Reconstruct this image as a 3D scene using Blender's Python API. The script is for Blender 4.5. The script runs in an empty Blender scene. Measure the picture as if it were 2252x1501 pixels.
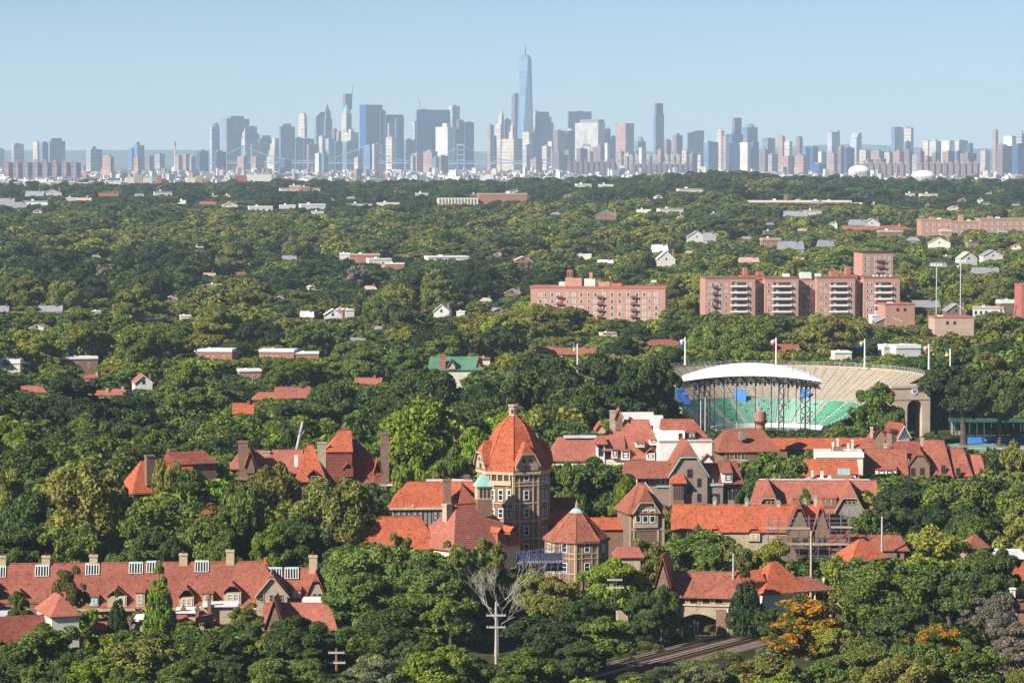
import bpy, math, random
import numpy as np
from mathutils import Vector, Matrix
R = math.radians
rng = random.Random(7)
SC = bpy.context.scene
COL = SC.collection

# ---------------------------------------------------------------- camera
FPX, CW, CH, HORIZON, CAMZ = 7000.0, 2252.0, 1501.0, 322.0, 85.0
PITCH = math.atan((CH / 2 - HORIZON) / FPX)
cam_data = bpy.data.cameras.new('camera')
cam_data.sensor_fit = 'HORIZONTAL'
cam_data.sensor_width = 36.0
cam_data.lens = 36.0 * FPX / CW
cam_data.clip_start = 1.0
cam_data.clip_end = 90000.0
cam = bpy.data.objects.new('camera', cam_data)
COL.objects.link(cam)
cam.location = (0, 0, CAMZ)
cam.rotation_euler = (math.pi / 2 - PITCH, 0, 0)
SC.camera = cam

# ---------------------------------------------------------------- sky, sun, exposure
SUN_AZ, SUN_EL = R(127.0), R(33.0)     # azimuth turned from the view direction (+Y) towards the left (-X)
sun_dir = Vector((-math.sin(SUN_AZ) * math.cos(SUN_EL), math.cos(SUN_AZ) * math.cos(SUN_EL), math.sin(SUN_EL)))
world = bpy.data.worlds.new('World')
SC.world = world
world.use_nodes = True
wt = world.node_tree
wt.nodes.clear()
wo = wt.nodes.new('ShaderNodeOutputWorld')
wb = wt.nodes.new('ShaderNodeBackground')
sky = wt.nodes.new('ShaderNodeTexSky')
sky.sky_type = 'NISHITA'
sky.sun_disc = False
sky.sun_elevation = SUN_EL
sky.sun_rotation = -SUN_AZ
sky.altitude = 3000.0
sky.air_density = 1.0
sky.dust_density = 0.0
sky.ozone_density = 6.0
wb.inputs['Strength'].default_value = 0.059
wt.links.new(sky.outputs[0], wb.inputs['Color'])
wt.links.new(wb.outputs[0], wo.inputs['Surface'])
sl = bpy.data.lights.new('sun', 'SUN')
sl.energy = 5.0
sl.angle = R(0.53)
sl.color = (1.0, 0.94, 0.85)
sun = bpy.data.objects.new('sun', sl)
COL.objects.link(sun)
sun.rotation_euler = sun_dir.to_track_quat('Z', 'Y').to_euler()
SC.view_settings.view_transform = 'Standard'
SC.view_settings.look = 'None'
SC.view_settings.exposure = 0.82
SC.view_settings.gamma = 1.0
SC.view_settings.use_curve_mapping = False
cy = SC.cycles
cy.max_bounces = 5
cy.diffuse_bounces = 3
cy.glossy_bounces = 2
cy.transmission_bounces = 3
cy.transparent_max_bounces = 4
cy.volume_bounces = 1
cy.use_denoising = True
cy.use_adaptive_sampling = True
cy.adaptive_threshold = 0.02
cy.sample_clamp_indirect = 4.0
cy.caustics_reflective = False
cy.caustics_refractive = False

# ---------------------------------------------------------------- geometry helpers
cp, sp = math.cos(PITCH), math.sin(PITCH)
def at(px, py, d):
    """the point of the place that stands d metres ahead of the camera and is seen at photo pixel (px, py)"""
    u, v = (px - CW / 2) / FPX, (CH / 2 - py) / FPX
    dy, dz = cp + v * sp, -sp + v * cp
    k = d / dy
    return Vector((u * k, d, CAMZ + dz * k))
def proj(p):
    x, y, z = p[0], p[1], p[2] - CAMZ
    w = y * cp - z * sp
    return (CW / 2 + FPX * x / w, CH / 2 - FPX * (y * sp + z * cp) / w, w)
def smooth(a, b, t):
    t = min(1.0, max(0.0, (t - a) / (b - a)))
    return t * t * (3 - 2 * t)
def terrain(x, y):
    r = x / max(y, 300.0) * FPX + CW / 2          # bearing, in photo columns
    crest = 24 + 2.0 * math.sin(r / 210.0 + 1.0) + 8 * math.exp(-((r - 1590) / 130.0) ** 2) + 3 * math.exp(-((r - 1860) / 90.0) ** 2) - 5 * (1 - smooth(250, 700, r)) + 2 * smooth(1200, 1400, r)
    up = smooth(1550, 4200, y)
    down = smooth(4300, 6200, y)
    return crest * up * (1 - down) - 18.0 * down

class MB:
    """collects faces of one mesh"""
    def __init__(s):
        s.v, s.f, s.m = [], [], []
    def add(s, vs, fs, m=0):
        b = len(s.v)
        s.v += [tuple(p) for p in vs]
        s.f += [tuple(b + i for i in f) for f in fs]
        s.m += [m] * len(fs)
        return s
    def box(s, x0, x1, y0, y1, z0, z1, m=0):
        return s.add([(x0, y0, z0), (x1, y0, z0), (x1, y1, z0), (x0, y1, z0), (x0, y0, z1), (x1, y0, z1), (x1, y1, z1), (x0, y1, z1)],
                     [(3, 2, 1, 0), (4, 5, 6, 7), (0, 1, 5, 4), (1, 2, 6, 5), (2, 3, 7, 6), (3, 0, 4, 7)], m)
    def prism(s, pts, z0, z1, k=1.0, m=0, cx=None, cy=None):
        """upright prism over a counter-clockwise outline; k scales the top about its centre"""
        n = len(pts)
        cx = sum(p[0] for p in pts) / n if cx is None else cx
        cy = sum(p[1] for p in pts) / n if cy is None else cy
        vs = [(p[0], p[1], z0) for p in pts] + [(cx + (p[0] - cx) * k, cy + (p[1] - cy) * k, z1) for p in pts]
        return s.add(vs, [tuple(range(n - 1, -1, -1)), tuple(range(n, 2 * n))] + [(i, (i + 1) % n, n + (i + 1) % n, n + i) for i in range(n)], m)
    def cone(s, pts, z0, apex, m=0):
        n = len(pts)
        return s.add([(p[0], p[1], z0) for p in pts] + [apex], [tuple(range(n - 1, -1, -1))] + [(i, (i + 1) % n, n) for i in range(n)], m)
    def hip(s, x0, x1, y0, y1, z0, h, i0=0.0, i1=0.0, axis='x', t=0.25, off=0.5, m=0, ko=0.0):
        """ridge roof over a rectangle, solid; i0/i1 pull the ridge ends in (0 = gable), off places the ridge across, t is the eave thickness"""
        if axis == 'x':
            yr = y0 + (y1 - y0) * off
            a, b = (x0 + i0, yr, z0 + h), (x1 - i1, yr, z0 + h)
            vs = [(x0, y0, z0 - t), (x1, y0, z0 - t), (x1, y1, z0 - t), (x0, y1, z0 - t), (x0, y0, z0), (x1, y0, z0), (x1, y1, z0), (x0, y1, z0), a, b]
            fs = [(3, 2, 1, 0), (0, 1, 5, 4), (1, 2, 6, 5), (2, 3, 7, 6), (3, 0, 4, 7), (4, 5, 9, 8), (6, 7, 8, 9), (5, 6, 9), (7, 4, 8)]
        else:
            xr = x0 + (x1 - x0) * off
            a, b = (xr, y0 + i0, z0 + h), (xr, y1 - i1, z0 + h)
            vs = [(x0, y0, z0 - t), (x1, y0, z0 - t), (x1, y1, z0 - t), (x0, y1, z0 - t), (x0, y0, z0), (x1, y0, z0), (x1, y1, z0), (x0, y1, z0), a, b]
            fs = [(3, 2, 1, 0), (0, 1, 5, 4), (1, 2, 6, 5), (2, 3, 7, 6), (3, 0, 4, 7), (5, 6, 9, 8), (7, 4, 8, 9), (4, 5, 8), (6, 7, 9)]
        return s.add(vs, fs, m)
    def gablet(s, x0, x1, y0, y1, z0, h, cut=0.45, back=0.3, t=0.2, m=0):
        """jerkinhead roof running along y: a gable whose tip is clipped by a small hip at the front (y0)"""
        xc = (x0 + x1) / 2
        zc = z0 + h * (1 - cut)
        k = (x1 - x0) / 2 * cut
        vs = [(x0, y0, z0), (xc - k, y0, zc), (xc + k, y0, zc), (x1, y0, z0), (x0, y1, z0), (x1, y1, z0), (xc, y0 + back, z0 + h), (xc, y1, z0 + h),
              (x0, y0, z0 - t), (xc - k + t * .3, y0, zc - t), (xc + k - t * .3, y0, zc - t), (x1, y0, z0 - t), (x0, y1, z0 - t), (x1, y1, z0 - t), (xc, y1, z0 + h - t)]
        fs = [(4, 0, 1, 6, 7), (3, 5, 7, 6, 2), (1, 2, 6), (0, 8, 9, 1), (1, 9, 10, 2), (2, 10, 11, 3), (0, 4, 12, 8), (3, 11, 13, 5), (8, 12, 14, 9), (10, 14, 13, 11), (9, 14, 10), (4, 7, 14, 12), (7, 5, 13, 14)]
        return s.add(vs, fs, m)
    def wall_gablet(s, x0, x1, y0, y1, z0, ze, h, cut=0.45, m=0):
        """the wall under such a roof"""
        xc = (x0 + x1) / 2
        k = (x1 - x0) / 2 * cut
        zc = ze + h * (1 - cut)
        o = [(x0, z0), (x1, z0), (x1, ze), (xc + k, zc), (xc - k, zc), (x0, ze)]
        n = 6
        return s.add([(p[0], y0, p[1]) for p in o] + [(p[0], y1, p[1]) for p in o], [tuple(range(n)), tuple(range(2 * n - 1, n - 1, -1))] + [((i + 1) % n, i, n + i, n + (i + 1) % n) for i in range(n)], m)
    def tube(s, pts, rad, n=6, m=0, cap=True):
        """round bar through the points; rad one value or one for each point"""
        pts = [Vector(p) for p in pts]
        if not hasattr(rad, '__len__'):
            rad = [rad] * len(pts)
        b = len(s.v)
        for i, p in enumerate(pts):
            d = (pts[min(i + 1, len(pts) - 1)] - pts[max(i - 1, 0)]).normalized()
            a = d.orthogonal().normalized()
            c = d.cross(a)
            for k in range(n):
                q = 2 * math.pi * k / n
                s.v.append(tuple(p + (a * math.cos(q) + c * math.sin(q)) * rad[i]))
        for i in range(len(pts) - 1):
            for k in range(n):
                s.f.append((b + i * n + k, b + i * n + (k + 1) % n, b + (i + 1) * n + (k + 1) % n, b + (i + 1) * n + k))
                s.m.append(m)
        if cap:
            s.f.append(tuple(b + k for k in range(n - 1, -1, -1)))
            s.f.append(tuple(b + (len(pts) - 1) * n + k for k in range(n)))
            s.m += [m, m]
        return s
    def mesh(s, name, mats):
        me = bpy.data.meshes.new(name)
        me.from_pydata(s.v, [], s.f)
        for q in (mats if isinstance(mats, (list, tuple)) else [mats]):
            me.materials.append(q)
        if any(s.m):
            me.polygons.foreach_set('material_index', s.m)
        me.update()
        return me
    def build(s, name, mats, parent=None, loc=None, kind=None):
        o = bpy.data.objects.new(name, s.mesh(name, mats))
        COL.objects.link(o)
        if parent:
            o.parent = parent
        if loc is not None:
            o.location = loc
        if kind:
            o['kind'] = kind
        return o

def tag(o, label=None, cat=None, group=None, kind=None):
    if label:
        o['label'] = label
    if cat:
        o['category'] = cat
    if group:
        o['group'] = group
    if kind:
        o['kind'] = kind
    return o
def empty(name, loc, rz=0.0):
    o = bpy.data.objects.new(name, None)
    o.empty_display_size = 1.0
    COL.objects.link(o)
    o.location = loc
    o.rotation_euler = (0, 0, rz)
    return o
def ngon(n, r, cx=0, cy=0, a0=0.0, sy=1.0):
    return [(cx + r * math.cos(a0 + 2 * math.pi * i / n), cy + sy * r * math.sin(a0 + 2 * math.pi * i / n)) for i in range(n)]
def share(o, name, parent, loc=(0, 0, 0), rz=0.0, scale=None):
    """another object on the same mesh"""
    c = bpy.data.objects.new(name, o if isinstance(o, bpy.types.Mesh) else o.data)
    COL.objects.link(c)
    c.parent = parent
    c.location = loc
    c.rotation_euler = (0, 0, rz)
    if scale:
        c.scale = scale
    return c

# ---------------------------------------------------------------- materials
MATS = {}
def new_mat(name):
    m = bpy.data.materials.new(name)
    m.use_nodes = True
    nt = m.node_tree
    return m, nt, nt.nodes['Principled BSDF']
def N(nt, typ, **kw):
    n = nt.nodes.new(typ)
    for k, v in kw.items():
        if k in n.inputs:
            n.inputs[k].default_value = v
        else:
            setattr(n, k, v)
    return n
def c4(c):
    return (c[0], c[1], c[2], 1.0)
def paint(name, c, var=0.18, scale=0.6, rough=0.8, metal=0.0, spec=0.3, detail=4.0):
    """plain surface with weathering noise"""
    if name in MATS:
        return MATS[name]
    m, nt, p = new_mat(name)
    tc = N(nt, 'ShaderNodeTexCoord')
    no = N(nt, 'ShaderNodeTexNoise', Scale=scale, Detail=detail)
    nt.links.new(tc.outputs['Object'], no.inputs['Vector'])
    cr = N(nt, 'ShaderNodeMapRange')
    cr.inputs['From Min'].default_value = 0.3
    cr.inputs['From Max'].default_value = 0.7
    cr.inputs['To Min'].default_value = 1 - var
    cr.inputs['To Max'].default_value = 1 + var
    nt.links.new(no.outputs[0], cr.inputs[0])
    mx = N(nt, 'ShaderNodeVectorMath', operation='SCALE')
    mx.inputs[0].default_value = c
    nt.links.new(cr.outputs[0], mx.inputs['Scale'])
    nt.links.new(mx.outputs[0], p.inputs['Base Color'])
    p.inputs['Roughness'].default_value = rough
    p.inputs['Metallic'].default_value = metal
    p.inputs['Specular IOR Level'].default_value = spec
    MATS[name] = m
    return m
def facade(name, wall, glass, w=5.0, h=6.5, mortar=0.28, rough=0.5, var=0.25, glass2=None):
    """far wall with windows too small to pick apart"""
    if name in MATS:
        return MATS[name]
    m, nt, p = new_mat(name)
    tc = N(nt, 'ShaderNodeTexCoord')
    se = N(nt, 'ShaderNodeSeparateXYZ')
    nt.links.new(tc.outputs['Object'], se.inputs[0])
    ad = N(nt, 'ShaderNodeMath', operation='ADD')
    nt.links.new(se.outputs[0], ad.inputs[0])
    nt.links.new(se.outputs[1], ad.inputs[1])
    co = N(nt, 'ShaderNodeCombineXYZ')
    nt.links.new(ad.outputs[0], co.inputs[0])
    nt.links.new(se.outputs[2], co.inputs[1])
    br = N(nt, 'ShaderNodeTexBrick', offset=0.0, Scale=1.0)
    br.inputs['Color1'].default_value = c4(glass)
    br.inputs['Color2'].default_value = c4(glass2 or [x * 1.6 for x in glass])
    br.inputs['Mortar'].default_value = c4(wall)
    br.inputs['Brick Width'].default_value = w
    br.inputs['Row Height'].default_value = h
    br.inputs['Mortar Size'].default_value = mortar * min(w, h)
    br.inputs['Mortar Smooth'].default_value = 0.3
    nt.links.new(co.outputs[0], br.inputs['Vector'])
    no = N(nt, 'ShaderNodeTexNoise', Scale=0.03, Detail=3.0)
    nt.links.new(tc.outputs['Object'], no.inputs['Vector'])
    cr = N(nt, 'ShaderNodeMapRange')
    cr.inputs['From Min'].default_value = 0.3
    cr.inputs['From Max'].default_value = 0.7
    cr.inputs['To Min'].default_value = 1 - var
    cr.inputs['To Max'].default_value = 1 + var
    nt.links.new(no.outputs[0], cr.inputs[0])
    mx = N(nt, 'ShaderNodeVectorMath', operation='SCALE')
    nt.links.new(br.outputs['Color'], mx.inputs[0])
    nt.links.new(cr.outputs[0], mx.inputs['Scale'])
    # flat roofs take the plain wall colour
    ge = N(nt, 'ShaderNodeNewGeometry')
    sn = N(nt, 'ShaderNodeSeparateXYZ')
    nt.links.new(ge.outputs['Normal'], sn.inputs[0])
    gt = N(nt, 'ShaderNodeMath', operation='GREATER_THAN')
    gt.inputs[1].default_value = 0.7
    nt.links.new(sn.outputs[2], gt.inputs[0])
    mi = N(nt, 'ShaderNodeMix', data_type='RGBA')
    nt.links.new(gt.outputs[0], mi.inputs['Factor'])
    nt.links.new(mx.outputs[0], mi.inputs['A'])
    mi.inputs['B'].default_value = (0.30, 0.29, 0.28, 1)
    nt.links.new(mi.outputs['Result'], p.inputs['Base Color'])
    p.inputs['Roughness'].default_value = rough
    p.inputs['Specular IOR Level'].default_value = 0.3
    MATS[name] = m
    return m
# ================================================================ the setting
def ground_material():
    m, nt, p = new_mat('ground')
    tc = N(nt, 'ShaderNodeTexCoord')
    n1 = N(nt, 'ShaderNodeTexNoise', Scale=0.02, Detail=6.0)
    n2 = N(nt, 'ShaderNodeTexNoise', Scale=0.4, Detail=5.0)
    for n in (n1, n2):
        nt.links.new(tc.outputs['Object'], n.inputs['Vector'])
    r = N(nt, 'ShaderNodeValToRGB')
    r.color_ramp.elements[0].position = 0.35
    r.color_ramp.elements[0].color = (0.022, 0.034, 0.012, 1)
    r.color_ramp.elements[1].position = 0.68
    r.color_ramp.elements[1].color = (0.075, 0.075, 0.035, 1)
    ad = N(nt, 'ShaderNodeMath', operation='ADD')
    nt.links.new(n1.outputs[0], ad.inputs[0])
    mu = N(nt, 'ShaderNodeMath', operation='MULTIPLY_ADD')
    mu.inputs[1].default_value = 0.5
    mu.inputs[2].default_value = -0.25
    nt.links.new(n2.outputs[0], mu.inputs[0])
    nt.links.new(mu.outputs[0], ad.inputs[1])
    nt.links.new(ad.outputs[0], r.inputs[0])
    # the built-up plain beyond the wooded ridge is grey
    se = N(nt, 'ShaderNodeSeparateXYZ')
    nt.links.new(tc.outputs['Object'], se.inputs[0])
    mr = N(nt, 'ShaderNodeMapRange')
    mr.inputs['From Min'].default_value = 5000
    mr.inputs['From Max'].default_value = 6500
    nt.links.new(se.outputs[1], mr.inputs[0])
    mi = N(nt, 'ShaderNodeMix', data_type='RGBA')
    nt.links.new(mr.outputs[0], mi.inputs['Factor'])
    nt.links.new(r.outputs[0], mi.inputs['A'])
    mi.inputs['B'].default_value = (0.16, 0.155, 0.15, 1)
    nt.links.new(mi.outputs['Result'], p.inputs['Base Color'])
    p.inputs['Roughness'].default_value = 1.0
    p.inputs['Specular IOR Level'].default_value = 0.0
    return m
GROUND_FAR = 27500.0
def build_ground():
    ys = [-3000, -500, 300] + [400 + 60 * i for i in range(110)] + [7400, 9000, 11000, 14000, 18000, 23000, GROUND_FAR]
    ks = [-1.0, -0.5, -0.3] + [-0.26 + 0.02 * i for i in range(27)] + [0.3, 0.5, 1.0]
    vs, fs = [], []
    for y in ys:
        for k in ks:
            x = k * max(y, 3000.0) if abs(k) > 0.27 else k * max(y, 1000.0)
            if abs(k) >= 0.5:
                x = math.copysign(26000.0 if abs(k) == 1 else 14000.0, k)
            vs.append((x, y, terrain(x, y)))
    n = len(ks)
    for j in range(len(ys) - 1):
        for i in range(n - 1):
            a = j * n + i
            fs.append((a, a + 1, a + n + 1, a + n))
    g = MB().add(vs, fs).build('ground', ground_material())
    g['kind'] = 'structure'
    for p in g.data.polygons:
        p.use_smooth = True
    return g
build_ground()

def build_hills():
    # two low ridges at the far horizon
    for d, zb, amp, seed, zl in ((22500.0, 46.0, 5.0, 3, 0.0), (24500.0, 58.0, 10.0, 8, 0.0)):
        r = random.Random(seed)
        ph = [r.uniform(0, 6.28) for _ in range(5)]
        vs, fs = [], []
        n = 240
        for i in range(n + 1):
            x = -9000 + 18000 * i / n
            px = x / d * FPX + CW / 2
            h = zb + amp * sum(math.sin(x / (2600 / (k + 1)) + ph[k]) / (k + 1.3) for k in range(5))
            h += 34 * smooth(1560, 1800, px) * (1 - smooth(1840, 2080, px)) * (seed == 8) + (9 if seed == 8 else 0) * smooth(1500, 1900, px)
            h *= 1 - 0.35 * smooth(2000, 1500, px) * smooth(700, 1200, px)
            for dy, z in ((-900, -19), (-300, h * 0.72), (0, h), (400, h * 0.6), (900, -19)):
                vs.append((x, d + dy, z))
        for i in range(n):
            for k in range(4):
                a = i * 5 + k
                fs.append((a, a + 5, a + 6, a + 1))
        o = MB().add(vs, fs).build('hills', paint('far_woods', (0.07, 0.095, 0.09), 0.3, 0.004, 1.0, spec=0.0))
        o['kind'] = 'structure'
build_hills()

def build_haze():
    m = bpy.data.materials.new('haze')
    m.use_nodes = True
    nt = m.node_tree
    nt.nodes.clear()
    out = nt.nodes.new('ShaderNodeOutputMaterial')
    v = nt.nodes.new('ShaderNodeVolumePrincipled')
    v.inputs['Color'].default_value = HAZE_COLOR
    v.inputs['Density'].default_value = HAZE_DENSITY
    v.inputs['Anisotropy'].default_value = 0.0
    nt.links.new(v.outputs[0], out.inputs['Volume'])
    o = MB().box(-27000, 27000, -3200, 28000, -19.6, 560).build('haze', m)
    o['kind'] = 'stuff'
    o['label'] = 'pale blue haze over the distant city'
    o.visible_shadow = True
HAZE_COLOR = (0.64, 0.81, 0.95, 1)
HAZE_DENSITY = 4.9e-5
build_haze()
# ================================================================ the far city
SM = {
    'glass': facade('glass_tower', (0.17, 0.26, 0.38), (0.06, 0.11, 0.20), 9, 13, 0.2, 0.35),
    'dark': facade('dark_tower', (0.06, 0.11, 0.20), (0.03, 0.06, 0.13), 6, 9, 0.2, 0.4),
    'navy': facade('navy_tower', (0.018, 0.085, 0.24), (0.012, 0.06, 0.18), 9, 9, 0.15, 0.4, 0.15),
    'cream': facade('cream_tower', (0.58, 0.49, 0.38), (0.22, 0.20, 0.20), 10, 14, 0.3, 0.8),
    'grey': facade('grey_tower', (0.40, 0.38, 0.38), (0.13, 0.14, 0.17), 9, 13, 0.26, 0.7),
    'brick': facade('brick_tower', (0.42, 0.26, 0.21), (0.16, 0.11, 0.12), 9, 12, 0.28, 0.9),
    'brown': facade('brown_tower', (0.27, 0.18, 0.17), (0.09, 0.07, 0.10), 9, 12, 0.26, 0.9),
    'teal': facade('teal_tower', (0.16, 0.25, 0.28), (0.07, 0.12, 0.15), 7, 9, 0.2, 0.4),
    'white': facade('white_tower', (0.62, 0.58, 0.52), (0.42, 0.40, 0.38), 8, 9, 0.3, 0.8),
    'violet': facade('bare_concrete', (0.24, 0.17, 0.19), (0.07, 0.05, 0.08), 7, 9, 0.2, 0.9),
    'silver': facade('steel_tower', (0.48, 0.50, 0.53), (0.22, 0.25, 0.29), 11, 18, 0.22, 0.35),
    'stripe': facade('striped_tower', (0.36, 0.37, 0.42), (0.10, 0.14, 0.22), 7, 400, 0.22, 0.6),
    'stone': facade('stone_tower', (0.50, 0.46, 0.40), (0.24, 0.23, 0.23), 7, 9, 0.3, 0.8),
    'copper': paint('copper_green', (0.20, 0.42, 0.36), 0.2, 0.05, 0.6),
    'roof': paint('roof_plant', (0.22, 0.22, 0.23), 0.2, 0.05),
    'steel': paint('bridge_steel', (0.22, 0.30, 0.40), 0.15, 0.05, 0.5),
    'red': paint('red_sheet', (0.45, 0.06, 0.07), 0.2, 0.05),
    'dome': paint('white_membrane', (0.82, 0.80, 0.76), 0.06, 0.05, 0.6),
}
SEA = -17.6
TOWERS = []
def skytower(x0, x1, yt, mat, q=0.3, d=13200.0, yb=None, feats=(), label=None, cat='skyscraper', name='skyscraper', a=39.0, depth=None, mat2=None):
    """a far tower seen between columns x0..x1 with its roof at row yt; q is the share of the sunlit left side"""
    A = R(a)
    s = d / FPX
    w = (x1 - x0) * s
    W = w * (1 - q) / math.cos(A)
    D = max(w * q / math.sin(A), 6.0) if depth is None else depth
    # the near corner lies where the two faces meet
    c = at(x0 + (x1 - x0) * q, yt, d)
    root = empty(name, (c.x, c.y, SEA), A)
    h = c.z - SEA
    # local: front face along +x from the near corner, left face along +y
    m = SM[mat]
    top = MB()
    shaft = MB().box(0, W, 0, D, 0, h)
    shaft.build('shaft', m, root)
    # parapet rim
    rim = MB()
    t = min(1.2, W * 0.06, D * 0.06)
    rim.box(-0.15, W + 0.15, -0.15, t, h, h + 1.6).box(-0.15, W + 0.15, D - t, D + 0.15, h, h + 1.6).box(-0.15, t, t + .01, D - t - .01, h, h + 1.6).box(W - t, W + 0.15, t + .01, D - t - .01, h, h + 1.6)
    rim.build('parapet', m, root)
    iA = Matrix.Rotation(-A, 3, 'Z')
    def loc(px, py):
        v = at(px, py, d)
        l = iA @ Vector((v.x - c.x, 0, 0))
        return l.x + W / 2 - (iA @ Vector(((x0 + x1) / 2 * s - (x0 + (x1 - x0) * q) * s, 0, 0))).x, l.y + D / 2 - (iA @ Vector(((x0 + x1) / 2 * s - (x0 + (x1 - x0) * q) * s, 0, 0))).y, v.z - SEA
    hz = h
    if not feats:
        k = rng.uniform(0.25, 0.5)
        MB().box(W * (0.5 - k / 2), W * (0.5 + k / 2), D * 0.3, D * 0.75, h - 0.5, h + rng.uniform(4, 8)).build('roof_plant', SM['roof'], root)
    for f in feats:
        if f[0] == 'box':                     # a narrower storey block between columns f1..f2 up to row f3
            _, a0, a1, y1 = f[:4]
            k = (a1 - a0) / (x1 - x0)
            cx, cyy, z = loc((a0 + a1) / 2, y1)
            MB().box(cx - W * k / 2, cx + W * k / 2, cyy - D * k * 0.48, cyy + D * k * 0.48, hz - 1, z).build(f[5] if len(f) > 5 else 'upper_block', SM[f[4] if len(f) > 4 else mat], root)
            if len(f) <= 6:
                hz = z
        elif f[0] == 'pyr':                   # pyramid over columns f1..f2 up to row f3
            _, a0, a1, y1 = f[:4]
            k = (a1 - a0) / (x1 - x0)
            cx, cyy, z = loc((a0 + a1) / 2, y1)
            MB().cone([(cx - W * k / 2, cyy - D * k / 2), (cx + W * k / 2, cyy - D * k / 2), (cx + W * k / 2, cyy + D * k / 2), (cx - W * k / 2, cyy + D * k / 2)], hz - 0.5, (cx, cyy, z)).build('pyramid_roof', SM[f[4] if len(f) > 4 else mat], root)
        elif f[0] == 'dome':
            _, a0, a1, y1 = f[:4]
            k = (a1 - a0) / (x1 - x0)
            cx, cyy, z = loc((a0 + a1) / 2, y1)
            b = MB()
            rr = W * k / 2
            for i in range(5):
                t0, t1 = i / 5 * math.pi / 2, (i + 1) / 5 * math.pi / 2
                b.prism(ngon(14, rr * math.cos(t0), cx, cyy), hz + (z - hz) * math.sin(t0) - 0.3, hz + (z - hz) * math.sin(t1), max(0.02, math.cos(t1) / math.cos(t0)))
            b.build('dome', SM[f[4] if len(f) > 4 else mat], root)
        elif f[0] == 'mast':
            _, xm, y1 = f[:3]
            cx, cyy, z = loc(xm, y1)
            MB().tube([(cx, cyy, hz - 2), (cx, cyy, z)], [f[3] if len(f) > 3 else 1.6, 0.5], 6).build('mast', SM['roof'], root)
        elif f[0] == 'slant':                 # sloping roof, high towards column f1
            _, a0, a1, y1 = f[:4]
            cx, cyy, z = loc((a0 + a1) / 2, y1)
            b = MB()
            b.add([(0, 0, h - 1), (W, 0, h - 1), (W, D, h - 1), (0, D, h - 1), (W * 0.55, 0, z), (W, 0, z), (W, D, z), (W * 0.55, D, z)], [(0, 1, 5, 4), (1, 2, 6, 5), (2, 3, 7, 6), (3, 0, 4, 7), (4, 5, 6, 7)])
            b.build('sloping_roof', SM[f[4] if len(f) > 4 else mat], root)
        elif f[0] == 'bite':                  # taller right part
            pass
        elif f[0] == 'crane':
            _, xm, y1, lean = f
            cx, cyy, z = loc(xm, y1)
            zt = hz + (z - hz) * 0.45
            b = MB().tube([(cx, cyy, hz - 20), (cx, cyy, zt)], 1.7, 4)
            e = iA @ Vector((lean * s, 0, 0))
            b.tube([(cx, cyy, zt), (cx + e.x, cyy + e.y, z)], [1.6, 0.9], 4)
            b.tube([(cx, cyy, zt), (cx - e.x * 0.4, cyy - e.y * 0.4, zt + 9)], 1.2, 4)
            b.build('crane', SM['roof'], root)
    tag(root, label, cat, 'towers of the far skyline')
    TOWERS.append((root, (x0 + x1) / 2, mat, label, x1 - x0, yt))
    return root

T = skytower
# --- left of the financial district
T(-12, 8, 328, 'white', 0.4, 12000, label='white tower cut by the left edge of the picture', cat='tower block')
T(23, 50, 318, 'grey', 0.28, 12400, feats=[('box', 30, 42, 315, 'roof', 'roof_plant')], label='grey tower with lit left edge, above the long brick housing slab')
T(70, 86, 312, 'cream', 0.75, 12400, label='cream tower, leftmost of three touching towers at far left')
T(86, 106, 314, 'glass', 0.4, 12450, label='blue-grey tower, middle of three touching towers at far left')
T(105, 140, 311, 'stripe', 0.12, 12400, feats=[('box', 111, 133, 304, 'dark', 'roof_plant')], label='broad striped tower with dark rooftop box at far left')
T(187, 222, 329, 'grey', 0.35, 12000, feats=[('box', 198, 209, 322, 'roof', 'roof_plant')])
T(222, 250, 346, 'brick', 0.75, 10200, feats=[('box', 226, 244, 342, 'brick', 'roof_plant')])
T(280, 300, 330, 'glass', 0.5, 12600, feats=[('box', 284, 298, 324)])
T(294, 316, 320, 'glass', 0.35, 12500, feats=[('box', 297, 306, 312, 'glass')], label='stepped blue tower left of the smokestack')
T(292, 311, 348, 'brick', 0.6, 10800)
T(320, 337, 344, 'brown', 0.5, 11800)
T(340, 362, 340, 'grey', 0.5, 12000, feats=[('box', 345, 354, 336, 'roof', 'roof_plant')])
T(383, 400, 343, 'brick', 0.6, 11800)
T(402, 416, 341, 'brick', 0.5, 11900)
T(416, 431, 346, 'grey', 0.3, 12100, feats=[('pyr', 418, 430, 338, 'copper')])
T(432, 457, 334, 'dark', 0.3, 12000, feats=[('box', 439, 450, 329, 'brown', 'roof_plant')])
T(467, 496, 335, 'dark', 0.3, 12000, feats=[('box', 474, 488, 331, 'roof', 'roof_plant')])
# --- the financial district
T(460, 483, 280, 'silver', 0.25, 13700, feats=[('dome', 466, 481, 268, 'dark')], label='pale tower with rounded dark top at left end of the skyline')
T(481, 545, 262, 'stripe', 0.27, 13600, feats=[('box', 497, 534, 255, 'teal', 'roof_plant')], label='massive striped slab tower with banded roof, left in the skyline')
T(543, 564, 279, 'glass', 0.15, 13900)
T(560, 570, 296, 'glass', 0.3, 13950)
T(566, 597, 305, 'dark', 0.2, 13900, feats=[('box', 574, 594, 298)])
T(530, 544, 305, 'stone', 0.6, 13450, feats=[('box', 532, 542, 292), ('pyr', 534, 541, 279)], label='slim grey stone tower with pointed top before the massive slab')
T(551, 576, 318, 'grey', 0.1, 13500)
T(585, 609, 345, 'stone', 0.75, 13350, feats=[('box', 589, 608, 330), ('box', 592, 608, 316), ('box', 596, 607, 303)], label='pale stone tower stepping in from the left like stairs')
T(606, 616, 306, 'glass', 0.2, 13600)
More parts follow.
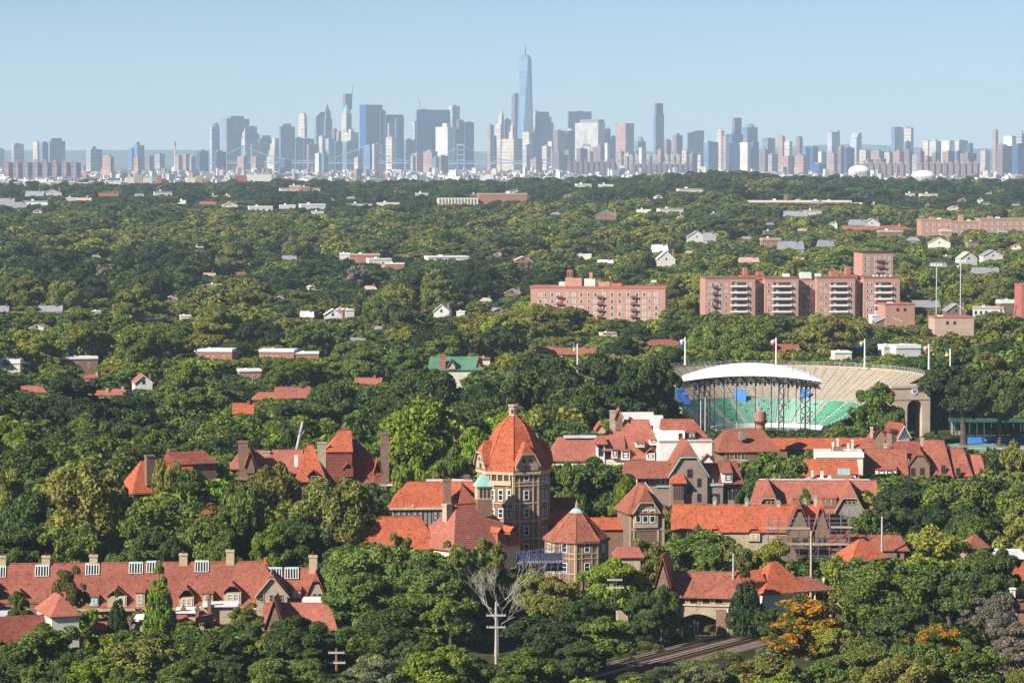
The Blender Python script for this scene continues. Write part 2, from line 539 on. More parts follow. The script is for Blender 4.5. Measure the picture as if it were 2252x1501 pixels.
T(613, 647, 279, 'teal', 0.12, 13300, feats=[('box', 620, 639, 272, 'teal')], label='green-blue tower with square raised top')
T(646, 666, 304, 'glass', 0.2, 13600)
T(655, 675, 256, 'cream', 0.72, 13800, feats=[('box', 657, 673, 249), ('pyr', 660, 668, 241, 'copper')], label='slender cream tower with small green cap')
T(664, 690, 306, 'navy', 0.2, 13650)
T(674, 699, 318, 'brown', 0.2, 13300)
T(690, 714, 257, 'stripe', 0.22, 13900, feats=[('slant', 690, 714, 246, 'dark')], label='tower with sloping dark roof beside a pointed blue spire')
T(712, 730, 262, 'glass', 0.2, 13700, feats=[('box', 714, 727, 245), ('pyr', 714, 725, 227)], label='blue tower with pointed spire right of the sloping roof')
T(700, 716, 300, 'stone', 0.55, 13400)
T(715, 734, 306, 'grey', 0.4, 13350)
T(729, 741, 284, 'brown', 0.5, 13700)
T(739, 750, 290, 'brick', 0.5, 13650)
T(733, 753, 312, 'navy', 0.3, 13400)
T(750, 773, 250, 'stone', 0.5, 13800, feats=[('pyr', 751, 772, 229, 'copper')], label='tower with steep green copper pyramid roof')
T(757, 771, 240, 'violet', 0.3, 14100, feats=[('box', 754, 774, 206, 'violet'), ('crane', 775, 181, 6)], label='unfinished tower core with a crane behind the copper pyramid')
T(755, 788, 292, 'cream', 0.5, 13500, feats=[('box', 765, 778, 284, 'cream')])
T(752, 786, 312, 'teal', 0.3, 13300)
T(790, 840, 231, 'navy', 0.3, 13700, feats=[('mast', 820, 224)], label='tall dark blue slab with grey left side, right of copper pyramid')
T(836, 848, 244, 'navy', 0.05, 13720)
T(846, 887, 254, 'navy', 0.05, 13600, feats=[('box', 850, 884, 252, 'dark', 'roof_plant')], label='dark blue slab behind a pale narrow tower')
T(852, 864, 273, 'grey', 0.3, 13450)
T(868, 878, 262, 'glass', 0.3, 13500)
T(848, 871, 303, 'cream', 0.6, 13200, label='low cream block before the dark blue slab')
T(822, 842, 318, 'stone', 0.5, 13100)
T(906, 916, 268, 'silver', 0.6, 13800)
T(884, 912, 308, 'glass', 0.3, 13700)
T(916, 987, 242, 'navy', 0.02, 13500, feats=[('box', 928, 938, 239, 'dark', 'roof_plant', 1), ('crane', 923, 212, -6)], label='broad darkest blue block of the skyline, a crane on its roof')
T(986, 1011, 234, 'silver', 0.35, 13600, label='rippled silver tower right of the broad darkest block')
vz = T(957, 1001, 280, 'white', 0.62, 13150, feats=[('box', 972, 988, 271, 'white', 'lift_tower')], label='big windowless cream slab before the broad darkest block')
T(999, 1012, 285, 'dark', 0.1, 13250)
T(1004, 1021, 266, 'violet', 0.3, 13500)
T(1019, 1042, 270, 'navy', 0.15, 13550, label='blue tower left of the gap before the tallest spire')
T(1072, 1086, 276, 'brick', 0.45, 13400)
T(1085, 1092, 300, 'dark', 0.3, 13500)
T(1089, 1108, 274, 'cream', 0.62, 13600, feats=[('box', 1096, 1108, 252, 'cream'), ('pyr', 1099, 1108, 235, 'copper')], label='cream gothic tower with green pointed top left of the tallest')
T(1106, 1124, 264, 'glass', 0.2, 13800)
T(1118, 1128, 276, 'dark', 0.2, 13700)
T(1103, 1151, 306, 'cream', 0.55, 13200, feats=[('box', 1119, 1135, 290, 'cream'), ('box', 1122, 1132, 278, 'cream'), ('pyr', 1123, 1131, 264, 'cream')], label='wide cream civic building with a tiered tower at its middle')
T(1125, 1146, 209, 'violet', 0.35, 13400, feats=[('box', 1128, 1143, 205, 'roof', 'roof_plant')], label='violet-grey tower standing in front of the tallest spire')
T(1146, 1156, 232, 'dark', 0.1, 13450)
T(1167, 1187, 246, 'silver', 0.55, 13500)
T(1184, 1218, 270, 'glass', 0.1, 13480, feats=[('box', 1185, 1213, 257, 'glass'), ('box', 1186, 1208, 246, 'glass')], label='blue glass block stepping down right of the tallest spire')
T(1149, 1170, 291, 'cream', 0.7, 13150)
T(1168, 1188, 292, 'navy', 0.2, 13160, feats=[('pyr', 1172, 1182, 276, 'brick')])
T(1216, 1242, 288, 'brown', 0.4, 13200)
T(1232, 1246, 292, 'brick', 0.5, 13250)
T(1205, 1218, 312, 'white', 0.6, 13000)
T(1192, 1212, 322, 'cream', 0.5, 12900)
T(1249, 1302, 246, 'glass', 0.03, 13700, label='broad glass box behind the beige windowless slab')
T(1243, 1267, 288, 'dark', 0.3, 13250, feats=[('dome', 1246, 1262, 282, 'white')], label='tower with white cap left of the beige windowless slab')
T(1266, 1331, 271, 'stone', 0.76, 13100, feats=[('box', 1276, 1330, 263, 'roof', 'roof_plant')], label='huge beige windowless slab with darker right side')
T(1331, 1343, 284, 'brown', 0.4, 13200)
T(1341, 1357, 300, 'glass', 0.2, 13300)
T(1355, 1395, 272, 'brick', 0.52, 13100, feats=[('box', 1366, 1374, 269, 'white', 'roof_plant')], label='square tower, pink lit left side, dark blue right side')
T(1396, 1421, 312, 'teal', 0.3, 13300, feats=[('dome', 1400, 1418, 300, 'teal')], label='low blue tower with rounded top left of the slim violet tower')
T(1437, 1461, 252, 'glass', 0.2, 13000, feats=[('box', 1440, 1459, 227, 'violet', 'bare_floors'), ('mast', 1462, 232, 1.0)], label='slim glass tower topped by bare violet unfinished floors')
T(1459, 1477, 309, 'brown', 0.4, 13200)
T(1480, 1502, 298, 'brown', 0.35, 12900, feats=[('box', 1485, 1495, 293, 'roof', 'roof_plant')])
T(1511, 1550, 293, 'teal', 0.05, 13000, feats=[('slant', 1530, 1550, 287, 'glass')], label='wide glass block with raised right corner')
T(1548, 1581, 313, 'glass', 0.3, 12300, feats=[('box', 1551, 1568, 310, 'white', 'roof_plant')])
T(1577, 1593, 289, 'cream', 0.6, 13000, feats=[('pyr', 1578, 1592, 277, 'cream')])
T(1590, 1604, 300, 'brick', 0.5, 12800)
T(1600, 1636, 296, 'dark', 0.3, 12600, feats=[('box', 1610, 1632, 289, 'dark')])
T(1611, 1632, 260, 'violet', 0.25, 13000, feats=[('mast', 1606, 256, 1.2)], label='bare brown tower with a mast left of the domed glass tower')
T(1633, 1668, 281, 'glass', 0.3, 12700, feats=[('dome', 1640, 1662, 271, 'glass')], label='glass tower with a half-round crown')
T(1601, 1629, 316, 'navy', 0.12, 12000, label='dark violet tower in front of the domed glass tower')
T(1628, 1651, 314, 'white', 0.7, 12000, label='white sunlit tower in front of the domed glass tower')
T(1650, 1670, 313, 'dark', 0.3, 12050)
T(1677, 1706, 305, 'teal', 0.4, 12600)
T(1712, 1727, 300, 'brick', 0.6, 12600)
T(1726, 1743, 312, 'cream', 0.6, 12500, feats=[('pyr', 1729, 1740, 306, 'cream')])
T(1751, 1766, 303, 'brown', 0.5, 12700, feats=[('box', 1754, 1763, 299)])
T(1765, 1782, 326, 'glass', 0.4, 12000)
T(1780, 1800, 323, 'dark', 0.4, 12000)
T(1821, 1849, 291, 'silver', 0.3, 13000, feats=[('box', 1824, 1830, 287, 'silver', 'corner_post', 1), ('box', 1840, 1847, 286, 'silver', 'corner_post', 1)], label='pale lattice tower before the blue hills')
T(1871, 1896, 303, 'silver', 0.5, 13200, feats=[('slant', 1871, 1896, 292, 'silver')], label='pale tower with slanting top before the blue hills')
T(1843, 1859, 330, 'brown', 0.4, 11400, feats=[('box', 1845, 1857, 321, 'brick', 'chimney_stack')])
T(1857, 1881, 326, 'dark', 0.2, 11300)
T(1961, 1989, 281, 'glass', 0.25, 12600, feats=[('box', 1965, 1984, 279, 'glass', 'roof_plant')], label='tall blue glass tower of a pair at right')
T(1988, 2010, 282, 'cream', 0.7, 12600, label='tall cream tower, right one of a pair')
T(1990, 2004, 312, 'dark', 0.3, 12000)
for i, (a, b, t) in enumerate(((1892, 1916, 331), (1918, 1948, 334), (1946, 1966, 336), (1966, 1990, 334), (1990, 2008, 332), (2008, 2030, 341))):
    T(a, b, t, ('cream', 'brick', 'stone', 'brick', 'brown', 'grey')[i], 0.5, 11500 - 60 * i)
T(2031, 2048, 310, 'cream', 0.6, 12400)
T(2046, 2071, 312, 'stone', 0.5, 12300, feats=[('pyr', 2046, 2069, 303, 'copper')], label='stone block with pale green pyramid roof at right')
T(2073, 2100, 310, 'white', 0.55, 12400, feats=[('pyr', 2078, 2096, 307, 'white')])
T(2100, 2131, 310, 'stone', 0.3, 12400)
T(2128, 2141, 316, 'dark', 0.4, 12350)
for i, (a, b, t) in enumerate(((2032, 2050, 345), (2050, 2068, 338), (2074, 2102, 334), (2102, 2114, 334), (2114, 2150, 338), (2018, 2034, 333))):
    T(a, b, t, ('brick', 'brown', 'brick', 'navy', 'brown', 'brown')[i], 0.4, 11000 - 40 * i)
T(2184, 2196, 287, 'brick', 0.5, 12000, label='slim brick stack tower near the right edge')
T(2195, 2214, 318, 'brown', 0.4, 11600)
T(2210, 2236, 300, 'white', 0.6, 11800, feats=[('dome', 2216, 2228, 296, 'white')])
T(2232, 2262, 296, 'grey', 0.5, 11900, feats=[('dome', 2242, 2256, 286, 'grey')])
T(2194, 2230, 322, 'brown', 0.3, 11000)
T(2228, 2262, 318, 'dark', 0.3, 10900)
T(2158, 2180, 332, 'stone', 0.4, 11800)
# --- housing blocks along the river, violet and pink
for i, (a, b, t, m) in enumerate(((1268, 1292, 328, 'brown'), (1292, 1304, 334, 'brick'), (1304, 1332, 324, 'brown'), (1333, 1352, 330, 'grey'), (1330, 1342, 316, 'white'), (1354, 1374, 334, 'brick'), (1374, 1396, 338, 'cream'),
                                  (1240, 1262, 332, 'brown'), (1214, 1240, 334, 'violet'), (1150, 1172, 322, 'silver'), (1166, 1193, 350, 'brick'), (520, 546, 345, 'brick'), (553, 580, 345, 'brick'), (612, 640, 352, 'dark'), (692, 707, 338, 'white'), (707, 722, 341, 'teal'),
                                  (778, 797, 348, 'cream'), (800, 822, 322, 'glass'), (818, 832, 318, 'stone'), (905, 930, 338, 'brick'), (930, 962, 334, 'brick'), (962, 985, 344, 'brown'), (902, 914, 344, 'grey'), (950, 965, 348, 'teal'),
                                  (1405, 1422, 326, 'white'), (1446, 1460, 330, 'brick'), (1500, 1516, 332, 'cream'), (1516, 1534, 338, 'brown'), (1534, 1548, 342, 'cream'), (1672, 1690, 330, 'brown'), (1690, 1712, 340, 'grey'), (1720, 1748, 345, 'brick'), (1750, 1778, 343, 'brick'), (1800, 1818, 335, 'white'), (1785, 1818, 362, 'navy'), (1822, 1842, 338, 'brick'), (1902, 1922, 352, 'brick'), (1926, 1950, 350, 'brown'))):
    T(a, b, t, m, 0.35 + 0.25 * ((i * 7) % 3) / 2, 12200 - 25 * i, name='tower_block', cat='tower block')

# --- the tallest tower: a square that turns into a smaller square set at 45 degrees
def tallest():
    d = 13400.0
    c = at(1155.5, 130, d)
    root = empty('glass_skyscraper', (c.x, d, SEA), R(22))
    h = c.z - SEA
    w = 33.5 * d / FPX / 2 / 1.15
    base = [(-w, -w), (w, -w), (w, w), (-w, w)]
    k = w * 0.98
    top = [(0, -k), (k, 0), (0, k), (-k, 0)]
    zb, zt = 56.0, h
    b = MB()
    vs = [(x, y, zb) for x, y in base] + [(x, y, zt) for x, y in top]
    b.add(vs, [(0, 1, 4), (1, 2, 5), (2, 3, 6), (3, 0, 7), (4, 1, 5), (5, 2, 6), (6, 3, 7), (7, 0, 4), (4, 5, 6, 7)])
    m = facade('mirror_glass', (0.16, 0.24, 0.33), (0.13, 0.21, 0.31), 9, 12, 0.1, 0.22, 0.12)
    b.build('glass_shaft', m, root)
    MB().box(-w, w, -w, w, 0, zb).build('podium', m, root)
    MB().prism(ngon(4, k * 0.97, a0=-math.pi / 2), h, h + 9).build('parapet', SM['glass'], root)
    MB().prism(ngon(20, k * 0.6), h, h + 16).build('ring', SM['roof'], root)
    zt2 = at(1155.5, 94, d).z - SEA
    MB().tube([(0, 0, h), (0, 0, h + (zt2 - h) * 0.55), (0, 0, h + (zt2 - h) * 0.56), (0, 0, zt2)], [3.4, 2.6, 1.9, 0.9], 8).build('spire', SM['dark'], root)
    MB().tube([(0, 0, h + (zt2 - h) * 0.52), (0, 0, h + (zt2 - h) * 0.56)], 4.4, 8).build('beacon_ring', SM['dark'], root)
    tag(root, 'tallest tapering blue glass skyscraper with a spire', 'skyscraper', 'towers of the far skyline')
    TOWERS.append((root, 1155.5, 'glass', 'x', 34, 100))
tallest()

# --- a smokestack
c = at(385, 311, 12000)
r = empty('smokestack', (c.x, c.y, SEA))
MB().tube([(0, 0, 0), (0, 0, c.z - SEA - 14)], [5.0, 3.4], 10).build('shaft', SM['stone'], r)
MB().tube([(0, 0, c.z - SEA - 14), (0, 0, c.z - SEA)], [3.8, 3.6], 10).build('dark_cap', SM['dark'], r)
tag(r, 'thin smokestack with black top standing alone at left', 'smokestack')

# --- suspension bridges
def bridge(name, label, xt, d, ytop, ydeck, reach, sag, legs=5.0):
    s = d / FPX
    c = at(xt[0], ydeck, d)
    root = empty(name, (c.x, d, SEA))
    zd, zt = at(0, ydeck, d).z - SEA, at(0, ytop, d).z - SEA
    xs = [(x - xt[0]) * s for x in xt]
    L, Rr = xs[0] - reach * s, xs[-1] + reach * s
    MB().box(L, Rr, 1, 25, zd - 5, zd).build('deck', SM['steel'], root)
    tr = MB()
    n = int((Rr - L) / 22)
    for y in (0.0, 26.0):
        tr.box(L, Rr, y - 0.5, y + 0.5, zd + 7, zd + 8.4)
        for i in range(n):
            x = L + (Rr - L) * (i + 0.5) / n
            tr.box(x - 0.8, x + 0.8, y - 0.4, y + 0.4, zd, zd + 7)
    tr.build('stiffening_truss', SM['steel'], root)
    for x in xs:
        b = MB()
        for y in (0.0, 26.0):
            b.prism([(x - legs - 2, y - 3), (x - legs + 2, y - 3), (x - legs + 2, y + 3), (x - legs - 2, y + 3)], 0, zt, 0.7)
            b.prism([(x + legs - 2, y - 3), (x + legs + 2, y - 3), (x + legs + 2, y + 3), (x + legs - 2, y + 3)], 0, zt, 0.7)
            for f in (0.45, 0.62, 0.8):
                b.box(x - legs, x + legs, y - 1.5, y + 1.5, zt * f, zt * f + 3)
        b.box(x - legs - 3, x + legs + 3, -3.5, 29.5, zt - 5, zt + 2)
        b.build('bridge_tower', SM['steel'], root)
    for y in (0.0, 26.0):
        pts = []
        for i in range(13):
            t = i / 12
            pts.append((L + (xs[0] - L) * t, y, zd + 6 + (zt - zd - 6) * t ** 1.5))
        for a, bb in zip(xs[:-1], xs[1:]):
            for i in range(1, 21):
                t = i / 20
                pts.append((a + (bb - a) * t, y, zt - (zt - zd - sag) * (1 - (2 * t - 1) ** 2)))
        for i in range(1, 13):
            t = i / 12
            pts.append((xs[-1] + (Rr - xs[-1]) * t, y, zd + 6 + (zt - zd - 6) * (1 - t) ** 1.5))
        MB().tube(pts, 1.4, 5).build('main_cable', SM['steel'], root)
    tag(root, label, 'bridge')
bridge('suspension_bridge', 'long blue suspension bridge with two towers below the skyline', (536, 803), 12600.0, 321, 357, 95, 6.0)
bridge('suspension_bridge', 'blue bridge crossing before the gap in the skyline', (1013, 1290), 12300.0, 318, 358, 70, 5.0, 13.0)

# --- long housing slabs with bays
def slab(x0, x1, yt, d, n, m1, m2, label, yb=393):
    s = d / FPX
    c = at(x0, yt, d)
    root = empty('housing_slab', (c.x, d, SEA), R(8))
    h = c.z - SEA
    w = (x1 - x0) * s / n
    MB().box(0, w * n, 8, 22, 0, h - 1.5).build('rear_wing', SM[m2], root)
    bay = None
    for i in range(n):
        if bay is None:
            bay = MB().box(0, w * 0.52, 0, 16, 0, h).build('bay', SM[m1], root)
        else:
            share(bay, 'bay', root, (w * i, 0, 0))
        MB().box(w * i + w * 0.14, w * i + w * 0.4, 4, 14, h, h + 5 + (i * 3) % 5).build('roof_plant', SM[m1], root)
    tag(root, label, 'housing slab')
slab(8, 176, 356, 9600.0, 8, 'brick', 'navy', 'long pink brick housing slab with eight bays at far left')
slab(1360, 1436, 343, 11800.0, 6, 'cream', 'brown', 'sunlit cream housing row below the slim unfinished tower')
slab(1438, 1502, 342, 11800.0, 5, 'cream', 'brown', 'sunlit cream housing row right of the slim unfinished tower')
slab(1250, 1358, 355, 11300.0, 9, 'brown', 'violet', 'long low violet brick housing row below the beige windowless slab')
slab(1390, 1530, 360, 11200.0, 12, 'brown', 'violet', 'long low violet brick housing row beneath the cream rows')
slab(1885, 2010, 360, 10600.0, 9, 'brick', 'brown', 'long low pink housing row behind the white gas domes')
slab(2020, 2160, 358, 10400.0, 10, 'brick', 'violet', 'long low pink housing row at far right')

# --- white domes
for x0, x1, yt, yb, lab in ((1866, 1914, 363, 380, 'white air dome, left one of two on the far plain'), (2004, 2058, 374, 393, 'white air dome, right one of two on the far plain')):
    d = 7200.0
    c = at((x0 + x1) / 2, yt, d)
    zb = terrain(c.x, d)
    r = empty('air_dome', (c.x, d, zb))
    w = (x1 - x0) / 2 * d / FPX
    hh = c.z - zb
    base = hh - 14
    b = MB().prism(ngon(28, w, sy=0.7), 0, base)
    b.build('base_wall', SM['stone'], r)
    b = MB()
    for i in range(6):
        t0, t1 = i / 6 * math.pi / 2, (i + 1) / 6 * math.pi / 2
        b.prism(ngon(28, w * math.cos(t0), sy=0.7), base + 14 * math.sin(t0), base + 14 * math.sin(t1), max(0.03, math.cos(t1) / math.cos(t0)))
    b.build('membrane', SM['dome'], r)
    tag(r, lab, 'dome')

# --- the low-rise city between the wooded ridge and the towers
LOWS = []
def low_city():
    kinds = [('white', 'white'), ('cream', 'cream'), ('brick', 'red brick'), ('grey', 'grey'), ('stone', 'tan'), ('brown', 'brown')]
    protos = {}
    for m, cn in kinds:
        a = MB().box(-9, 9, -7, 7, 0, 10).box(-9.2, 9.2, -7.2, -6.6, 10, 11).box(-9.2, 9.2, 6.6, 7.2, 10, 11)
        a = a.mesh('low_building', facade('low_' + m, {'white': (0.78, 0.76, 0.73), 'cream': (0.66, 0.57, 0.45), 'brick': (0.42, 0.20, 0.15), 'grey': (0.40, 0.39, 0.39), 'stone': (0.52, 0.44, 0.35), 'brown': (0.24, 0.15, 0.14)}[m], (0.2, 0.19, 0.2), 4, 3.4, 0.3, 0.9))
        pl = MB().box(-2, 2.5, -2, 2.5, 10, 13).mesh('roof_plant', SM['white' if m in ('brick', 'grey') else 'roof'])
        protos[m] = (a, pl)
    r = random.Random(11)
    for i in range(290):
        px = r.uniform(-10, 2262) if i > 120 else r.uniform(-10, 720)
        d = r.choice((r.uniform(5600, 8600), r.uniform(8000, 12600), r.uniform(9000, 12600)))
        m, cn = kinds[min(5, int(r.random() ** 1.5 * 6))]
        p = at(px, 380, d)
        z = terrain(p.x, d)
        o = empty('low_building', (p.x, d, z), R(r.choice((28, 30, 33, -20))))
        k = r.uniform(0.7, 1.5)
        o.scale = (k * r.uniform(0.8, 2.2), k, r.uniform(0.7, 1.7))
        share(protos[m][0], 'wall', o)
        share(protos[m][1], 'roof_plant', o)
        tag(o, '', 'building', 'low city buildings, ' + cn)
        LOWS.append((o, px, cn, 'tall' if o.scale[2] > 1.35 else 'wide' if o.scale[0] > 1.9 else 'small'))
low_city()
def low_city_mass():
    # thousands more beyond counting: one mass of small roofs and walls
    r = random.Random(31)
    ms = [MATS['low_' + k] for k in ('white', 'cream', 'brick', 'grey', 'stone', 'brown')] + [SM['red'], paint('far_green', (0.04, 0.07, 0.03), 0.3, 0.02)]
    b = MB()
    for i in range(3600):
        px = r.uniform(-60, 2320)
        d = 5400 + 7300 * r.random() ** 0.8
        x = (px - CW / 2) / FPX * d
        z = terrain(x, d)
        w, dp, h = r.uniform(7, 22), r.uniform(6, 14), r.uniform(6, 15)
        if r.random() < 0.06:
            w, h = w * 1.2, r.uniform(18, 34)
        m = min(5, int(r.random() ** 1.35 * 6))
        if r.random() < 0.03:
            m = 6
        if r.random() < 0.12:
            m = 7
        a = R(r.choice((28, 32, -22, 40)))
        ca, sa = math.cos(a), math.sin(a)
        P = [(x + u * ca - v * sa, d + u * sa + v * ca) for u, v in ((-w / 2, -dp / 2), (w / 2, -dp / 2), (w / 2, dp / 2), (-w / 2, dp / 2))]
        b.prism(P, z - 1, z + h, 1.0 if m < 6 else 0.55, m)
    o = b.build('low_rise_city', ms, kind='stuff')
    o['label'] = 'mass of small roofs of the low city beneath the skyline'
low_city_mass()
# --- labels of the towers without one of their own: counted from a landmark
def label_towers():
    ordw = ['next', 'second', 'third', 'fourth', 'fifth', 'sixth', 'seventh', 'eighth', 'ninth', 'tenth', 'eleventh', 'twelfth', 'thirteenth', 'fourteenth', 'fifteenth', 'sixteenth', 'seventeenth', 'eighteenth']
    cn = {'glass': 'blue glass', 'dark': 'dark', 'navy': 'dark blue', 'cream': 'cream', 'grey': 'grey', 'brick': 'pink brick', 'brown': 'brown', 'teal': 'blue-green', 'white': 'white', 'violet': 'violet', 'silver': 'pale', 'stripe': 'striped', 'stone': 'stone'}
    marks = [(470, 'the rounded dark top'), (761, 'the copper pyramid'), (951, 'the broad darkest block'), (1155, 'the tallest spire'), (1299, 'the beige windowless slab'), (1449, 'the slim unfinished tower'), (1650, 'the domed glass tower'), (1975, 'the right-hand tower pair')]
    free = [t for t in TOWERS if not t[3]]
    by = {}
    for t in free:
        k = min(marks, key=lambda q: abs(q[0] - t[1]))
        by.setdefault((k, t[1] > k[0], cn[t[2]]), []).append(t)
    for (k, right, colour), ts in by.items():
        ts.sort(key=lambda t: abs(t[1] - k[0]))
        for i, t in enumerate(ts):
            side = 'right' if right else 'left'
            what = 'tower' if t[0].get('category') == 'skyscraper' else 'tower block'
            if len(ts) == 1:
                t[0]['label'] = 'the one unmarked %s tower %s of %s' % (colour, side, k[1])
                t[0]['label'] = '%s %s to the %s of %s' % (colour, what, side, k[1])
            else:
                t[0]['label'] = '%s %s, %s such one %s of %s' % (colour, what, ordw[i], side, k[1])
label_towers()
# ================================================================ houses of the garden suburb
def tiles(name, c, dark=0.5, scale=3.4):
    """clay tiles: tile to tile colour, darker odd tiles, courses"""
    m, nt, p = new_mat(name)
    tc = N(nt, 'ShaderNodeTexCoord')
    vo = N(nt, 'ShaderNodeTexVoronoi', Scale=scale)
    nt.links.new(tc.outputs['Object'], vo.inputs['Vector'])
    no = N(nt, 'ShaderNodeTexNoise', Scale=0.8, Detail=6.0)
    nt.links.new(tc.outputs['Object'], no.inputs['Vector'])
    sv = N(nt, 'ShaderNodeSeparateXYZ')
    nt.links.new(vo.outputs['Color'], sv.inputs[0])
    r1 = N(nt, 'ShaderNodeMapRange')
    r1.inputs['From Min'].default_value = 0.0
    r1.inputs['From Max'].default_value = 0.22
    r1.inputs['To Min'].default_value = dark
    r1.inputs['To Max'].default_value = 1.0
    nt.links.new(sv.outputs[0], r1.inputs[0])
    r2 = N(nt, 'ShaderNodeMapRange')
    r2.inputs['From Min'].default_value = 0.25
    r2.inputs['From Max'].default_value = 0.75
    r2.inputs['To Min'].default_value = 0.84
    r2.inputs['To Max'].default_value = 1.12
    nt.links.new(no.outputs[0], r2.inputs[0])
    # weathering in large soft patches, lichen and replaced areas
    n3 = N(nt, 'ShaderNodeTexNoise', Scale=0.16, Detail=3.0)
    nt.links.new(tc.outputs['Object'], n3.inputs['Vector'])
    r4 = N(nt, 'ShaderNodeMapRange')
    r4.inputs['From Min'].default_value = 0.3
    r4.inputs['From Max'].default_value = 0.7
    r4.inputs['To Min'].default_value = 0.82
    r4.inputs['To Max'].default_value = 1.12
    nt.links.new(n3.outputs[0], r4.inputs[0])
    m0 = N(nt, 'ShaderNodeMath', operation='MULTIPLY')
    nt.links.new(r2.outputs[0], m0.inputs[0])
    nt.links.new(r4.outputs[0], m0.inputs[1])
    mu = N(nt, 'ShaderNodeMath', operation='MULTIPLY')
    nt.links.new(r1.outputs[0], mu.inputs[0])
    nt.links.new(m0.outputs[0], mu.inputs[1])
    sc = N(nt, 'ShaderNodeVectorMath', operation='SCALE')
    sc.inputs[0].default_value = c
    nt.links.new(mu.outputs[0], sc.inputs['Scale'])
    hs = N(nt, 'ShaderNodeHueSaturation')
    r3 = N(nt, 'ShaderNodeMapRange')
    r3.inputs['To Min'].default_value = 0.485
    r3.inputs['To Max'].default_value = 0.515
    nt.links.new(sv.outputs[1], r3.inputs[0])
    nt.links.new(r3.outputs[0], hs.inputs['Hue'])
    nt.links.new(sc.outputs[0], hs.inputs['Color'])
    nt.links.new(hs.outputs[0], p.inputs['Base Color'])
    wv = N(nt, 'ShaderNodeTexWave', bands_direction='Z', Scale=0.9, Distortion=0.3)
    nt.links.new(tc.outputs['Object'], wv.inputs['Vector'])
    bu = N(nt, 'ShaderNodeBump', Strength=0.6, Distance=0.08)
    nt.links.new(wv.outputs[0], bu.inputs['Height'])
    nt.links.new(bu.outputs[0], p.inputs['Normal'])
    p.inputs['Roughness'].default_value = 0.85
    p.inputs['Specular IOR Level'].default_value = 0.2
    MATS[name] = m
    return m
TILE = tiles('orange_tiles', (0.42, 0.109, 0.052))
TILE_P = tiles('pink_tiles', (0.36, 0.122, 0.083), 0.7)
TILE_B = tiles('brown_red_tiles', (0.30, 0.101, 0.064), 0.5)
TILE_D = tiles('dark_red_tiles', (0.25, 0.075, 0.05), 0.5)  # on some roofs the darker red puts a slope's shade into the colour
GREENROOF = tiles('green_slates', (0.10, 0.22, 0.14), 0.8)
BRICK = paint('brown_brick', (0.21, 0.125, 0.085), 0.25, 2.0)
BRICK_R = paint('red_brick', (0.34, 0.15, 0.105), 0.22, 2.0)
STONE = paint('tan_stone', (0.40, 0.31, 0.215), 0.2, 1.2)
TRIM = paint('cream_trim', (0.48, 0.37, 0.23), 0.15, 1.0)
STUCCO = paint('cream_stucco', (0.66, 0.60, 0.48), 0.12, 0.4)
WHITE = paint('white_paint', (0.70, 0.68, 0.63), 0.08, 0.5)
TAUPE = paint('taupe_wall', (0.27, 0.20, 0.16), 0.12, 0.5)
DARKWOOD = paint('dark_timber', (0.06, 0.042, 0.035), 0.3, 1.0)
GREYWOOD = paint('grey_timber', (0.26, 0.23, 0.205), 0.3, 1.5)
COPPER = paint('verdigris_copper', (0.30, 0.50, 0.42), 0.2, 0.8, 0.6)
CONC = paint('concrete', (0.40, 0.37, 0.33), 0.2, 0.4)
FLAT = paint('flat_roofing', (0.52, 0.52, 0.53), 0.2, 0.3)
def glass_mat(name, c, rough=0.08):
    m, nt, p = new_mat(name)
    p.inputs['Base Color'].default_value = c4(c)
    p.inputs['Roughness'].default_value = rough
    p.inputs['Specular IOR Level'].default_value = 0.6
    MATS[name] = m
    return m
GLASS = glass_mat('window_glass', (0.025, 0.03, 0.036))
PANE_LIGHT = glass_mat('curtained_glass', (0.30, 0.31, 0.32), 0.2)

def window_meshes():
    out = {}
    for nm, m in (('white', WHITE), ('cream', TRIM), ('dark', DARKWOOD), ('stone', STONE)):
        f = MB()
        t = 0.13
        f.box(-0.5, -0.5 + t, -0.07, 0.02, 0, 1).box(0.5 - t, 0.5, -0.07, 0.02, 0, 1).box(-0.5 + t, 0.5 - t, -0.07, 0.02, 1 - t * 0.7, 1).box(-0.5 + t, 0.5 - t, -0.07, 0.02, 0, t * 0.7).box(-0.5 + t, 0.5 - t, -0.06, 0.02, 0.49, 0.55)
        out[nm] = f.mesh('window', m)
    a = MB()                                   # arched
    pts = [(-0.5, 0.0), (0.5, 0.0), (0.5, 0.55)] + [(0.5 * math.cos(q * math.pi / 8), 0.55 + 0.45 * math.sin(q * math.pi / 8)) for q in range(1, 8)] + [(-0.5, 0.55)]
    inn = [(x * 0.76, 0.08 + z * 0.84) for x, z in pts]
    n = len(pts)
    a.add([(x, -0.07, z) for x, z in pts] + [(x, -0.07, z) for x, z in inn] + [(x, 0.02, z) for x, z in pts], [(i, (i + 1) % n, n + (i + 1) % n, n + i) for i in range(n)] + [((i + 1) % n, i, 2 * n + i, 2 * n + (i + 1) % n) for i in range(n)])
    out['arch'] = a.mesh('window', TRIM)
    a2 = a.mesh('window', DARKWOOD)
    out['arch_dark'] = a2
    ap = MB().add([(x, 0, z) for x, z in inn], [tuple(range(n))])
    out['arch_pane'] = ap.mesh('pane', GLASS)
    out['pane'] = MB().box(-0.38, 0.38, -0.025, 0.01, 0.08, 0.92).mesh('pane', GLASS)
    out['pane_light'] = MB().box(-0.38, 0.38, -0.025, 0.01, 0.08, 0.92).mesh('pane', PANE_LIGHT)
    return out
WM = window_meshes()

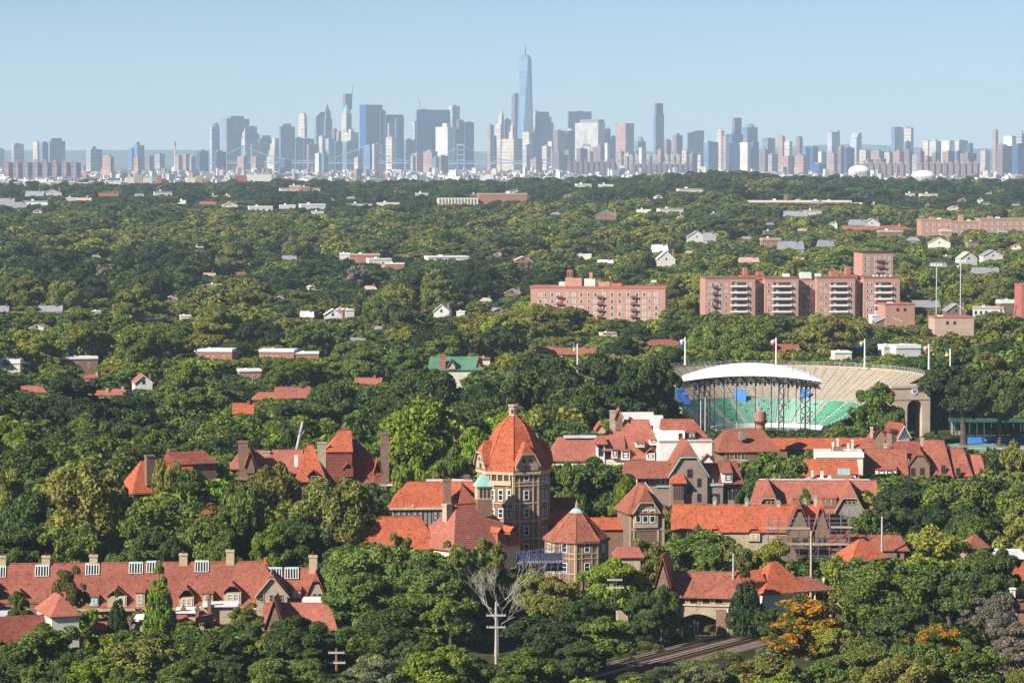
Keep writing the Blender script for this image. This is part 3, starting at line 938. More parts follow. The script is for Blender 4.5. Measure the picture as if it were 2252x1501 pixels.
class H:
    """a building measured in photo columns and rows at its own distance"""
    def __init__(s, name, label, cat, px, d, rz=0.0, group=None, x=None):
        s.px, s.d, s.k = px, d, d / FPX
        p = at(px, 1000, d)
        s.g = terrain(p.x, d)
        s.rz = R(rz)
        s.cx = s.k / math.cos(s.rz)
        s.root = empty(name, (p.x, d, s.g), s.rz)
        tag(s.root, label, cat, group)
    def X(s, px):
        return (px - s.px) * s.cx
    def Z(s, row, x=0.0, y=0.0):
        """height of a photo row at the local point x, y"""
        dd = s.d + x * math.sin(s.rz) + y * math.cos(s.rz)
        return at(s.px, row, dd).z - s.g
    def b(s, part, x0, x1, y0, y1, r0, r1, m, parent=None):
        """box: columns x0..x1, depth y0..y1 in metres, rows r0 (bottom, None = ground) to r1 (top)"""
        xa, xb = s.X(x0), s.X(x1)
        xm = (xa + xb) / 2
        z0 = -0.4 if r0 is None else s.Z(r0, xm, y0)
        return MB().box(xa, xb, y0, y1, z0, s.Z(r1, xm, y0)).build(part, m, parent or s.root)
    def hip(s, part, x0, x1, y0, y1, re, rr, m, i0=0.0, i1=0.0, axis='x', off=0.5, ov=0.45, t=0.22, parent=None):
        """ridge roof: eave row re, ridge row rr; i0, i1 in columns (axis x) or metres (axis y)"""
        xa, xb = s.X(x0) - ov, s.X(x1) + ov
        y0, y1 = y0 - ov, y1 + ov
        xm = (xa + xb) / 2
        ze = s.Z(re, xm, y0)
        if axis == 'x':
            zr = s.Z(rr, xm, y0 + (y1 - y0) * off)
            i0, i1 = i0 * s.cx, i1 * s.cx
        else:
            zr = s.Z(rr, xm, y0 + i0)
        o = MB().hip(xa, xb, y0, y1, ze, zr - ze, i0, i1, axis, t, off).build(part, m, parent or s.root)
        if axis == 'x':                        # ridge and hip tiles
            rb = MB()
            A, B = Vector((xa + i0, y0 + (y1 - y0) * off, zr)), Vector((xb - i1, y0 + (y1 - y0) * off, zr))
            rb.tube([A, B], 0.13, 5)
            rb.build('ridge_tiles', m, o)
        return o
    def gab(s, part, x0, x1, y0, y1, re, rr, m, wallm=None, cut=0.4, back=0.8, base=None, ov=0.35, trim=None):
        """front-facing gable with clipped tip, its wall below"""
        xa, xb = s.X(x0), s.X(x1)
        xm = (xa + xb) / 2
        ze, zr = s.Z(re, xm, y0), s.Z(rr, xm, y0)
        h = zr - ze
        if wallm:
            zb = -0.4 if base is None else s.Z(base, xm, y0)
            MB().wall_gablet(xa, xb, y0, y1, zb, ze - 0.12, h * (1 - 0.0), cut if cut > 0 else 0.001).build('gable_wall', wallm, s.root)
        o = MB().gablet(xa - ov, xb + ov, y0 - ov, y1, ze, h * (1 + ov / max(0.5, (xb - xa) / 2)), max(cut, 0.001), back if cut > 0 else 0.0).build(part, m, s.root)
        if trim:
            k = (xb - xa) / 2 * cut
            zc = ze + h * (1 - cut)
            tb = MB()
            w = 0.16
            yf = y0 - ov - 0.03
            P = [(xa - ov, ze - 0.2), (xm - k, zc + 0.02), (xm + k, zc + 0.02), (xb + ov, ze - 0.2)]
            for (p, q) in zip(P[:-1], P[1:]):
                tb.tube([(p[0], yf, p[1]), (q[0], yf, q[1])], w, 4)
            tb.build('bargeboard', trim, o)
        return o
    def chim(s, x0, x1, r0, r1, y=3.0, m=None, depth=None, pots=0):
        xa, xb = s.X(x0), s.X(x1)
        dp = depth or (xb - xa) * 0.8
        z0, z1 = s.Z(r0, xa, y), s.Z(r1, xa, y)
        o = MB().box(xa, xb, y, y + dp, z0 - 2.0, z1 - 0.35).build('chimney', m or BRICK, s.root)
        MB().box(xa - 0.12, xb + 0.12, y - 0.12, y + dp + 0.12, z1 - 0.35, z1 - 0.12).box(xa - 0.03, xb + 0.03, y - 0.03, y + dp + 0.03, z1 - 0.12, z1).build('chimney_cap', STONE if m is None else m, o)
        for i in range(pots):
            px = xa + (xb - xa) * (i + 0.5) / pots
            MB().tube([(px, y + dp / 2, z1), (px, y + dp / 2, z1 + 0.55)], [0.2, 0.16], 7).build('chimney_pot', DARKWOOD, o)
        return o
    def win(s, px, row, w, h, y=0.0, kind='white', light=False, face='f', parent=None, x=None):
        """window: column of its middle, row of its foot, width and height in photo pixels"""
        xx = s.X(px) if x is None else x
        rz = {'f': 0.0, 'l': -math.pi / 2, 'r': math.pi / 2}[face]
        off = {'f': (0, -0.015), 'l': (-0.015, 0), 'r': (0.015, 0)}[face]
        o = share(WM[kind], 'window', parent or s.root, (xx + off[0], y + off[1], s.Z(row, xx, y)), rz, (w * s.k, 1.0, h * s.k))
        share(WM['arch_pane' if kind.startswith('arch') else ('pane_light' if light else 'pane')], 'pane', o)
        return o
    def octwall(s, part, px, y, r, r0, r1, m, a0=0.0, k=1.0):
        x = s.X(px)
        z0 = -0.4 if r0 is None else s.Z(r0, x, y)
        return MB().prism(ngon(8, r * s.k, x, y, a0 - math.pi / 2), z0, s.Z(r1, x, y), k).build(part, m, s.root)
    def dormer(s, x0, x1, y0, y1, re, rr, base, m, wm, axis='y', win=None, shed=False, cut=0.0):
        """roof dormer as one part with its own roof and window"""
        xa, xb = s.X(x0), s.X(x1)
        xm = (xa + xb) / 2
        zb, ze, zr = s.Z(base, xm, y0), s.Z(re, xm, y0), s.Z(rr, xm, y0)
        o = MB().box(xa, xb, y0, y1, zb - 0.3, ze).build('dormer', wm, s.root)
        if shed:
            dz = zr - ze
            MB().add([(xa - .15, y0 - .2, ze + .05), (xb + .15, y0 - .2, ze + .05), (xb + .15, y1, ze + dz), (xa - .15, y1, ze + dz), (xa - .15, y0 - .2, ze - .1), (xb + .15, y0 - .2, ze - .1), (xb + .15, y1, ze - .1), (xa - .15, y1, ze - .1)],
                     [(0, 1, 2, 3), (4, 5, 1, 0), (5, 6, 2, 1), (7, 4, 0, 3), (7, 6, 5, 4), (6, 7, 3, 2)]).build('dormer_roof', m, o)
        else:
            MB().gablet(xa - .2, xb + .2, y0 - .25, y1, ze, zr - ze, max(cut, 0.001), 0.5 if cut > 0 else 0.0, 0.12).build('dormer_roof', m, o)
        for wx in (win or ()):
            ww, hh = (xb - xa) * wx[1], (ze - zb) * 0.72
            q = share(WM[wx[2] if len(wx) > 2 else 'white'], 'window', o, (xa + (xb - xa) * wx[0], y0 - 0.015, zb + (ze - zb) * 0.12), 0, (ww, 1, hh))
        return o

# ---------------------------------------------------------------- the domed tower of the inn
def inn_tower():
    h = H('inn_tower', 'brick tower with orange bell-shaped tiled dome and small stone lantern', 'tower', 1129.5, 600.0)
    y0 = 7.0
    RW = 80.0
    h.octwall('wall', 1129.5, y0, RW, None, 1032, BRICK)
    h.octwall('cornice', 1129.5, y0, RW + 5, 1036, 1030, TRIM)
    # bell-shaped roof of eight sides
    prof = [(1031, 85), (1024, 82), (1008, 75), (990, 66), (970, 56), (950, 46), (935, 35), (924, 23), (916, 12), (911, 8)]
    b = MB()
    rings = []
    for row, r in prof:
        z = h.Z(row, 0, y0)
        rings.append([(p[0], p[1], z) for p in ngon(8, r * h.k, 0, y0, -math.pi / 2)])
    vs = [p for ring in rings for p in ring]
    fs = [(j * 8 + i, j * 8 + (i + 1) % 8, (j + 1) * 8 + (i + 1) % 8, (j + 1) * 8 + i) for j in range(len(prof) - 1) for i in range(8)]
    fs += [tuple(range(7, -1, -1)), tuple(range(len(vs) - 8, len(vs)))]
    ro = b.add(vs, fs).build('dome_roof', TILE, h.root)
    rb = MB()
    for i in range(8):
        rb.tube([ring[i] for ring in rings], 0.12, 5)
    rb.build('hip_tiles', TILE, ro)
    # lantern
    la = MB().prism(ngon(8, 10.5 * h.k, 0, y0), h.Z(915, 0, y0), h.Z(893, 0, y0), 0.95)
    lo = la.build('lantern', STONE, h.root)
    MB().prism(ngon(8, 12.5 * h.k, 0, y0), h.Z(893, 0, y0), h.Z(889, 0, y0)).build('lantern_cap', STONE, lo)
    for dx in (-0.32, 0.32):
        MB().box(dx - 0.16, dx + 0.16, y0 - 10.9 * h.k, y0 - 9.0 * h.k, h.Z(907, 0, y0), h.Z(899, 0, y0)).build('lantern_opening', DARKWOOD, lo)
    # faces: apothem frame helper
    ap = RW * h.k * math.cos(math.pi / 8)
    fw = 2 * RW * h.k * math.sin(math.pi / 8)
    def face(a):                               # an empty-free frame: returns a matrix of the face, x along it, -y outwards
        return Matrix.Translation((0, y0, 0)) @ Matrix.Rotation(R(a), 4, 'Z') @ Matrix.Translation((0, -ap, 0))
    def place(mb, part, m, a, parent=None):
        M = face(a)
        mb.v = [tuple(M @ Vector(v)) for v in mb.v]
        return mb.build(part, m, parent or h.root)
    def fwin(a, x, row, w, hh, kind='white'):
        M = face(a)
        p = M @ Vector((x * h.k, -0.02, 0))
        o = share(WM[kind], 'window', h.root, (p.x, p.y, h.Z(row, 0, p.y)), R(a), (w * h.k, 1.6, hh * h.k))
        share(WM['arch_pane' if kind.startswith('arch') else 'pane'], 'pane', o)
    zf = lambda row: h.Z(row, 0, y0 - ap)
    for a in (-22.5, 22.5, 67.5, -67.5, 112.5, -112.5, 157.5, -157.5):
        # framing: corner pilasters, floor bands, slim posts
        t = MB()
        for row in (1062, 1069, 1108, 1147, 1186):
            t.box(-fw / 2, fw / 2, -0.10, 0.05, zf(row), zf(row - 3.2))
        for x in (-0.47, -0.27, 0.27, 0.47):
            t.box(x * fw - 0.11, x * fw + 0.11, -0.13, 0.05, 0, zf(1036))
        place(t, 'stone_framing', TRIM, a)
    for a, gable in ((-22.5, False), (22.5, True), (67.5, False), (-67.5, True), (112.5, True)):
        if gable:
            g = MB()
            zg = zf(1034)
            top = zf(998)
            w2 = fw * 0.44
            o5 = [(-w2, zg), (w2, zg), (w2, zf(1024)), (w2 * 0.5, top), (-w2 * 0.5, top), (-w2, zf(1024))]
            n = 6
            g.add([(p[0], -0.46, p[1]) for p in o5] + [(p[0], 4.0, p[1]) for p in o5], [tuple(range(n)), tuple(range(2 * n - 1, n - 1, -1))] + [((i + 1) % n, i, n + i, n + (i + 1) % n) for i in range(n)])
            go = place(g, 'gable_wall', STONE, a)
            r = MB().gablet(-w2 - 0.35, w2 + 0.35, -0.85, 4.2, zf(1022), zf(972) - zf(1022), 0.52, 1.1, 0.18)
            place(r, 'gable_roof', TILE, a)
            bb = MB()
            q = [(-w2 - .3, zf(1026)), (-w2 * 0.56, zf(998.5)), (w2 * 0.56, zf(998.5)), (w2 + .3, zf(1026))]
            for p1, p2 in zip(q[:-1], q[1:]):
                bb.tube([(p1[0], -0.84, p1[1]), (p2[0], -0.84, p2[1])], 0.15, 4)
            place(bb, 'bargeboard', TRIM, a, go)
            for x in (-8, 8):
                place(MB().tube([(x * h.k, -0.52, zf(1013)), (x * h.k, -0.4, zf(1013))], 4.2 * h.k, 10), 'round_vent', DARKWOOD, a, go)
            place(MB().box(-0.5, 0.5, -0.52, -0.4, zf(1033), zf(1022)), 'arched_vent', DARKWOOD, a, go)
            for row in (1057, 1099, 1138, 1177, 1216):
                fwin(a, 0, row, 13, 22)
        else:
            if a < 0:                           # loggia with people-high parapet
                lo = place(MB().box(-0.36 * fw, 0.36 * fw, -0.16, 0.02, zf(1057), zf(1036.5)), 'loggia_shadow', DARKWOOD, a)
                c = MB()
                for x in (-0.36, -0.12, 0.12, 0.36):
                    c.box(x * fw - 0.14, x * fw + 0.14, -0.32, -0.16, zf(1057), zf(1036.5))
                place(c, 'loggia_columns', TRIM, a)
                place(MB().box(-0.42 * fw, 0.42 * fw, -0.4, -0.1, zf(1067), zf(1057)), 'loggia_parapet', TRIM, a)
                for x in (-19, 0, 19):
                    fwin(a, x, 1101, 12, 26)
                    fwin(a, x, 1139, 12, 22)
            else:
                for row in (1060, 1100, 1140, 1178):
                    for x in (-12, 12):
                        fwin(a, x, row, 11, 22)
inn_tower()

# ---------------------------------------------------------------- octagonal pavilion
def octagon_house():
    h = H('octagonal_pavilion', 'octagonal brick pavilion, brown-red roof with green copper cap', 'pavilion', 1270, 582.0)
    y0 = 6.2
    a0 = R(-3)
    h.octwall('wall', 1270, y0, 70, None, 1186, BRICK, a0)
    b = MB()
    rings = []
    for row, r in ((1186, 76), (1181, 75), (1172, 63), (1150, 41), (1126, 16)):
        rings.append([(p[0], p[1], h.Z(row, 0, y0)) for p in ngon(8, r * h.k, 0, y0, a0 - math.pi / 2)])
    vs = [p for q in rings for p in q]
    ro = b.add(vs, [(j * 8 + i, j * 8 + (i + 1) % 8, (j + 1) * 8 + (i + 1) % 8, (j + 1) * 8 + i) for j in range(4) for i in range(8)] + [tuple(range(7, -1, -1)), tuple(range(32, 40))]).build('roof', TILE_B, h.root)
    rb = MB()
    for i in range(8):
        rb.tube([q[i] for q in rings[1:]], 0.11, 5)
    rb.build('hip_tiles', TILE, ro)
    co = MB().prism(ngon(8, 17 * h.k, 0, y0, a0 - math.pi / 2), h.Z(1126, 0, y0), h.Z(1117, 0, y0), 0.45).build('copper_cap', COPPER, h.root)
    MB().tube([(0, y0, h.Z(1118, 0, y0)), (0, y0, h.Z(1110, 0, y0)), (0, y0, h.Z(1099, 0, y0))], [0.42, 0.3, 0.1], 7).build('finial', GREYWOOD, co)
    ap, fw = 70 * h.k * math.cos(math.pi / 8), 140 * h.k * math.sin(math.pi / 8)
    for a in (-70.5, -25.5, 19.5, 64.5):
        M = Matrix.Translation((0, y0, 0)) @ Matrix.Rotation(R(a), 4, 'Z') @ Matrix.Translation((0, -ap, 0))
        t = MB()
        z = lambda row: h.Z(row, 0, y0 - ap)
        for row in (1190, 1218, 1229, 1262):
            t.box(-fw / 2, fw / 2, -0.09, 0.05, z(row), z(row - 2.2))
        for x, hw_ in ((-0.47, .11), (-0.22, .06), (0.22, .06), (0.47, .11)):
            t.box(x * fw - hw_, x * fw + hw_, -0.12, 0.05, 0, z(1189))
        t.v = [tuple(M @ Vector(v)) for v in t.v]
        t.build('stone_framing', TRIM, h.root)
        for row in (1214, 1257):
            p = M @ Vector((0, -0.02, 0))
            o = share(WM['white'], 'window', h.root, (p.x, p.y, h.Z(row, 0, p.y)), R(a), (14 * h.k, 1.6, 21 * h.k))
            share(WM['pane'], 'pane', o)
octagon_house()

# ---------------------------------------------------------------- the inn's lower wings
def inn_wings():
    h = H('timbered_wing', 'grey-timbered wing with orange hipped roof left of the domed tower', 'house', 950, 616.0, 3)
    h.b('wall', 862, 1040, 0, 10, None, 1116, GREYWOOD)
    h.hip('roof', 858, 1046, 0, 10, 1116, 1059, TILE, 44, 6)
    h.b('eave_board', 856, 1046, -0.55, -0.4, 1120, 1115, TRIM)
    h.chim(975, 992, 1112, 1054, -0.6, BRICK, 1.5)
    h.b('chimney_flashing', 974, 993, -0.75, -0.6, 1115, 1108, COPPER)
    h.b('valley_flashing', 905, 909, -0.5, -0.3, 1113, 1110, WHITE)
    h.hip('side_roof', 1012, 1052, -2.0, 10, 1112, 1066, TILE_D, 2, 0, 'y', 0.2)
    h.b('roof_deck', 940, 1042, 6, 9, 1066, 1056, FLAT)
    h.chim(1024, 1036, 1062, 1044, 7, BRICK)
    for x in range(866, 1030, 9):
        h.b('timber', x, x + 2.4, -0.06, 0.02, 1156, 1120, DARKWOOD)
    for x in (876, 888, 912, 924, 957, 969, 1000, 1011):
        h.win(x, 1143, 9, 20, -0.03, 'dark', True)
    h = H('hipped_hall', 'orange-roofed hall low on the left before the timbered wing', 'hall', 850, 588.0, 4)
    h.b('wall', 765, 948, 0, 12, None, 1205, STONE)
    h.hip('roof', 788, 962, 0, 12, 1207, 1135, TILE, 54, 40)
    h.hip('lower_roof', 757, 818, 0.5, 7, 1208, 1166, TILE, 5, 5)
    h.b('porch_wall', 762, 815, 1.0, 6, None, 1206, STONE)
    for x in (775, 792):
        h.win(x, 1232, 9, 20, 1.0, 'dark')
    h.hip('link_roof', 940, 1040, 2, 9, 1180, 1152, TILE, 0, 4)
    h.b('link_wall', 945, 1035, 2.4, 8.6, None, 1180, STONE)
    # hall with the big corner roof
    h = H('corner_hall', 'hall with big roof, pale orange left slope, dark right slope, below green cupola', 'hall', 1080, 590.0, 42)
    W = 8.0
    zr = h.Z(1108, 0, 5)
    ze = h.Z(1200, 0, 0)
    MB().box(-9.0, 7.6, 0.3, 12.5, -0.4, ze - 0.05).build('wall', STUCCO, h.root)
    ro = MB().hip(-9.6, 8.2, -0.4, 13.2, ze, zr - ze, 6.5, 5.3, 'x', 0.25).build('roof', TILE_P, h.root)
    MB().tube([(-3.1, 6.4, zr), (2.9, 6.4, zr)], 0.14, 5).build('ridge_tiles', TILE, ro)
    for x in (1.5, 4.6):
        d_ = MB().box(x, x + 1.5, -0.2, 4.0, ze, ze + 2.3).build('dormer', TILE_P, h.root)
        MB().gablet(x - .2, x + 1.7, -0.4, 4.4, ze + 2.3, 1.0, 0.001, 0, 0.1).build('dormer_roof', TILE, d_)
    h.chim(1029, 1042, 1124, 1108, 6, STONE)
    # cupola
    c = H('copper_cupola', 'small cream belvedere with pale green copper pyramid roof', 'cupola', 1066, 594.5, 12)
    c.b('brick_base', 1050, 1082, 0, 2.6, 1135, 1098, BRICK)
    bd = c.b('belvedere', 1050, 1082, 0.0, 2.6, 1098, 1069, TRIM)
    for x in (1057.5, 1066, 1074.5):
        c.b('louvre', x - 2.6, x + 2.6, -0.05, 0.03, 1094, 1074, DARKWOOD, bd)
    zc = c.Z(1069)
    MB().cone([(-1.75, -0.4), (1.75, -0.4), (1.75, 3.0), (-1.75, 3.0)], zc, (0, 1.3, c.Z(1039))).build('pyramid_roof', COPPER, c.root)
    MB().box(-1.6, 1.6, -0.28, 2.88, zc - 0.22, zc - 0.01).build('cornice', TRIM, c.root)
    # small roofs around
    for (px, d, x0, x1, re, rr, m, mw, lab, dp) in (
            (1237, 612.0, 1208, 1268, 1122, 1094, TILE_D, BRICK, 'small dark red roof between domed tower and octagon', 7),
            (1232, 606.0, 1210, 1256, 1150, 1121, TILE, BRICK, 'small orange roof tucked behind the octagonal pavilion, left side', 4),
            (1340, 602.0, 1306, 1372, 1162, 1138, TILE, BRICK, 'small orange roof right of the octagonal pavilion', 6),
            (1385, 566.0, 1357, 1412, 1224, 1203, TILE_P, STONE, 'little orange hipped roof peeping from trees below the lodge', 5)):
        q = H('outbuilding', lab, 'outbuilding', px, d, 4)
        q.b('wall', x0 + 3, x1 - 3, 0, dp, None, re, mw)
        q.hip('roof', x0, x1, 0, dp, re, rr, m, 8 if 'hipped' in lab else 0, 8)
inn_wings()

# ---------------------------------------------------------------- lodge and bright roofed terrace on the right
def right_terrace():
    h = H('gate_lodge', 'tall steep-roofed lodge with white triple window right of the octagon', 'house', 1428, 598.0, 14)
    h.b('wall', 1386, 1462, 0, 9, None, 1126, BRICK)
    z0, zr = h.Z(1127), h.Z(1060, 0, 4.5)
    MB().hip(h.X(1380), h.X(1470), -0.6, 9.6, z0, zr - z0, 3.3, 3.3, 'x', 0.25).build('roof', TILE_B, h.root)
    h.gab('front_gable_roof', 1393, 1446, -0.4, 5, 1126, 1078, TILE_B, TRIM, 0.55, 0.7, 1160, trim=TRIM)
    for x in (1402, 1418, 1434):
        h.win(x, 1149, 13, 29, -0.42, 'white')
    for x in (1404, 1435):
        h.win(x, 1116, 9, 8, -0.42, 'white')
    for x in (1386, 1394, 1448, 1460):
        h.b('stone_pier', x - 2, x + 2, -0.1, 0.0, None, 1128, TRIM)
    h.b('stone_band', 1386, 1462, -0.12, 0.0, 1166, 1161, TRIM)
    for y in (2.0, 3.2, 6.5):
        h.win(0, 1150, 9, 26, y, 'white', face='r', x=h.X(1462))
    rb = MB()
    for off in (0.0, 2.0):
        rb.tube([(h.X(1470) - 3.2 + 0.0, 4.5 - off * 0.2, zr - off), (h.X(1470) - 0.4 - off * 0.2, -0.4 + off * 0.1, z0)], 0.12, 4)
    rb.build('roof_coping', TRIM, h.root)
    t = H('orange_terrace', 'long low terrace with bright orange roof and dormers behind autumn trees', 'terrace', 1640, 612.0, -2)
    t.b('wall', 1486, 1800, 0, 9, None, 1168, STONE)
    t.hip('roof', 1480, 1806, 0, 9, 1168, 1109, TILE, 4, 8)
    for (a, b) in ((1560, 1586), (1645, 1672)):
        t.dormer(a, b, -0.4, 4, 1172, 1154, 1186, TILE, TRIM, win=[(0.5, 0.5)], cut=0.4)
    for x, r0, r1 in ((1574, 1112, 1090), (1645, 1114, 1092), (1716, 1116, 1098), (1774, 1122, 1094), (1798, 1112, 1086)):
        o = t.b('ridge_vent', x - 4.5, x + 4.5, 4.2, 5.0, r0 + 4, r1 + 7, STONE)
        xa, xb = t.X(x - 5.5), t.X(x + 5.5)
        zz = t.Z(r1 + 7, xa, 4.2)
        MB().hip(xa, xb, 4.1, 5.1, zz, t.Z(r1, xa, 4.2) - zz, 0, 0, 'y', 0.05).build('vent_cap', GREYWOOD, o)
        t.b('vent_opening', x - 2, x + 2, 4.12, 4.2, r0 - 2, r1 + 10, COPPER, o)
    # cross wings at its right end
    t.gab('cross_roof', 1732, 1782, -2.5, 6, 1172, 1112, TILE_D, BRICK, 0.2, 0.6)
    t.gab('cross_roof', 1788, 1824, -3.0, 6, 1174, 1114, TILE, BRICK, 0.2, 0.6)
    for x in (1745, 1768, 1800, 1812):
        t.win(x, 1200, 8, 18, -2.52 if x < 1785 else -3.02, 'dark')
    s = H('scaffolding', 'grey metal scaffolding with planked platform around the terrace end', 'scaffolding', 1760, 604.0, -2)
    M1 = paint('scaffold_steel', (0.25, 0.25, 0.30), 0.2, 1.0, 0.5, 0.6)
    for x in (1690, 1712, 1735, 1758, 1780, 1800, 1825, 1850, 1868):
        up = MB()
        for y in (-1.2, 0.4):
            up.tube([(s.X(x), y, 0), (s.X(x), y, s.Z(1132 if x < 1800 else 1120))], 0.06, 5)
        up.build('upright', M1, s.root)
    rl = MB()
    for row in (1140, 1150, 1166, 1185, 1205, 1222):
        for y in (-1.2, 0.4):
            rl.tube([(s.X(1686), y, s.Z(row)), (s.X(1872), y, s.Z(row - 2))], 0.05, 4)
    rl.build('ledger_rails', M1, s.root)
    br = MB()
    for i, x in enumerate((1690, 1735, 1780, 1825)):
        br.tube([(s.X(x), -1.25, s.Z(1230)), (s.X(x + 45), -1.25, s.Z(1166))], 0.045, 4)
        br.tube([(s.X(x + 45), -1.25, s.Z(1205)), (s.X(x), -1.25, s.Z(1150))], 0.045, 4)
    br.build('diagonal_braces', M1, s.root)
    for (a, b, row) in ((1684, 1782, 1160), (1828, 1874, 1158), (1700, 1868, 1195)):
        s.b('planked_platform', a, b, -1.3, 0.5, row + 3, row, STONE)
    # dark block behind the scaffold
    d = H('brick_block', 'dark brick block in the shade behind the scaffolding', 'house', 1800, 612.0, -2)
    d.b('wall', 1706, 1862, -1.0, 7, None, 1178, BRICK)
    d.hip('roof', 1826, 1866, -1.0, 7, 1178, 1132, TILE_D, 8, 10)
    for x in range(1716, 1800, 14):
        d.win(x, 1222, 7, 28, -1.02, 'dark')
    # roofs nearer on the right
    q = H('brown_roof_house', 'low house with long brown-red roof right of the scaffolding', 'house', 1890, 603.0, -3)
    q.b('wall', 1832, 1990, 0, 8, None, 1206, BRICK)
    q.hip('roof', 1828, 1996, 0, 8, 1208, 1176, TILE_B, 2, 16)
    for (px, d, x0, x1, re, apx, rr, m, lab, rz, dp) in (
            (1918, 574.0, 1862, 1972, 1232, 1916, 1183, TILE, 'steep orange pyramid roof beside the pale pole', 20, 8.0),
            (1728, 549.0, 1664, 1802, 1302, 1722, 1233, TILE, 'large orange pyramid roof right of the station bridge', 24, 9.0),
            (2156, 590.0, 2126, 2186, 1204, 2150, 1173, TILE_B, 'dark orange roof nearly lost in the trees at right', 20, 6.0)):
        w = H('pyramid_roof_house', lab, 'house', (x0 + x1) / 2, d, rz)
        hw = (x1 - x0) / 2 * w.k
        L = hw / (math.cos(R(rz)) + math.sin(R(rz))) * 1.18
        ze, zz = w.Z(re), w.Z(rr, 0, L)
        MB().box(-L + .5, L - .5, .3, 2 * L - .7, -0.4, ze).build('wall', STUCCO if d < 560 else TAUPE, w.root)
        ro = MB().hip(-L, L, -0.2, 2 * L - 0.2, ze, zz - ze, L * 0.9, L * 0.9, 'x', 0.2).build('roof', m, w.root)
        if d < 560:
            MB().hip(L * 0.2, L * 1.9, -0.6, 2 * L - 1.5, w.Z(1301), 2.0, 0, 3.0, 'x', 0.2).build('porch_roof', TILE_B, w.root)
            for x in (0.4, 1.1, 1.75):
                MB().tube([(L * x, -0.3, 0), (L * x, -0.3, w.Z(1301))], 0.14, 6).build('porch_post', WHITE, w.root)
            MB().hip(-L * 1.7, -L * 0.7, 1.5, 6, w.Z(1276), 1.7, 0, 0, 'x', 0.2).build('side_roof', TILE, w.root)
            MB().box(-L * 1.65, -L * 0.75, 1.9, 5.6, 0, w.Z(1276)).build('side_wall', BRICK_R, w.root)
    e = H('edge_house', 'orange roof cut by the right edge of the picture', 'house', 2240, 560.0, 10)
    e.b('wall', 2226, 2300, 0, 8, None, 1272, BRICK_R)
    e.hip('roof', 2222, 2304, 0, 8, 1274, 1236, TILE, 14, 10)
    e = H('brick_house', 'brick house end with white trim at the right edge below', 'house', 2240, 534.0, 8)
    e.b('wall', 2228, 2290, 0, 9, None, 1338, BRICK_R)
    e.hip('roof', 2224, 2294, 0, 9, 1338, 1318, TILE_D, 4, 10)
    e.chim(2234, 2244, 1322, 1292, 2, WHITE)
    for row in (1362, 1398, 1424):
        e.win(2236, row, 7, 14, 0, 'white')
    e = H('metal_shed', 'long pale metal roof at the right edge', 'shed', 2225, 588.0, -12)
    e.b('wall', 2190, 2300, 0, 8, None, 1226, GREYWOOD)
    e.hip('roof', 2188, 2302, 0, 8, 1226, 1208, FLAT, 4, 4)
right_terrace()

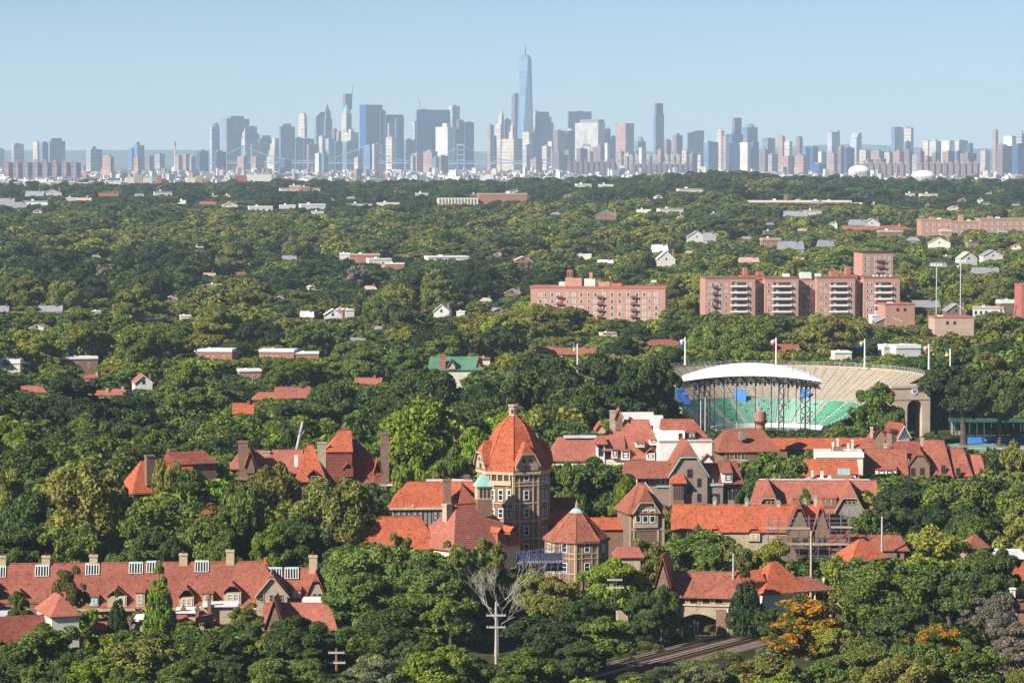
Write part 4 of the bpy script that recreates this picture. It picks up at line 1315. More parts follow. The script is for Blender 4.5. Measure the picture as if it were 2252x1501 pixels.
# ---------------------------------------------------------------- the tall gabled house and white apartments behind
def gabled_house():
    h = H('gabled_house', 'tall taupe house with clipped gable and green trim, orange oriel turret', 'house', 1514, 682.0, 4)
    h.gab('gable_roof', 1473, 1556, 0, 12, 1045, 976, TILE_B, TAUPE, 0.42, 1.6, trim=COPPER)
    h.b('left_wall', 1412, 1474, 1.5, 10, None, 1051, TAUPE)
    h.hip('left_roof', 1382, 1474, 0.5, 10, 1050, 1014, TILE_B, 0, 0)
    h.b('left_cornice', 1444, 1474, 1.2, 1.5, 1071, 1067, COPPER)
    for x in (1424, 1436, 1448, 1460):
        h.win(x, 1064, 9, 13, 1.48, 'white')
    h.b('right_wall', 1556, 1592, 0.8, 12, None, 1064, TAUPE)
    h.b('right_cornice', 1555, 1593, 0.5, 0.8, 1068, 1063, COPPER)
    h.hip('right_roof', 1552, 1596, 1.2, 12, 1062, 1018, TILE_B, 0, 0)
    h.b('side_wall', 1592, 1630, 1.6, 12, None, 1064, GREYWOOD)
    h.hip('side_roof', 1590, 1634, 1.0, 12, 1062, 1014, TILE_D, 2, 8)
    h.dormer(1590, 1612, 0.4, 6, 1040, 1020, 1058, TILE_B, WHITE, win=[(0.6, 0.6, 'dark')], shed=True)
    for x in (1600, 1609, 1618, 1626):
        h.win(x, 1098, 7, 26, 1.58, 'arch_dark')
    h.win(1574, 1108, 20, 24, 0.78, 'dark')
    h.win(1566, 1060, 10, 12, 0.78, 'white')
    for x, row in ((1517, 1050), (1517, 1086), (1538, 1070), (1538, 1103), (1495, 1112)):
        h.win(x, row, 12 if x == 1517 else 9, 19, 0, 'dark')
    o = h.b('oriel', 1478, 1503, -1.2, 0.0, 1112, 1062, BRICK)
    for x in (1482, 1487, 1492, 1497, 1501):
        h.b('slit_window', x - 1.3, x + 1.3, -1.25, -1.2, 1098, 1066, DARKWOOD, o)
    h.hip('oriel_roof', 1477, 1504, -1.2, 1.0, 1061, 1043, TILE, 5, 5, parent=o)
    h.chim(1624, 1634, 1024, 1012, 8, BRICK)
    # white apartments
    a = H('white_apartment_house', 'cream-walled apartment house with red mansard roofs, white parapet behind', 'house', 1430, 722.0, 3)
    a.b('left_wall', 1222, 1340, 2, 12, None, 1008, STUCCO)
    a.hip('left_roof', 1212, 1342, 2, 12, 1012, 961, TILE_P, 22, 0)
    a.b('roof_flat', 1244, 1318, 6, 9, 963, 959, FLAT)
    a.b('bay', 1312, 1330, 0.8, 3, None, 975, WHITE)
    a.hip('bay_roof', 1310, 1332, 0.6, 4, 975, 958, TILE_P, 8, 8)
    a.win(1321, 1002, 10, 24, 0.78, 'dark')
    a.b('mansard_wall', 1332, 1454, 1, 14, None, 1010, STUCCO)
    a.hip('mansard_roof', 1350, 1456, 0.6, 14, 1008, 923, TILE_P, 30, 24, ov=0.2)
    a.hip('small_roof', 1328, 1372, 1.0, 10, 990, 948, TILE_P, 10, 0)
    a.gab('oriel_roof', 1314, 1334, 4, 9, 946, 932, TILE, TRIM, 0.3, 0.4, 952)
    for (x0, x1, re, rr, b_) in ((1366, 1385, 990, 984, 1008), (1399, 1417, 972, 968, 980), (1430, 1446, 966, 960, 975), (1422, 1440, 996, 984, 1008), (1345, 1358, 988, 984, 1004)):
        a.dormer(x0, x1, 0.2, 5, re, rr, b_, TILE_P, WHITE, win=[(0.5, 0.7, 'dark')], shed=rr > re - 7, cut=0.3)
    a.chim(1346, 1358, 950, 902, 6, STONE)
    a.gab('turret_roof', 1358, 1374, 6, 10, 920, 904, TILE_P, BRICK, 0.0, 0.4, 945)
    a.b('parapet', 1372, 1448, 12, 12.6, 935, 906, WHITE)
    a.b('parapet', 1448, 1468, 10, 12.2, 960, 914, WHITE)
    w = H('white_block', 'plain off-white block with a red roof and dormer above it', 'house', 1520, 716.0, 3)
    w.b('wall', 1450, 1570, 0, 12, None, 970, WHITE)
    w.b('upper_wall', 1450, 1510, 4, 12, 972, 948, WHITE)
    w.b('coping', 1448, 1572, -0.15, 0.1, 972, 968, STONE)
    w.b('brick_return', 1566, 1572, -0.05, 10, None, 972, BRICK)
    w.hip('roof', 1464, 1562, 5, 14, 966, 921, TILE_B, 2, 32)
    w.dormer(1518, 1534, 4.2, 9, 950, 944, 962, TILE_B, DARKWOOD, win=[(0.5, 0.6)], shed=True)
    w.win(1500, 966, 8, 14, 3.98, 'dark')
    for x in (1548, 1556, 1563):
        w.win(x, 1016, 9, 14, -0.02, 'dark')
    w.gab('white_gable', 1538, 1570, -1.5, 3, 1018, 1000, TILE_P, WHITE, 0.0, 0.0)
    rl = MB()
    for i in range(9):
        x = w.X(1520 + i * 6)
        rl.tube([(x, 0.2, w.Z(969)), (x, 0.2, w.Z(960))], 0.04, 4)
    rl.tube([(w.X(1520), 0.2, w.Z(960)), (w.X(1568), 0.2, w.Z(960))], 0.05, 4)
    rl.build('railing', DARKWOOD, w.root)
    # brownish roof house and round chimney
    c = H('brown_roof_villa', 'house with faded brown-red roof right of the white block', 'house', 1650, 752.0, 10)
    c.b('wall', 1590, 1700, 0, 11, None, 990, BRICK)
    c.hip('roof', 1582, 1712, 0, 11, 992, 944, TILE_B, 26, 26)
    c.b('rooflight', 1628, 1640, 1.0, 2.0, 966, 950, GREYWOOD)
    for x in (1600, 1618, 1634):
        c.win(x, 1010, 9, 13, -0.02, 'cream')
    c.b('porch', 1606, 1640, -2.5, 0, None, 1012, STONE)
    r = H('round_chimney', 'thick orange brick chimney with a flared top before the stage', 'chimney', 1672, 768.0)
    MB().tube([(0, 0, 0), (0, 0, r.Z(930))], [1.25, 1.1], 14).build('shaft', BRICK_R, r.root)
    MB().tube([(0, 0, r.Z(932)), (0, 0, r.Z(924)), (0, 0, r.Z(905))], [1.2, 1.45, 1.32], 14).build('flared_top', BRICK_R, r.root)
    MB().tube([(0, 0, r.Z(929)), (0, 0, r.Z(926))], 1.62, 14).build('dark_band', DARKWOOD, r.root)
    l = H('low_roof_range', 'long low orange-brown roof range before the portal arch', 'house', 1800, 775.0, 2)
    l.b('wall', 1705, 1905, 0, 7, None, 984, BRICK)
    l.hip('roof', 1700, 1910, 0, 7, 986, 963, TILE, 0, 0)
    for i, x in enumerate((1842, 1875)):
        l.chim(x - 2, x + 2, 985, 966 if i else 964, -0.5, WHITE)
gabled_house()

def right_roofs():
    h = H('mansion_row', 'red-brown mansion roof with two clipped gables above the orange terrace', 'house', 1790, 655.0, -1)
    h.b('wall', 1668, 1925, 0, 12, None, 1126, TAUPE)
    h.hip('roof', 1658, 1934, -0.4, 12, 1128, 1056, TILE_P, 14, 6, off=0.4)
    h.b('flat_top', 1674, 1920, 4.5, 8, 1062, 1056, FLAT)
    for (a, b) in ((1664, 1716), (1838, 1898)):
        h.gab('clipped_gable_roof', a, b, -1.5, 7, 1124, 1066, TILE_P, GREYWOOD, 0.5, 1.4, trim=STONE)
        m = (a + b) / 2
        for dx in (-9, 0, 9):
            h.win(m + dx, 1109, 8, 14, -1.52, 'stone')
    for (a, b) in ((1744, 1768), (1806, 1840)):
        h.dormer(a, b, -0.2, 6, 1094, 1084, 1112, TILE_P, BRICK, win=[(0.5, 0.45, 'stone')], shed=True)
    for x in (1645, 1716, 1774):
        o = h.b('ridge_vent', x - 4 + 14, x + 4 + 14, 0.6, 1.4, 1120, 1106, STONE)
    f = H('flat_roof_house', 'house with red front roof and cream flat roof with rooftop boxes', 'house', 1820, 700.0, -2)
    f.b('wall', 1768, 1884, 0, 10, None, 1050, STUCCO)
    f.hip('roof', 1760, 1886, 0, 10, 1051, 1010, TILE, 14, 2)
    f.b('rear_block', 1800, 1906, 10.5, 18, None, 993, STUCCO)
    f.b('rear_parapet', 1798, 1908, 10.2, 10.5, 1006, 995, WHITE)
    for x0, x1, r0, r1 in ((1836, 1862, 1000, 982), (1838, 1842, 1000, 972), (1872, 1876, 1000, 975)):
        f.b('roof_box', x0, x1, 12, 13, r0, r1, WHITE if x1 - x0 < 6 else BRICK)
    for x0, x1, r0, r1 in ((1784, 1788, 1050, 1034), (1804, 1810, 1052, 1036), (1842, 1868, 1052, 1030)):
        f.b('roof_box', x0, x1, -1.5, -0.6, r0, r1, WHITE if x1 - x0 < 8 else COPPER)
    f.b('terrace', 1742, 1826, -3, 0, None, 1052, STUCCO)
    f.b('low_wing', 1826, 1872, -4, 0, None, 1046, BRICK_R)
    f.hip('low_wing_roof', 1824, 1876, -4, 0, 1060, 1046, FLAT, 0, 0)
    g = H('tall_red_roofs', 'cluster of steep red roofs beside the blue tennis court', 'house', 1990, 712.0, -8)
    g.b('wall', 1900, 2160, 0, 12, None, 1050, BRICK)
    g.hip('roof', 1896, 1996, -0.5, 11, 1056, 986, TILE_B, 10, 8, off=0.45)
    g.dormer(1926, 1972, -0.8, 4, 1032, 1022, 1050, TILE_B, STUCCO, win=[(0.3, 0.3, 'dark'), (0.7, 0.3, 'dark')], shed=True)
    g.hip('rear_roof', 1940, 2036, 5, 15, 1006, 970, TILE_D, 34, 2)
    g.gab('cross_roof', 2002, 2044, -1.5, 8, 1022, 992, TILE_D, BRICK, 0.35, 1.0)
    g.hip('high_roof', 2030, 2092, -0.5, 12, 1048, 968, TILE_B, 4, 22, off=0.4)
    g.hip('end_roof', 2086, 2134, 0.5, 12, 1046, 984, TILE_B, 2, 22, off=0.4)
    g.hip('low_end_roof', 2124, 2164, 2, 12, 1042, 1000, TILE_P, 0, 14, off=0.4)
    for x, r in ((2074, 1040), (2008, 1046), (2028, 1046), (2106, 1046)):
        g.win(x, r, 10, 18, -0.55 if x > 2040 else -1.52, 'dark')
    g.chim(2022, 2030, 985, 962, 8, STONE)
    g.chim(1942, 1950, 990, 974, 6, STONE, pots=1)
    t = H('tudor_gable_house', 'narrow white gable with red roof before the portal arch', 'house', 1985, 742.0, 24)
    t.gab('roof', 1974, 2000, 0, 7, 962, 936, TILE_D, STUCCO, 0.0, 0.0, trim=WHITE)
    t.b('front_bay', 1976, 1998, -0.5, 0, None, 966, WHITE)
    for x in (1981, 1987, 1993):
        t.win(x, 977, 5, 8, -0.52, 'dark')
    t.b('brick_stack', 1962, 1972, 0.5, 3, None, 950, BRICK)
    t.b('stack_coping', 1958, 1974, 0.3, 3.2, 950, 944, TILE_D)
    u = H('gabled_brick_house', 'brick house with stepped red roof and stone pinnacle left of white gable', 'house', 1925, 745.0, -12)
    u.b('wall', 1900, 1955, 0, 10, None, 985, BRICK)
    u.hip('roof', 1892, 1960, 0, 10, 986, 948, TILE_B, 22, 4)
    u.gab('gable_roof', 1922, 1952, -0.8, 6, 964, 944, TILE_D, BRICK, 0.0, 0.0)
    u.chim(1911, 1917, 968, 938, 3, STONE)
right_roofs()

# ---------------------------------------------------------------- houses on the left
def left_houses():
    h = H('chimney_house', 'small house with lit orange roof and brick chimney among trees at left', 'house', 330, 642.0, 26)
    L = 5.2
    ze, zr = h.Z(1082), h.Z(1012, 0, 4.2)
    MB().box(-3.4, 10, 0.3, 8.2, -0.4, ze).build('wall', BRICK, h.root)
    MB().hip(-4.0, 11, -0.3, 8.8, ze, zr - ze, 3.5, 1.0, 'x', 0.25).build('roof', TILE, h.root)
    MB().gablet(0.6, 4.2, -1.2, 5, h.Z(1060), 2.6, 0.001, 0.0, 0.15).build('gable_roof', TILE, h.root)
    MB().wall_gablet(0.8, 4.0, -0.9, 4, h.Z(1090), h.Z(1060), 2.4, 0.001).build('gable_wall', STUCCO, h.root)
    h.chim(322, 340, 1046, 1001, -0.2, BRICK, 1.3)
    MB().hip(6, 16, 3, 10, h.Z(1018, 8, 6), h.Z(992, 10, 6) - h.Z(1018, 8, 6), 0, 2, 'x', 0.2).build('rear_roof', TILE_D, h.root)
    MB().box(6.4, 15.6, 3.4, 9.6, 0, h.Z(1018, 8, 6)).build('rear_wall', BRICK, h.root)
    h.chim(396, 412, 1000, 988, 7, BRICK)
    v = H('hipped_villa', 'large villa, steep dark red roof with lit hip and tall chimneys', 'house', 690, 655.0, 6)
    v.b('wall', 520, 850, 0, 14, None, 1062, BRICK)
    # long low roof
    v.hip('long_roof', 566, 664, 2, 10, 1040, 989, TILE_P, 2, 0)
    v.hip('left_roof', 512, 572, 0, 9, 1030, 996, TILE_P, 18, 10)
    v.gab('small_gable_roof', 541, 560, -1.0, 5, 1026, 998, TILE, BRICK, 0.0, 0.0, 1040)
    v.chim(525, 546, 1028, 970, -0.4, BRICK, 1.8)
    v.chim(579, 596, 1014, 991, 5, STONE, 1.4, 3)
    v.hip('pyramid_roof', 654, 712, -2.5, 6, 1058, 978, TILE, 27, 27)
    v.b('bay_wall', 658, 708, -2.2, 5, None, 1058, BRICK)
    v.dormer(675, 700, -2.8, 2, 1046, 1031, 1056, TILE, GREYWOOD, win=[(0.3, 0.35, 'dark'), (0.7, 0.35, 'dark')])
    v.b('valley_flashing', 648, 656, 1.8, 2.0, 1026, 1000, WHITE)
    v.chim(699, 717, 1042, 972, -0.2, STONE, 1.6, 2)
    z0, z1 = v.Z(1064, 8, 0), v.Z(946, 6, 9)
    xa, xb = v.X(712), v.X(872)
    MB().box(xa + .6, xb - .6, 1.0, 15, -0.4, z0).build('main_wall', BRICK, v.root)
    ro = MB().hip(xa, xb, 0.2, 16, z0, z1 - z0, 3.2, 9.6, 'x', 0.25, 0.5).build('great_roof', TILE_D, v.root)  # dark red tiles paint in the shade of the big slope
    # its little hip on the left, sunlight put into the colour with orange tiles
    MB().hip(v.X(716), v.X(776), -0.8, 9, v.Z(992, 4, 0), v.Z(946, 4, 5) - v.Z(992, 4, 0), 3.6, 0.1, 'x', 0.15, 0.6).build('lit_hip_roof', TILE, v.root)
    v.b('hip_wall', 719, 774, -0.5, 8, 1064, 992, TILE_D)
    v.dormer(754, 776, -0.8, 6, 1030, 1016, 1044, TILE, TILE_D)
    v.dormer(823, 838, 0.4, 8, 1040, 1008, 1060, TILE, TILE_D)
    v.chim(838, 856, 1060, 951, 0.3, BRICK, 1.4)
    v.chim(755, 767, 952, 940, 7, BRICK)
    v.b('eave_board', 828, 874, 0.0, 0.2, 1068, 1064, WHITE)
    v.chim(1000, 1001, 1100, 1099, 0, BRICK) if False else None
left_houses()

# ---------------------------------------------------------------- the long terrace with skylights
def long_terrace():
    h = H('long_terrace', 'long terrace with mottled red roof, skylights, dormers and cream chimneys', 'terrace', 270, 556.0, 4)
    h.b('wall', -60, 640, 0, 11, None, 1338, STONE)
    ro = h.hip('roof', -66, 640, 0, 11, 1338, 1236, TILE_B, 0, 72)
    h.b('right_wall', 575, 722, 1.5, 10, None, 1325, STONE)
    h.hip('right_roof', 572, 732, 1.5, 10, 1326, 1248, TILE_B, 6, 18)
    h.b('eave_board', -66, 640, -0.6, -0.45, 1343, 1337, TRIM)
    for x, rb, rt in ((-2, 1246, 1222), (95, 1246, 1222), (200, 1244, 1220), (399, 1240, 1217), (503, 1236, 1209), (688, 1250, 1221)):
        h.chim(x - 9, x + 9, rb, rt, 5.0, TRIM, 1.3, 1)
    # skylights lie on the slope
    yr, ze, zr = 5.5, h.Z(1338), h.Z(1236, 0, 5.5)
    slope = math.atan2(zr - ze, yr + 0.45)
    sk = MB()
    w, l = 1.25, 1.7
    sk.box(-w, w, 0, 0.12, 0, 0.16).box(-w, w, l * 2 - 0.12, l * 2, 0, 0.16).box(-w, -w + .12, 0.12, l * 2 - 0.12, 0, 0.16).box(w - .12, w, 0.12, l * 2 - 0.12, 0, 0.16)
    for i in range(1, 5):
        q = -w + 2 * w * i / 5
        sk.box(q - .06, q + .06, .12, l * 2 - .12, 0.0, 0.14)
    frame = sk.mesh('skylight', WHITE)
    pane = MB().box(-w + .1, w - .1, .1, l * 2 - .1, 0.0, 0.07).mesh('pane', GLASS)
    cap = MB().box(-w, w, l * 2, l * 2 + 0.45, 0, 0.2).mesh('flashing', COPPER)
    for x, top in ((87, 1248), (198, 1245), (294, 1242), (333, 1240), (440, 1239), (603, 1254), (640, 1254), (-8, 1250)):
        z = h.Z(top + 21, h.X(x), 3)
        right = x > 560
        zbase = (h.Z(1326, h.X(x), 1.5) if right else ze + h.X(x) * 0)
        y = (z - zbase) / math.tan(slope) - 0.45 + (1.5 if right else 0)
        o = share(frame, 'skylight', h.root, (h.X(x), y - 0.05, z + 0.05))
        o.rotation_euler = (slope, 0, 0)
        o.scale = (0.98, 0.62, 1)
        share(pane, 'pane', o)
        share(cap, 'flashing', o)
    for (x0, x1, re, rr, b_, shed, wins, wm) in (
            (26, 58, 1318, 1296, 1334, False, [(0.5, 0.5, 'arch')], TRIM), (152, 178, 1318, 1300, 1336, False, [(0.3, 0.4, 'arch'), (0.7, 0.4, 'arch')], TRIM), (195, 214, 1311, 1301, 1328, True, [(0.6, 0.55)], COPPER),
            (234, 276, 1310, 1290, 1330, False, [(0.75, 0.35)], TRIM), (296, 316, 1302, 1290, 1330, True, [(0.5, 0.5)], TRIM), (392, 424, 1312, 1288, 1334, False, [(0.35, 0.35), (0.7, 0.35)], TRIM), (442, 466, 1304, 1294, 1326, True, [(0.5, 0.5)], TRIM),
            (490, 528, 1302, 1280, 1324, False, [(0.35, 0.34), (0.72, 0.34)], TRIM), (640, 660, 1296, 1286, 1310, True, [(0.6, 0.5)], TRIM)):
        h.dormer(x0, x1, -0.2 if x1 < 600 else 1.2, 5.5, re, rr, b_, TILE_B, wm, win=wins, shed=shed, cut=0.35)
    h.gab('gable_roof', 562, 630, -1.5, 8, 1310, 1266, TILE_B, STONE, 0.12, 0.4, trim=STONE)
    for x in (574, 595, 616):
        h.win(x, 1322, 9, 16, -1.52, 'cream')
    h.gab('gable_roof', 672, 716, 0.2, 8, 1318, 1268, TILE_B, STONE, 0.3, 0.6)
    for x in (690, 702):
        h.win(x, 1318, 9, 15, 0.18, 'cream')
    MB().cone(ngon(8, 1.3, h.X(581), 9), h.Z(1254, 0, 9), (h.X(581), 9, h.Z(1226, 0, 9))).build('turret_roof', TILE, h.root)
    MB().prism(ngon(8, 1.1, h.X(581), 9), h.Z(1300, 0, 9), h.Z(1254, 0, 9)).build('turret', STONE, h.root)
    for i, x in enumerate(range(180, 560, 22)):
        h.win(x, 1366, 10, 18, 0, 'cream', i % 3 == 0)
    # cottage at the lower left with timbered gable
    c = H('timbered_cottage', 'cottage with dark red roof and black-and-white timbered gable at bottom left', 'house', 60, 524.0, 22)
    zc = c.Z(1424)
    MB().box(-5.4, 8.4, 0.4, 8, -0.4, zc).build('wall', STUCCO, c.root)
    MB().hip(-6, 9.4, -0.3, 8.6, zc, c.Z(1352, 0, 4) - zc, 0.0, 0.4, 'x', 0.25).build('roof', TILE_D, c.root)
    MB().hip(3.2, 8.6, -1.6, 9.6, c.Z(1352, 4, 0), c.Z(1306, 4, 4) - c.Z(1352, 4, 0), 3.2, 3.4, 'y', 0.25).build('high_roof', TILE_P, c.root)
    MB().box(3.6, 8.2, -1.2, 9.2, 0, c.Z(1352, 4, 0)).build('high_wall', STUCCO, c.root)
    tim = MB()
    for y in (1.0, 2.4, 4.2, 6.0, 7.4):
        tim.box(-5.46, -5.38, y - .14, y + .14, 0, zc + 0.2)
    for q in (1.5, 4.0):
        tim.box(-5.48, -5.38, 0.4, 8.0, zc - q, zc - q + 0.22)
    tim.build('timbering', DARKWOOD, c.root)
    a = H('parapet_range', 'low brown wall with orange coping at the left edge before the terrace', 'wall', 30, 542.0, 0)
    a.b('wall', -40, 86, 0, 6, None, 1326, BRICK)
    a.b('coping', -42, 88, -0.2, 0.5, 1326, 1321, TILE)
    a.b('flat_roof', -40, 60, -6, -0.25, 1356, 1349, FLAT)
    a.b('lower_wall', -40, 60, -5.8, -0.3, None, 1356, STONE)
    # station shelters: white flat roofs with stone piers
    s = H('station_shelter', 'station shelter, pale flat roof and row of gabled stone piers', 'shelter', 390, 540.0, 2)
    for (x0, x1, y0, y1, r0) in ((292, 356, -2, 5, 1366), (382, 436, 0, 6, 1348), (440, 520, 3, 8, 1334)):
        s.b('flat_roof', x0, x1, y0, y1, r0, r0 - 4, WHITE)
        s.b('wall', x0 + 4, x1 - 4, y0 + .6, y1 - .6, None, r0, STONE)
    for x, r1, y in ((284, 1352, -2.4), (367, 1322, -0.6), (400, 1330, 0.6), (432, 1330, -0.6), (456, 1306, 2.6), (356, 1350, -2.4)):
        o = s.b('pier', x - 4, x + 4, y, y + 0.8, None, r1 + 9, BRICK)
        xa, xb = s.X(x - 6), s.X(x + 6)
        zz = s.Z(r1 + 9, xa, y)
        MB().hip(xa, xb, y - .1, y + .9, zz, s.Z(r1, xa, y) - zz, 0, 0, 'y', 0.1).build('pier_cap', BRICK, o)
    s.hip('link_roof', 370, 408, -2.4, 0.4, 1368, 1352, TILE_P, 8, 4)
    s.hip('link_roof', 434, 470, -1.5, 2.0, 1366, 1348, TILE_B, 2, 10)
    p = H('kiosk', 'small kiosk with orange hipped roof before the terrace', 'kiosk', 219, 536.0, 0)
    p.hip('roof', 196, 242, 0, 4, 1384, 1367, TILE, 16, 16)
    p.b('wall', 203, 236, 0.3, 3.7, None, 1384, STONE)
    for x in (210, 219, 228):
        p.win(x, 1400, 7, 13, 0.28, 'white')
    r = H('red_roof_annex', 'broad faded red roof with small pointed gable right of the shelters', 'house', 655, 538.0, -2)
    r.b('wall', 584, 728, 0, 9, None, 1380, BRICK)
    r.hip('roof', 576, 736, 0, 9, 1382, 1325, TILE_P, 2, 22)
    r.gab('pointed_gable_roof', 584, 622, -1.2, 5, 1382, 1326, TILE_P, BRICK, 0.0, 0.0)
    r.b('rear_flat_roof', 650, 728, 9.8, 13, 1324, 1317, WHITE)
    r.b('rear_wall', 654, 724, 10, 12.8, None, 1324, STONE)
long_terrace()
# ================================================================ station bridge, railway, poles
def station_bridge():
    h = H('station_bridge', 'arcaded tan station bridge with mottled red roof beside the railway', 'bridge', 1535, 547.0, -9)
    h.b('upper_wall', 1478, 1612, 0, 6, 1346, 1312, STONE)
    h.hip('roof', 1462, 1622, -0.4, 6.4, 1312, 1256, TILE_B, 2, 2)
    h.b('pier', 1462, 1496, -0.3, 6, None, 1312, BRICK)
    h.b('pier', 1576, 1616, -0.2, 6, None, 1340, BRICK)
    h.b('tunnel_wall', 1496, 1576, 5.0, 5.8, None, 1346, BRICK)
    h.b('sill_band', 1478, 1612, -0.25, 0, 1332, 1328, TRIM)
    h.b('cornice', 1474, 1616, -0.3, 0, 1314, 1310, TRIM)
    # shallow arch under the wall
    b = MB()
    xa, xb = h.X(1494), h.X(1578)
    n = 12
    vs = []
    zt, z0 = h.Z(1345), h.Z(1362)
    for i in range(n + 1):
        t = i / n
        x = xa + (xb - xa) * t
        za = z0 + (h.Z(1349) - z0) * math.sin(math.pi * t)
        vs += [(x, -0.1, zt), (x, -0.1, za), (x, 5, za), (x, 5, zt)]
    b.add(vs, [f for i in range(n) for f in ((4 * i + 1, 4 * i + 5, 4 * i + 4, 4 * i), (4 * i + 2, 4 * i + 6, 4 * i + 5, 4 * i + 1))])
    b.build('arch_soffit', STONE, h.root)
    for x in (1500, 1527, 1554, 1582):
        h.win(x, 1327, 22, 12, -0.02, 'arch')
    h.gab('gable_roof', 1448, 1476, -2.5, 7, 1290, 1238, TILE, BRICK, 0.0, 0.0)
station_bridge()

RUST = paint('rusty_steel', (0.20, 0.12, 0.085), 0.3, 1.0, 0.6, 0.3)
BALLAST = paint('ballast', (0.25, 0.175, 0.13), 0.35, 1.5, 0.95, spec=0.1)
def railway():
    A, B = at(1180, 1540, 1), at(1700, 1386, 1)
    def gp(px, row):
        # meeting point of the photo ray with the ground
        u, v = (px - CW / 2) / FPX, (CH / 2 - row) / FPX
        dy, dz = cp + v * sp, -sp + v * cp
        k = -CAMZ / dz
        return Vector((u * k, dy * k, 0))
    a, b = gp(1150, 1532), gp(1760, 1372)
    d = (b - a).normalized()
    n = Vector((-d.y, d.x, 0))
    L = (b - a).length
    ang = math.atan2(d.y, d.x)
    root = empty('railway_track', a, ang)
    tag(root, 'railway track of two lines crossing the lower right', 'railway track')
    bl = MB()
    bl.add([(0, -6.4, 0.05), (L, -6.4, 0.05), (L, 5.4, 0.05), (0, 5.4, 0.05), (0, -5.2, 0.55), (L, -5.2, 0.55), (L, 4.2, 0.55), (0, 4.2, 0.55)], [(0, 1, 5, 4), (1, 2, 6, 5), (2, 3, 7, 6), (3, 0, 4, 7), (4, 5, 6, 7)])
    bl.build('ballast_bed', BALLAST, root)
    sl_ = None
    for y in (1.4, -3.4):
        for q in (-0.72, 0.72):
            MB().box(0, L, y + q - 0.05, y + q + 0.05, 0.70, 0.88).build('rail', RUST, root)
        m = int(L / 0.72)
        for i in range(m):
            if sl_ is None:
                sl_ = MB().box(-0.13, 0.13, -1.3, 1.3, 0.50, 0.70).mesh('sleeper', DARKWOOD)
            share(sl_, 'sleeper', root, (0.4 + i * 0.72, y, 0))
        MB().box(0, L, y + 1.55, y + 1.68, 0.8, 1.0).build('third_rail', paint('third_rail_cover', (0.55, 0.45, 0.38), 0.15, 0.8), root)
    # mesh fence and lamp posts on its far side
    f = empty('mesh_fence', a + n * 8.5 + d * (L * 0.50), ang)
    tag(f, 'thin wire fence on posts along the railway bank', 'fence')
    post = None
    for i in range(16):
        if post is None:
            post = MB().tube([(0, 0, 0), (0, 0, 2.2)], 0.05, 5).build('post', GREYWOOD, f)
        else:
            share(post, 'post', f, (i * 1.5, 0, 0))
    w = MB()
    for z in (0.4, 0.8, 1.2, 1.6, 2.0):
        w.tube([(0, 0, z), (22.5, 0, z)], 0.02, 4)
    for i in range(75):
        w.tube([(i * 0.3, 0, 0.2), (i * 0.3, 0, 2.1)], 0.012, 3)
    w.build('wire_mesh', GREYWOOD, f)
railway()

def lamp_posts():
    for i, (px, r1, d, lab) in enumerate(((1459, 1382, 541.0, 'pale green lamp post left of the station bridge arch'), (1527, 1363, 542.0, 'pale green lamp post, left one of two before the bridge arch'), (1534, 1367, 543.0, 'pale green lamp post, right one of two before the bridge arch'), (1601, 1338, 545.0, 'pale green lamp post right of the station bridge'), (1812, 1270, 560.0, 'pale lamp post by the large orange pyramid roof'))):
        p = at(px, r1, d)
        o = empty('lamp_post', (p.x, d, 0))
        MB().tube([(0, 0, 0), (0, 0, p.z - 0.6)], [0.12, 0.08], 6).build('post', COPPER, o)
        MB().prism(ngon(6, 0.16), p.z - 0.6, p.z, 1.5).build('lantern', WHITE, o)
        tag(o, lab, 'lamp post')
lamp_posts()

